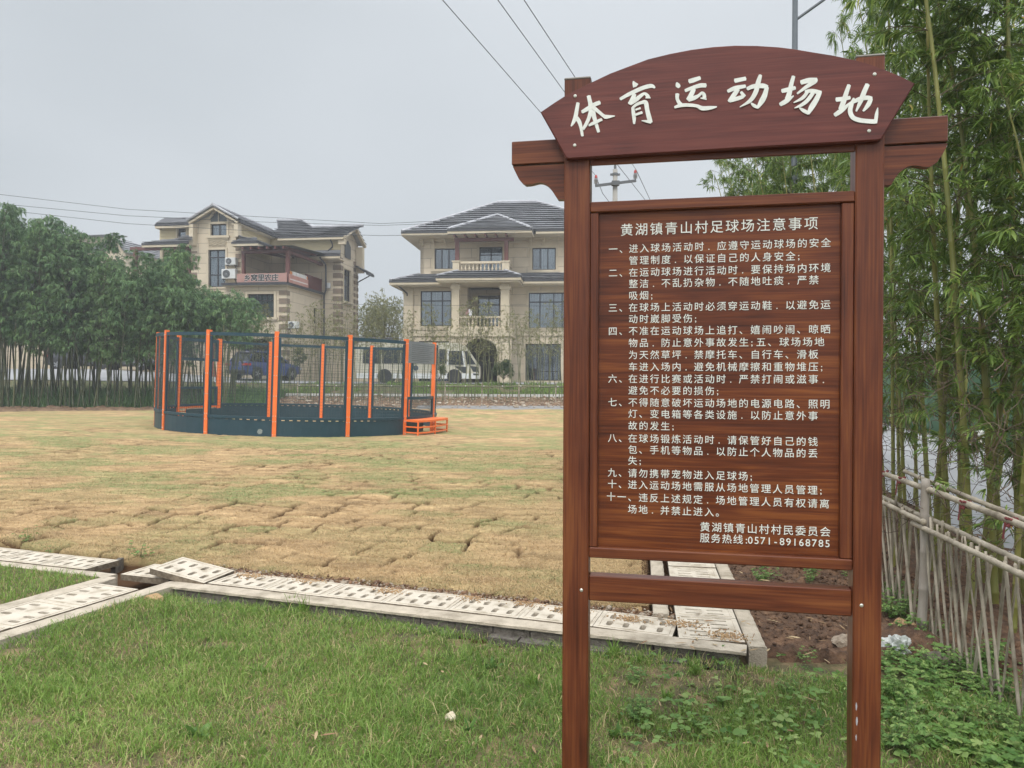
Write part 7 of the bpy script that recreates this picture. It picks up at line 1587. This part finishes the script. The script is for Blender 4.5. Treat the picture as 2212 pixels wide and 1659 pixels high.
# ================================================================ vehicles
def wheel(par, x, y, z, r_, w_=.22, side=-1):
    ty = MB().lathe([(r_*.62, -w_/2), (r_*.93, -w_/2), (r_, -w_*.3), (r_, w_*.3), (r_*.93, w_/2), (r_*.62, w_/2)], (x, y, z), 24, 'y').build('wheel', pm('tyre', (.018, .018, .019), None, 3, .8), par, smooth=False)
    rm = MB(); rm.lathe([(.02, -.01), (r_*.60, -.01), (r_*.60, .03), (.02, .03)], (x, y+side*w_*.36, z), 20, 'y')
    for k in range(5): a_ = k*2*math.pi/5; rm.bar((x, y+side*w_*.44, z), (x+r_*.58*math.cos(a_), y+side*w_*.44, z+r_*.58*math.sin(a_)), .07, .05, up=(0, 1, 0))
    rm.build('rim', pm('alloy', (.35, .36, .37), None, 3, .35, metal=.8), ty)
def car(loc, rz, paint, label, suv=True, L_=4.6, W=1.85, H=1.68):
    """lofted car body: rows of cross-sections from rear to front (x forward)"""
    o = empty('parked_car', loc, rz, label, 'car'); hw = W/2
    # stations x, sill z, belt z, belt half width
    st = [(0, .42, .98, .80), (.06, .34, 1.02, .93), (.35, .28, 1.04, .99), (1.2, .24, 1.02, 1.0), (2.4, .24, 1.0, 1.0), (3.3, .24, .98, 1.0), (3.5, .26, .96, .99), (4.2, .30, .86, .95), (4.5, .36, .74, .84), (4.6, .42, .66, .72)]
    m = MB(); k = len(st); ring = []
    for (x, zs, zb_, f_) in st:
        x = x*L_/4.6; zb_ *= H/1.68; y = hw*f_; ring.append([(x, -y*.92, zs), (x, -y, zs+.14), (x, -y, zb_-.22), (x, -y*.965, zb_), (x, -y*.55, zb_+.03), (x, y*.55, zb_+.03), (x, y*.965, zb_), (x, y, zb_-.22), (x, y, zs+.14), (x, y*.92, zs)])
    n = 10
    for a in ring: m.v += a
    for i in range(k-1):
        for j in range(n): m.f.append((i*n+j, i*n+(j+1) % n, (i+1)*n+(j+1) % n, (i+1)*n+j))
    m.f.append(tuple(range(n))); m.f.append(tuple((k-1)*n+j for j in range(n-1, -1, -1)))
    m.build('body', paint, o, smooth=False)
    # cabin
    zb_ = 1.0*H/1.68; zr = H-.06; xr0 = .28 if suv else .75; cab = MB()
    bot = [(xr0-.12, .90), (3.45*L_/4.6, .92)]; top = [(xr0+.38, .70), (2.55*L_/4.6, .72)]
    vs = [(bot[0][0], -hw*bot[0][1], zb_-.03), (bot[1][0], -hw*bot[1][1], zb_-.03), (bot[1][0], hw*bot[1][1], zb_-.03), (bot[0][0], hw*bot[0][1], zb_-.03), (top[0][0], -hw*top[0][1], zr), (top[1][0], -hw*top[1][1], zr), (top[1][0], hw*top[1][1], zr), (top[0][0], hw*top[0][1], zr)]
    cab.add(vs, [(0, 3, 2, 1), (0, 1, 5, 4), (1, 2, 6, 5), (2, 3, 7, 6), (3, 0, 4, 7)]); cab.build('side_window', pm('dark_car_glass', (.012, .015, .018), None, 2, .08), o)
    rf = MB(); rf.add([(vs[4][0]-.1, vs[4][1]-.02, zr-.03), (vs[5][0]+.05, vs[5][1]-.02, zr-.03), (vs[6][0]+.05, vs[6][1]+.02, zr-.03), (vs[7][0]-.1, vs[7][1]+.02, zr-.03), (vs[4][0]+.1, vs[4][1]+.12, H), (vs[5][0]-.1, vs[5][1]+.12, H), (vs[6][0]-.1, vs[6][1]-.12, H), (vs[7][0]+.1, vs[7][1]-.12, H)], [(0, 1, 5, 4), (1, 2, 6, 5), (2, 3, 7, 6), (3, 0, 4, 7), (4, 5, 6, 7), (0, 3, 2, 1)])
    for sy in (-1, 1):
        f_ = lambda t0: Vector((bot[0][0]+(bot[1][0]-bot[0][0])*t0, sy*hw*.925, zb_)); g_ = lambda t0: Vector((top[0][0]+(top[1][0]-top[0][0])*t0, sy*hw*.715, zr-.02))
        for t0 in (0, .36, .66, 1.0): rf.bar(f_(t0), g_(t0), .07, .05, up=(0, 1, 0))
        if suv: rf.bar((top[0][0]+.1, sy*hw*.60, H+.04), (top[1][0]-.1, sy*hw*.60, H+.04), .03, .03)
    rf.build('roof', paint, o)
    for (wx_, ws) in ((.82*L_/4.6, 1), (3.62*L_/4.6, 1)):
        for sy in (-1, 1): wheel(o, wx_, sy*(hw-.10), .34, .34, .22, sy)
        ah = MB(); 
        for sy in (-1, 1): ah.lathe([(.001, -.012), (.41, -.012), (.41, .01), (.001, .01)], (wx_, sy*(hw+.003), .36), 22, 'y')
        ah.build('wheel_arch', pm('black_trim', (.02, .02, .022)), o)
    tlm = pm('red_tail_lamp', (.45, .02, .015), None, 3, .25)
    for sy in (-1, 1): MB().cbox(-.03, .32, sy*hw*.58, sy*hw*.985, zb_-.20, zb_-.06, .01).build('tail_light', tlm, o)
    for sy in (-1, 1): MB().cbox(L_-.30, L_-.03, sy*hw*.5, sy*hw*.86, .62, .74, .01).build('headlight', pm('lamp_glass', (.5, .52, .54), None, 3, .15), o)
    MB().cbox(-.035, .02, -.26, .26, .62, .76, .005).build('number_plate', pm('blue_plate', (.05, .12, .4)), o); MB().cbox(-.06, .2, -hw*.84, hw*.84, .34, .56, .02).build('bumper', pm('black_trim', (.02, .02, .022)), o)
    return o
def cpaint(n, c): return pm(n, c, tuple(x*.9 for x in c), 2, .25, coat=.6)
P = at(503, 828, 45.0); car((P.x+.2, 45.0, tzf(P.x, 46)+.06), R(60), cpaint('deep_blue_paint', (.045, .070, .19)), 'dark blue SUV parked by the villa, seen through the cage mesh', True, 4.5, 1.85, 1.72)
P = at(120, 806, 51); car((P.x, 50.6, tzf(P.x, 50)+.02), R(2), cpaint('dark_grey_paint', (.03, .032, .036)), 'dark grey SUV parked behind the left bamboo stems', True, 4.7, 1.9, 1.75)
P = at(212, 806, 52); car((P.x, 51.4, tzf(P.x, 50)+.02), R(4), cpaint('silver_grey_paint', (.14, .15, .16)), 'lighter grey car parked right of the dark SUV behind the bamboo stems', False, 4.5, 1.8, 1.5)
# bus ---------------------------------------------------------------------
BZ = 1.36; b0 = at(768, 800, 45.2); b1 = at(1037, 800, 45.2); BL = b1.x-b0.x; bus = empty('minibus', (b0.x, 45.2, BZ), 0, 'cream and white minibus parked before the right villa, facing right', 'bus'); BH = 2.46; BW = 2.1
CREAM = pm('cream_bus_paint', (.50, .47, .37), (.46, .43, .34), 2, .3, coat=.4); WHT = pm('white_bus_paint', (.66, .67, .66), (.6, .61, .6), 2, .3, coat=.4)
# side profile: blunt rear, short sloping nose
prof = [(.05, .28), (0, .8), (.0, 2.0), (.12, 2.42), (.35, BH), (BL-1.9, BH), (BL-1.4, BH-.03), (BL-1.0, BH-.15), (BL-.72, BH-.38), (BL-.12, 1.16), (BL-.03, 1.0), (BL, .6), (BL-.03, .27)]
def shell(y0, y1, inset):
    m = MB(); n = len(prof); cz_ = 1.3
    P_ = [[(x, y0, z) for x, z in prof], [(x, y0+.05, z) for x, z in prof]]
    top = lambda z: max(0, (z-1.25))*.10
    A_ = [(x, y0+top(z)+(.05 if False else 0), z) for x, z in prof]; B_ = [(x, y1-top(z), z) for x, z in prof]
    m.add(A_+B_, [tuple(range(n-1, -1, -1)), tuple(range(n, 2*n))]+[(i, (i+1) % n, (i+1) % n+n, i+n) for i in range(n)]); return m
shell(0, BW, 0).build('body', CREAM, bus)
MB().box(.06, BL-.05, -.012, -.002, .29, .60).build('lower_panel', WHT, bus)
DG = pm('dark_bus_glass', (.02, .026, .03), None, 2, .07); ty = lambda z: max(0, z-1.25)*.10
def sidepoly(pts, m_, name, d=.012):
    o = MB(); n = len(pts); A_ = [(x, ty(z)-d, z) for x, z in pts]; B_ = [(x, ty(z)-.001, z) for x, z in pts]; o.add(A_+B_, [tuple(range(n-1, -1, -1)), tuple(range(n, 2*n))]+[(i, (i+1) % n, (i+1) % n+n, i+n) for i in range(n)]); return o.build(name, m_, bus)
xs = [.45, 1.6, 2.75, 3.9, 5.05]
for i, x in enumerate(xs):
    if x+.3 < BL-2.05: xe = min(x+1.08, BL-2.03); sidepoly([(x, 1.20), (xe, 1.20), (xe, 2.06), (x, 2.06)], DG, 'window')
lg = MB().lathe([(.001, -.016), (.16, -.015), (.16, -.003), (.001, -.002)], ((898-768)*.0279, 0, .92), 20, 'y').build('round_emblem', pm('dark_blue_disc', (.03, .05, .08)), bus)
sidepoly([(BL-1.90, 1.14), (BL-.98, 1.12), (BL-1.12, 1.96), (BL-1.88, 1.96)], DG, 'window')
sidepoly([(BL-1.98, 1.1), (BL-1.91, 1.1), (BL-1.89, 2.05), (BL-1.96, 2.05)], WHT, 'window_pillar'); sidepoly([(BL-.97, .95), (BL-.89, .95), (BL-1.03, 2.05), (BL-1.11, 2.05)], WHT, 'window_pillar')
sidepoly([(BL-1.55, 1.04), (BL-.82, 1.0), (BL-.80, .62), (BL-1.0, .62)], pm('black_flash', (.03, .035, .035)), 'side_flash'); sidepoly([(BL-.62, 1.06), (BL-.12, 1.0), (BL-.06, .66), (BL-.42, .72)], pm('black_flash', (.03, .035, .035)), 'front_flash')
wsn = MB(); a_, b_ = Vector((BL-.75, 0, BH-.36)), Vector((BL-.13, 0, 1.20)); wsn.add([(a_.x+.014, .2, a_.z), (a_.x+.014, BW-.2, a_.z), (b_.x+.014, BW-.08, b_.z), (b_.x+.014, .08, b_.z)], [(0, 1, 2, 3)]); wsn.build('windscreen', DG, bus); sidepoly([(BL-.93, 1.96), (BL-.76, 1.90), (BL-.26, 1.16), (BL-.82, 1.16)], DG, 'window')
sidepoly([(BL-.42, .64), (BL-.06, .62), (BL-.06, .48), (BL-.40, .50)], pm('lamp_lens', (.55, .56, .58), None, 2, .2), 'headlight'); sidepoly([(BL-2.5, 1.02), (BL-2.38, 1.02), (BL-2.38, .92), (BL-2.5, .92)], pm('orange_marker', (.6, .2, .04)), 'side_marker')
wa = MB(); 
for x in (1.75, BL-1.55): wa.lathe([(.001, -.016), (.44, -.016), (.44, -.004), (.001, -.004)], (x, -.006, .42), 22, 'y')
wa.build('wheel_arch', pm('black_trim', (.02, .02, .022)), bus)
for x in (1.75, BL-1.55): wheel(bus, x, .12, .38, .38, .24, -1); wheel(bus, x, BW-.12, .38, .38, .24, 1)
mr = MB().tube([(BL-1.0, -.02, 1.9), (BL-.75, -.25, 1.95)], .02, 5).cbox(BL-.85, BL-.70, -.33, -.2, 1.55, 1.92, .02).build('mirror', pm('black_trim', (.02, .02, .022)), bus)
# overhead haze of a misty morning
HZ = bpy.data.materials.new('mist'); HZ.use_nodes = True; t = HZ.node_tree; t.nodes.clear(); ov = N(t, 'ShaderNodeOutputMaterial'); pv = N(t, 'ShaderNodeVolumePrincipled'); pv.inputs['Color'].default_value = (.93, .96, 1, 1); pv.inputs['Density'].default_value = .0021; pv.inputs['Anisotropy'].default_value = .3; L(t, pv.outputs[0], ov.inputs['Volume'])
hz = MB().box(-420, 420, -120, 520, -1.4, 16.5).build('haze', HZ); tag(hz, 'pale morning mist filling the valley', 'haze', kind='stuff')
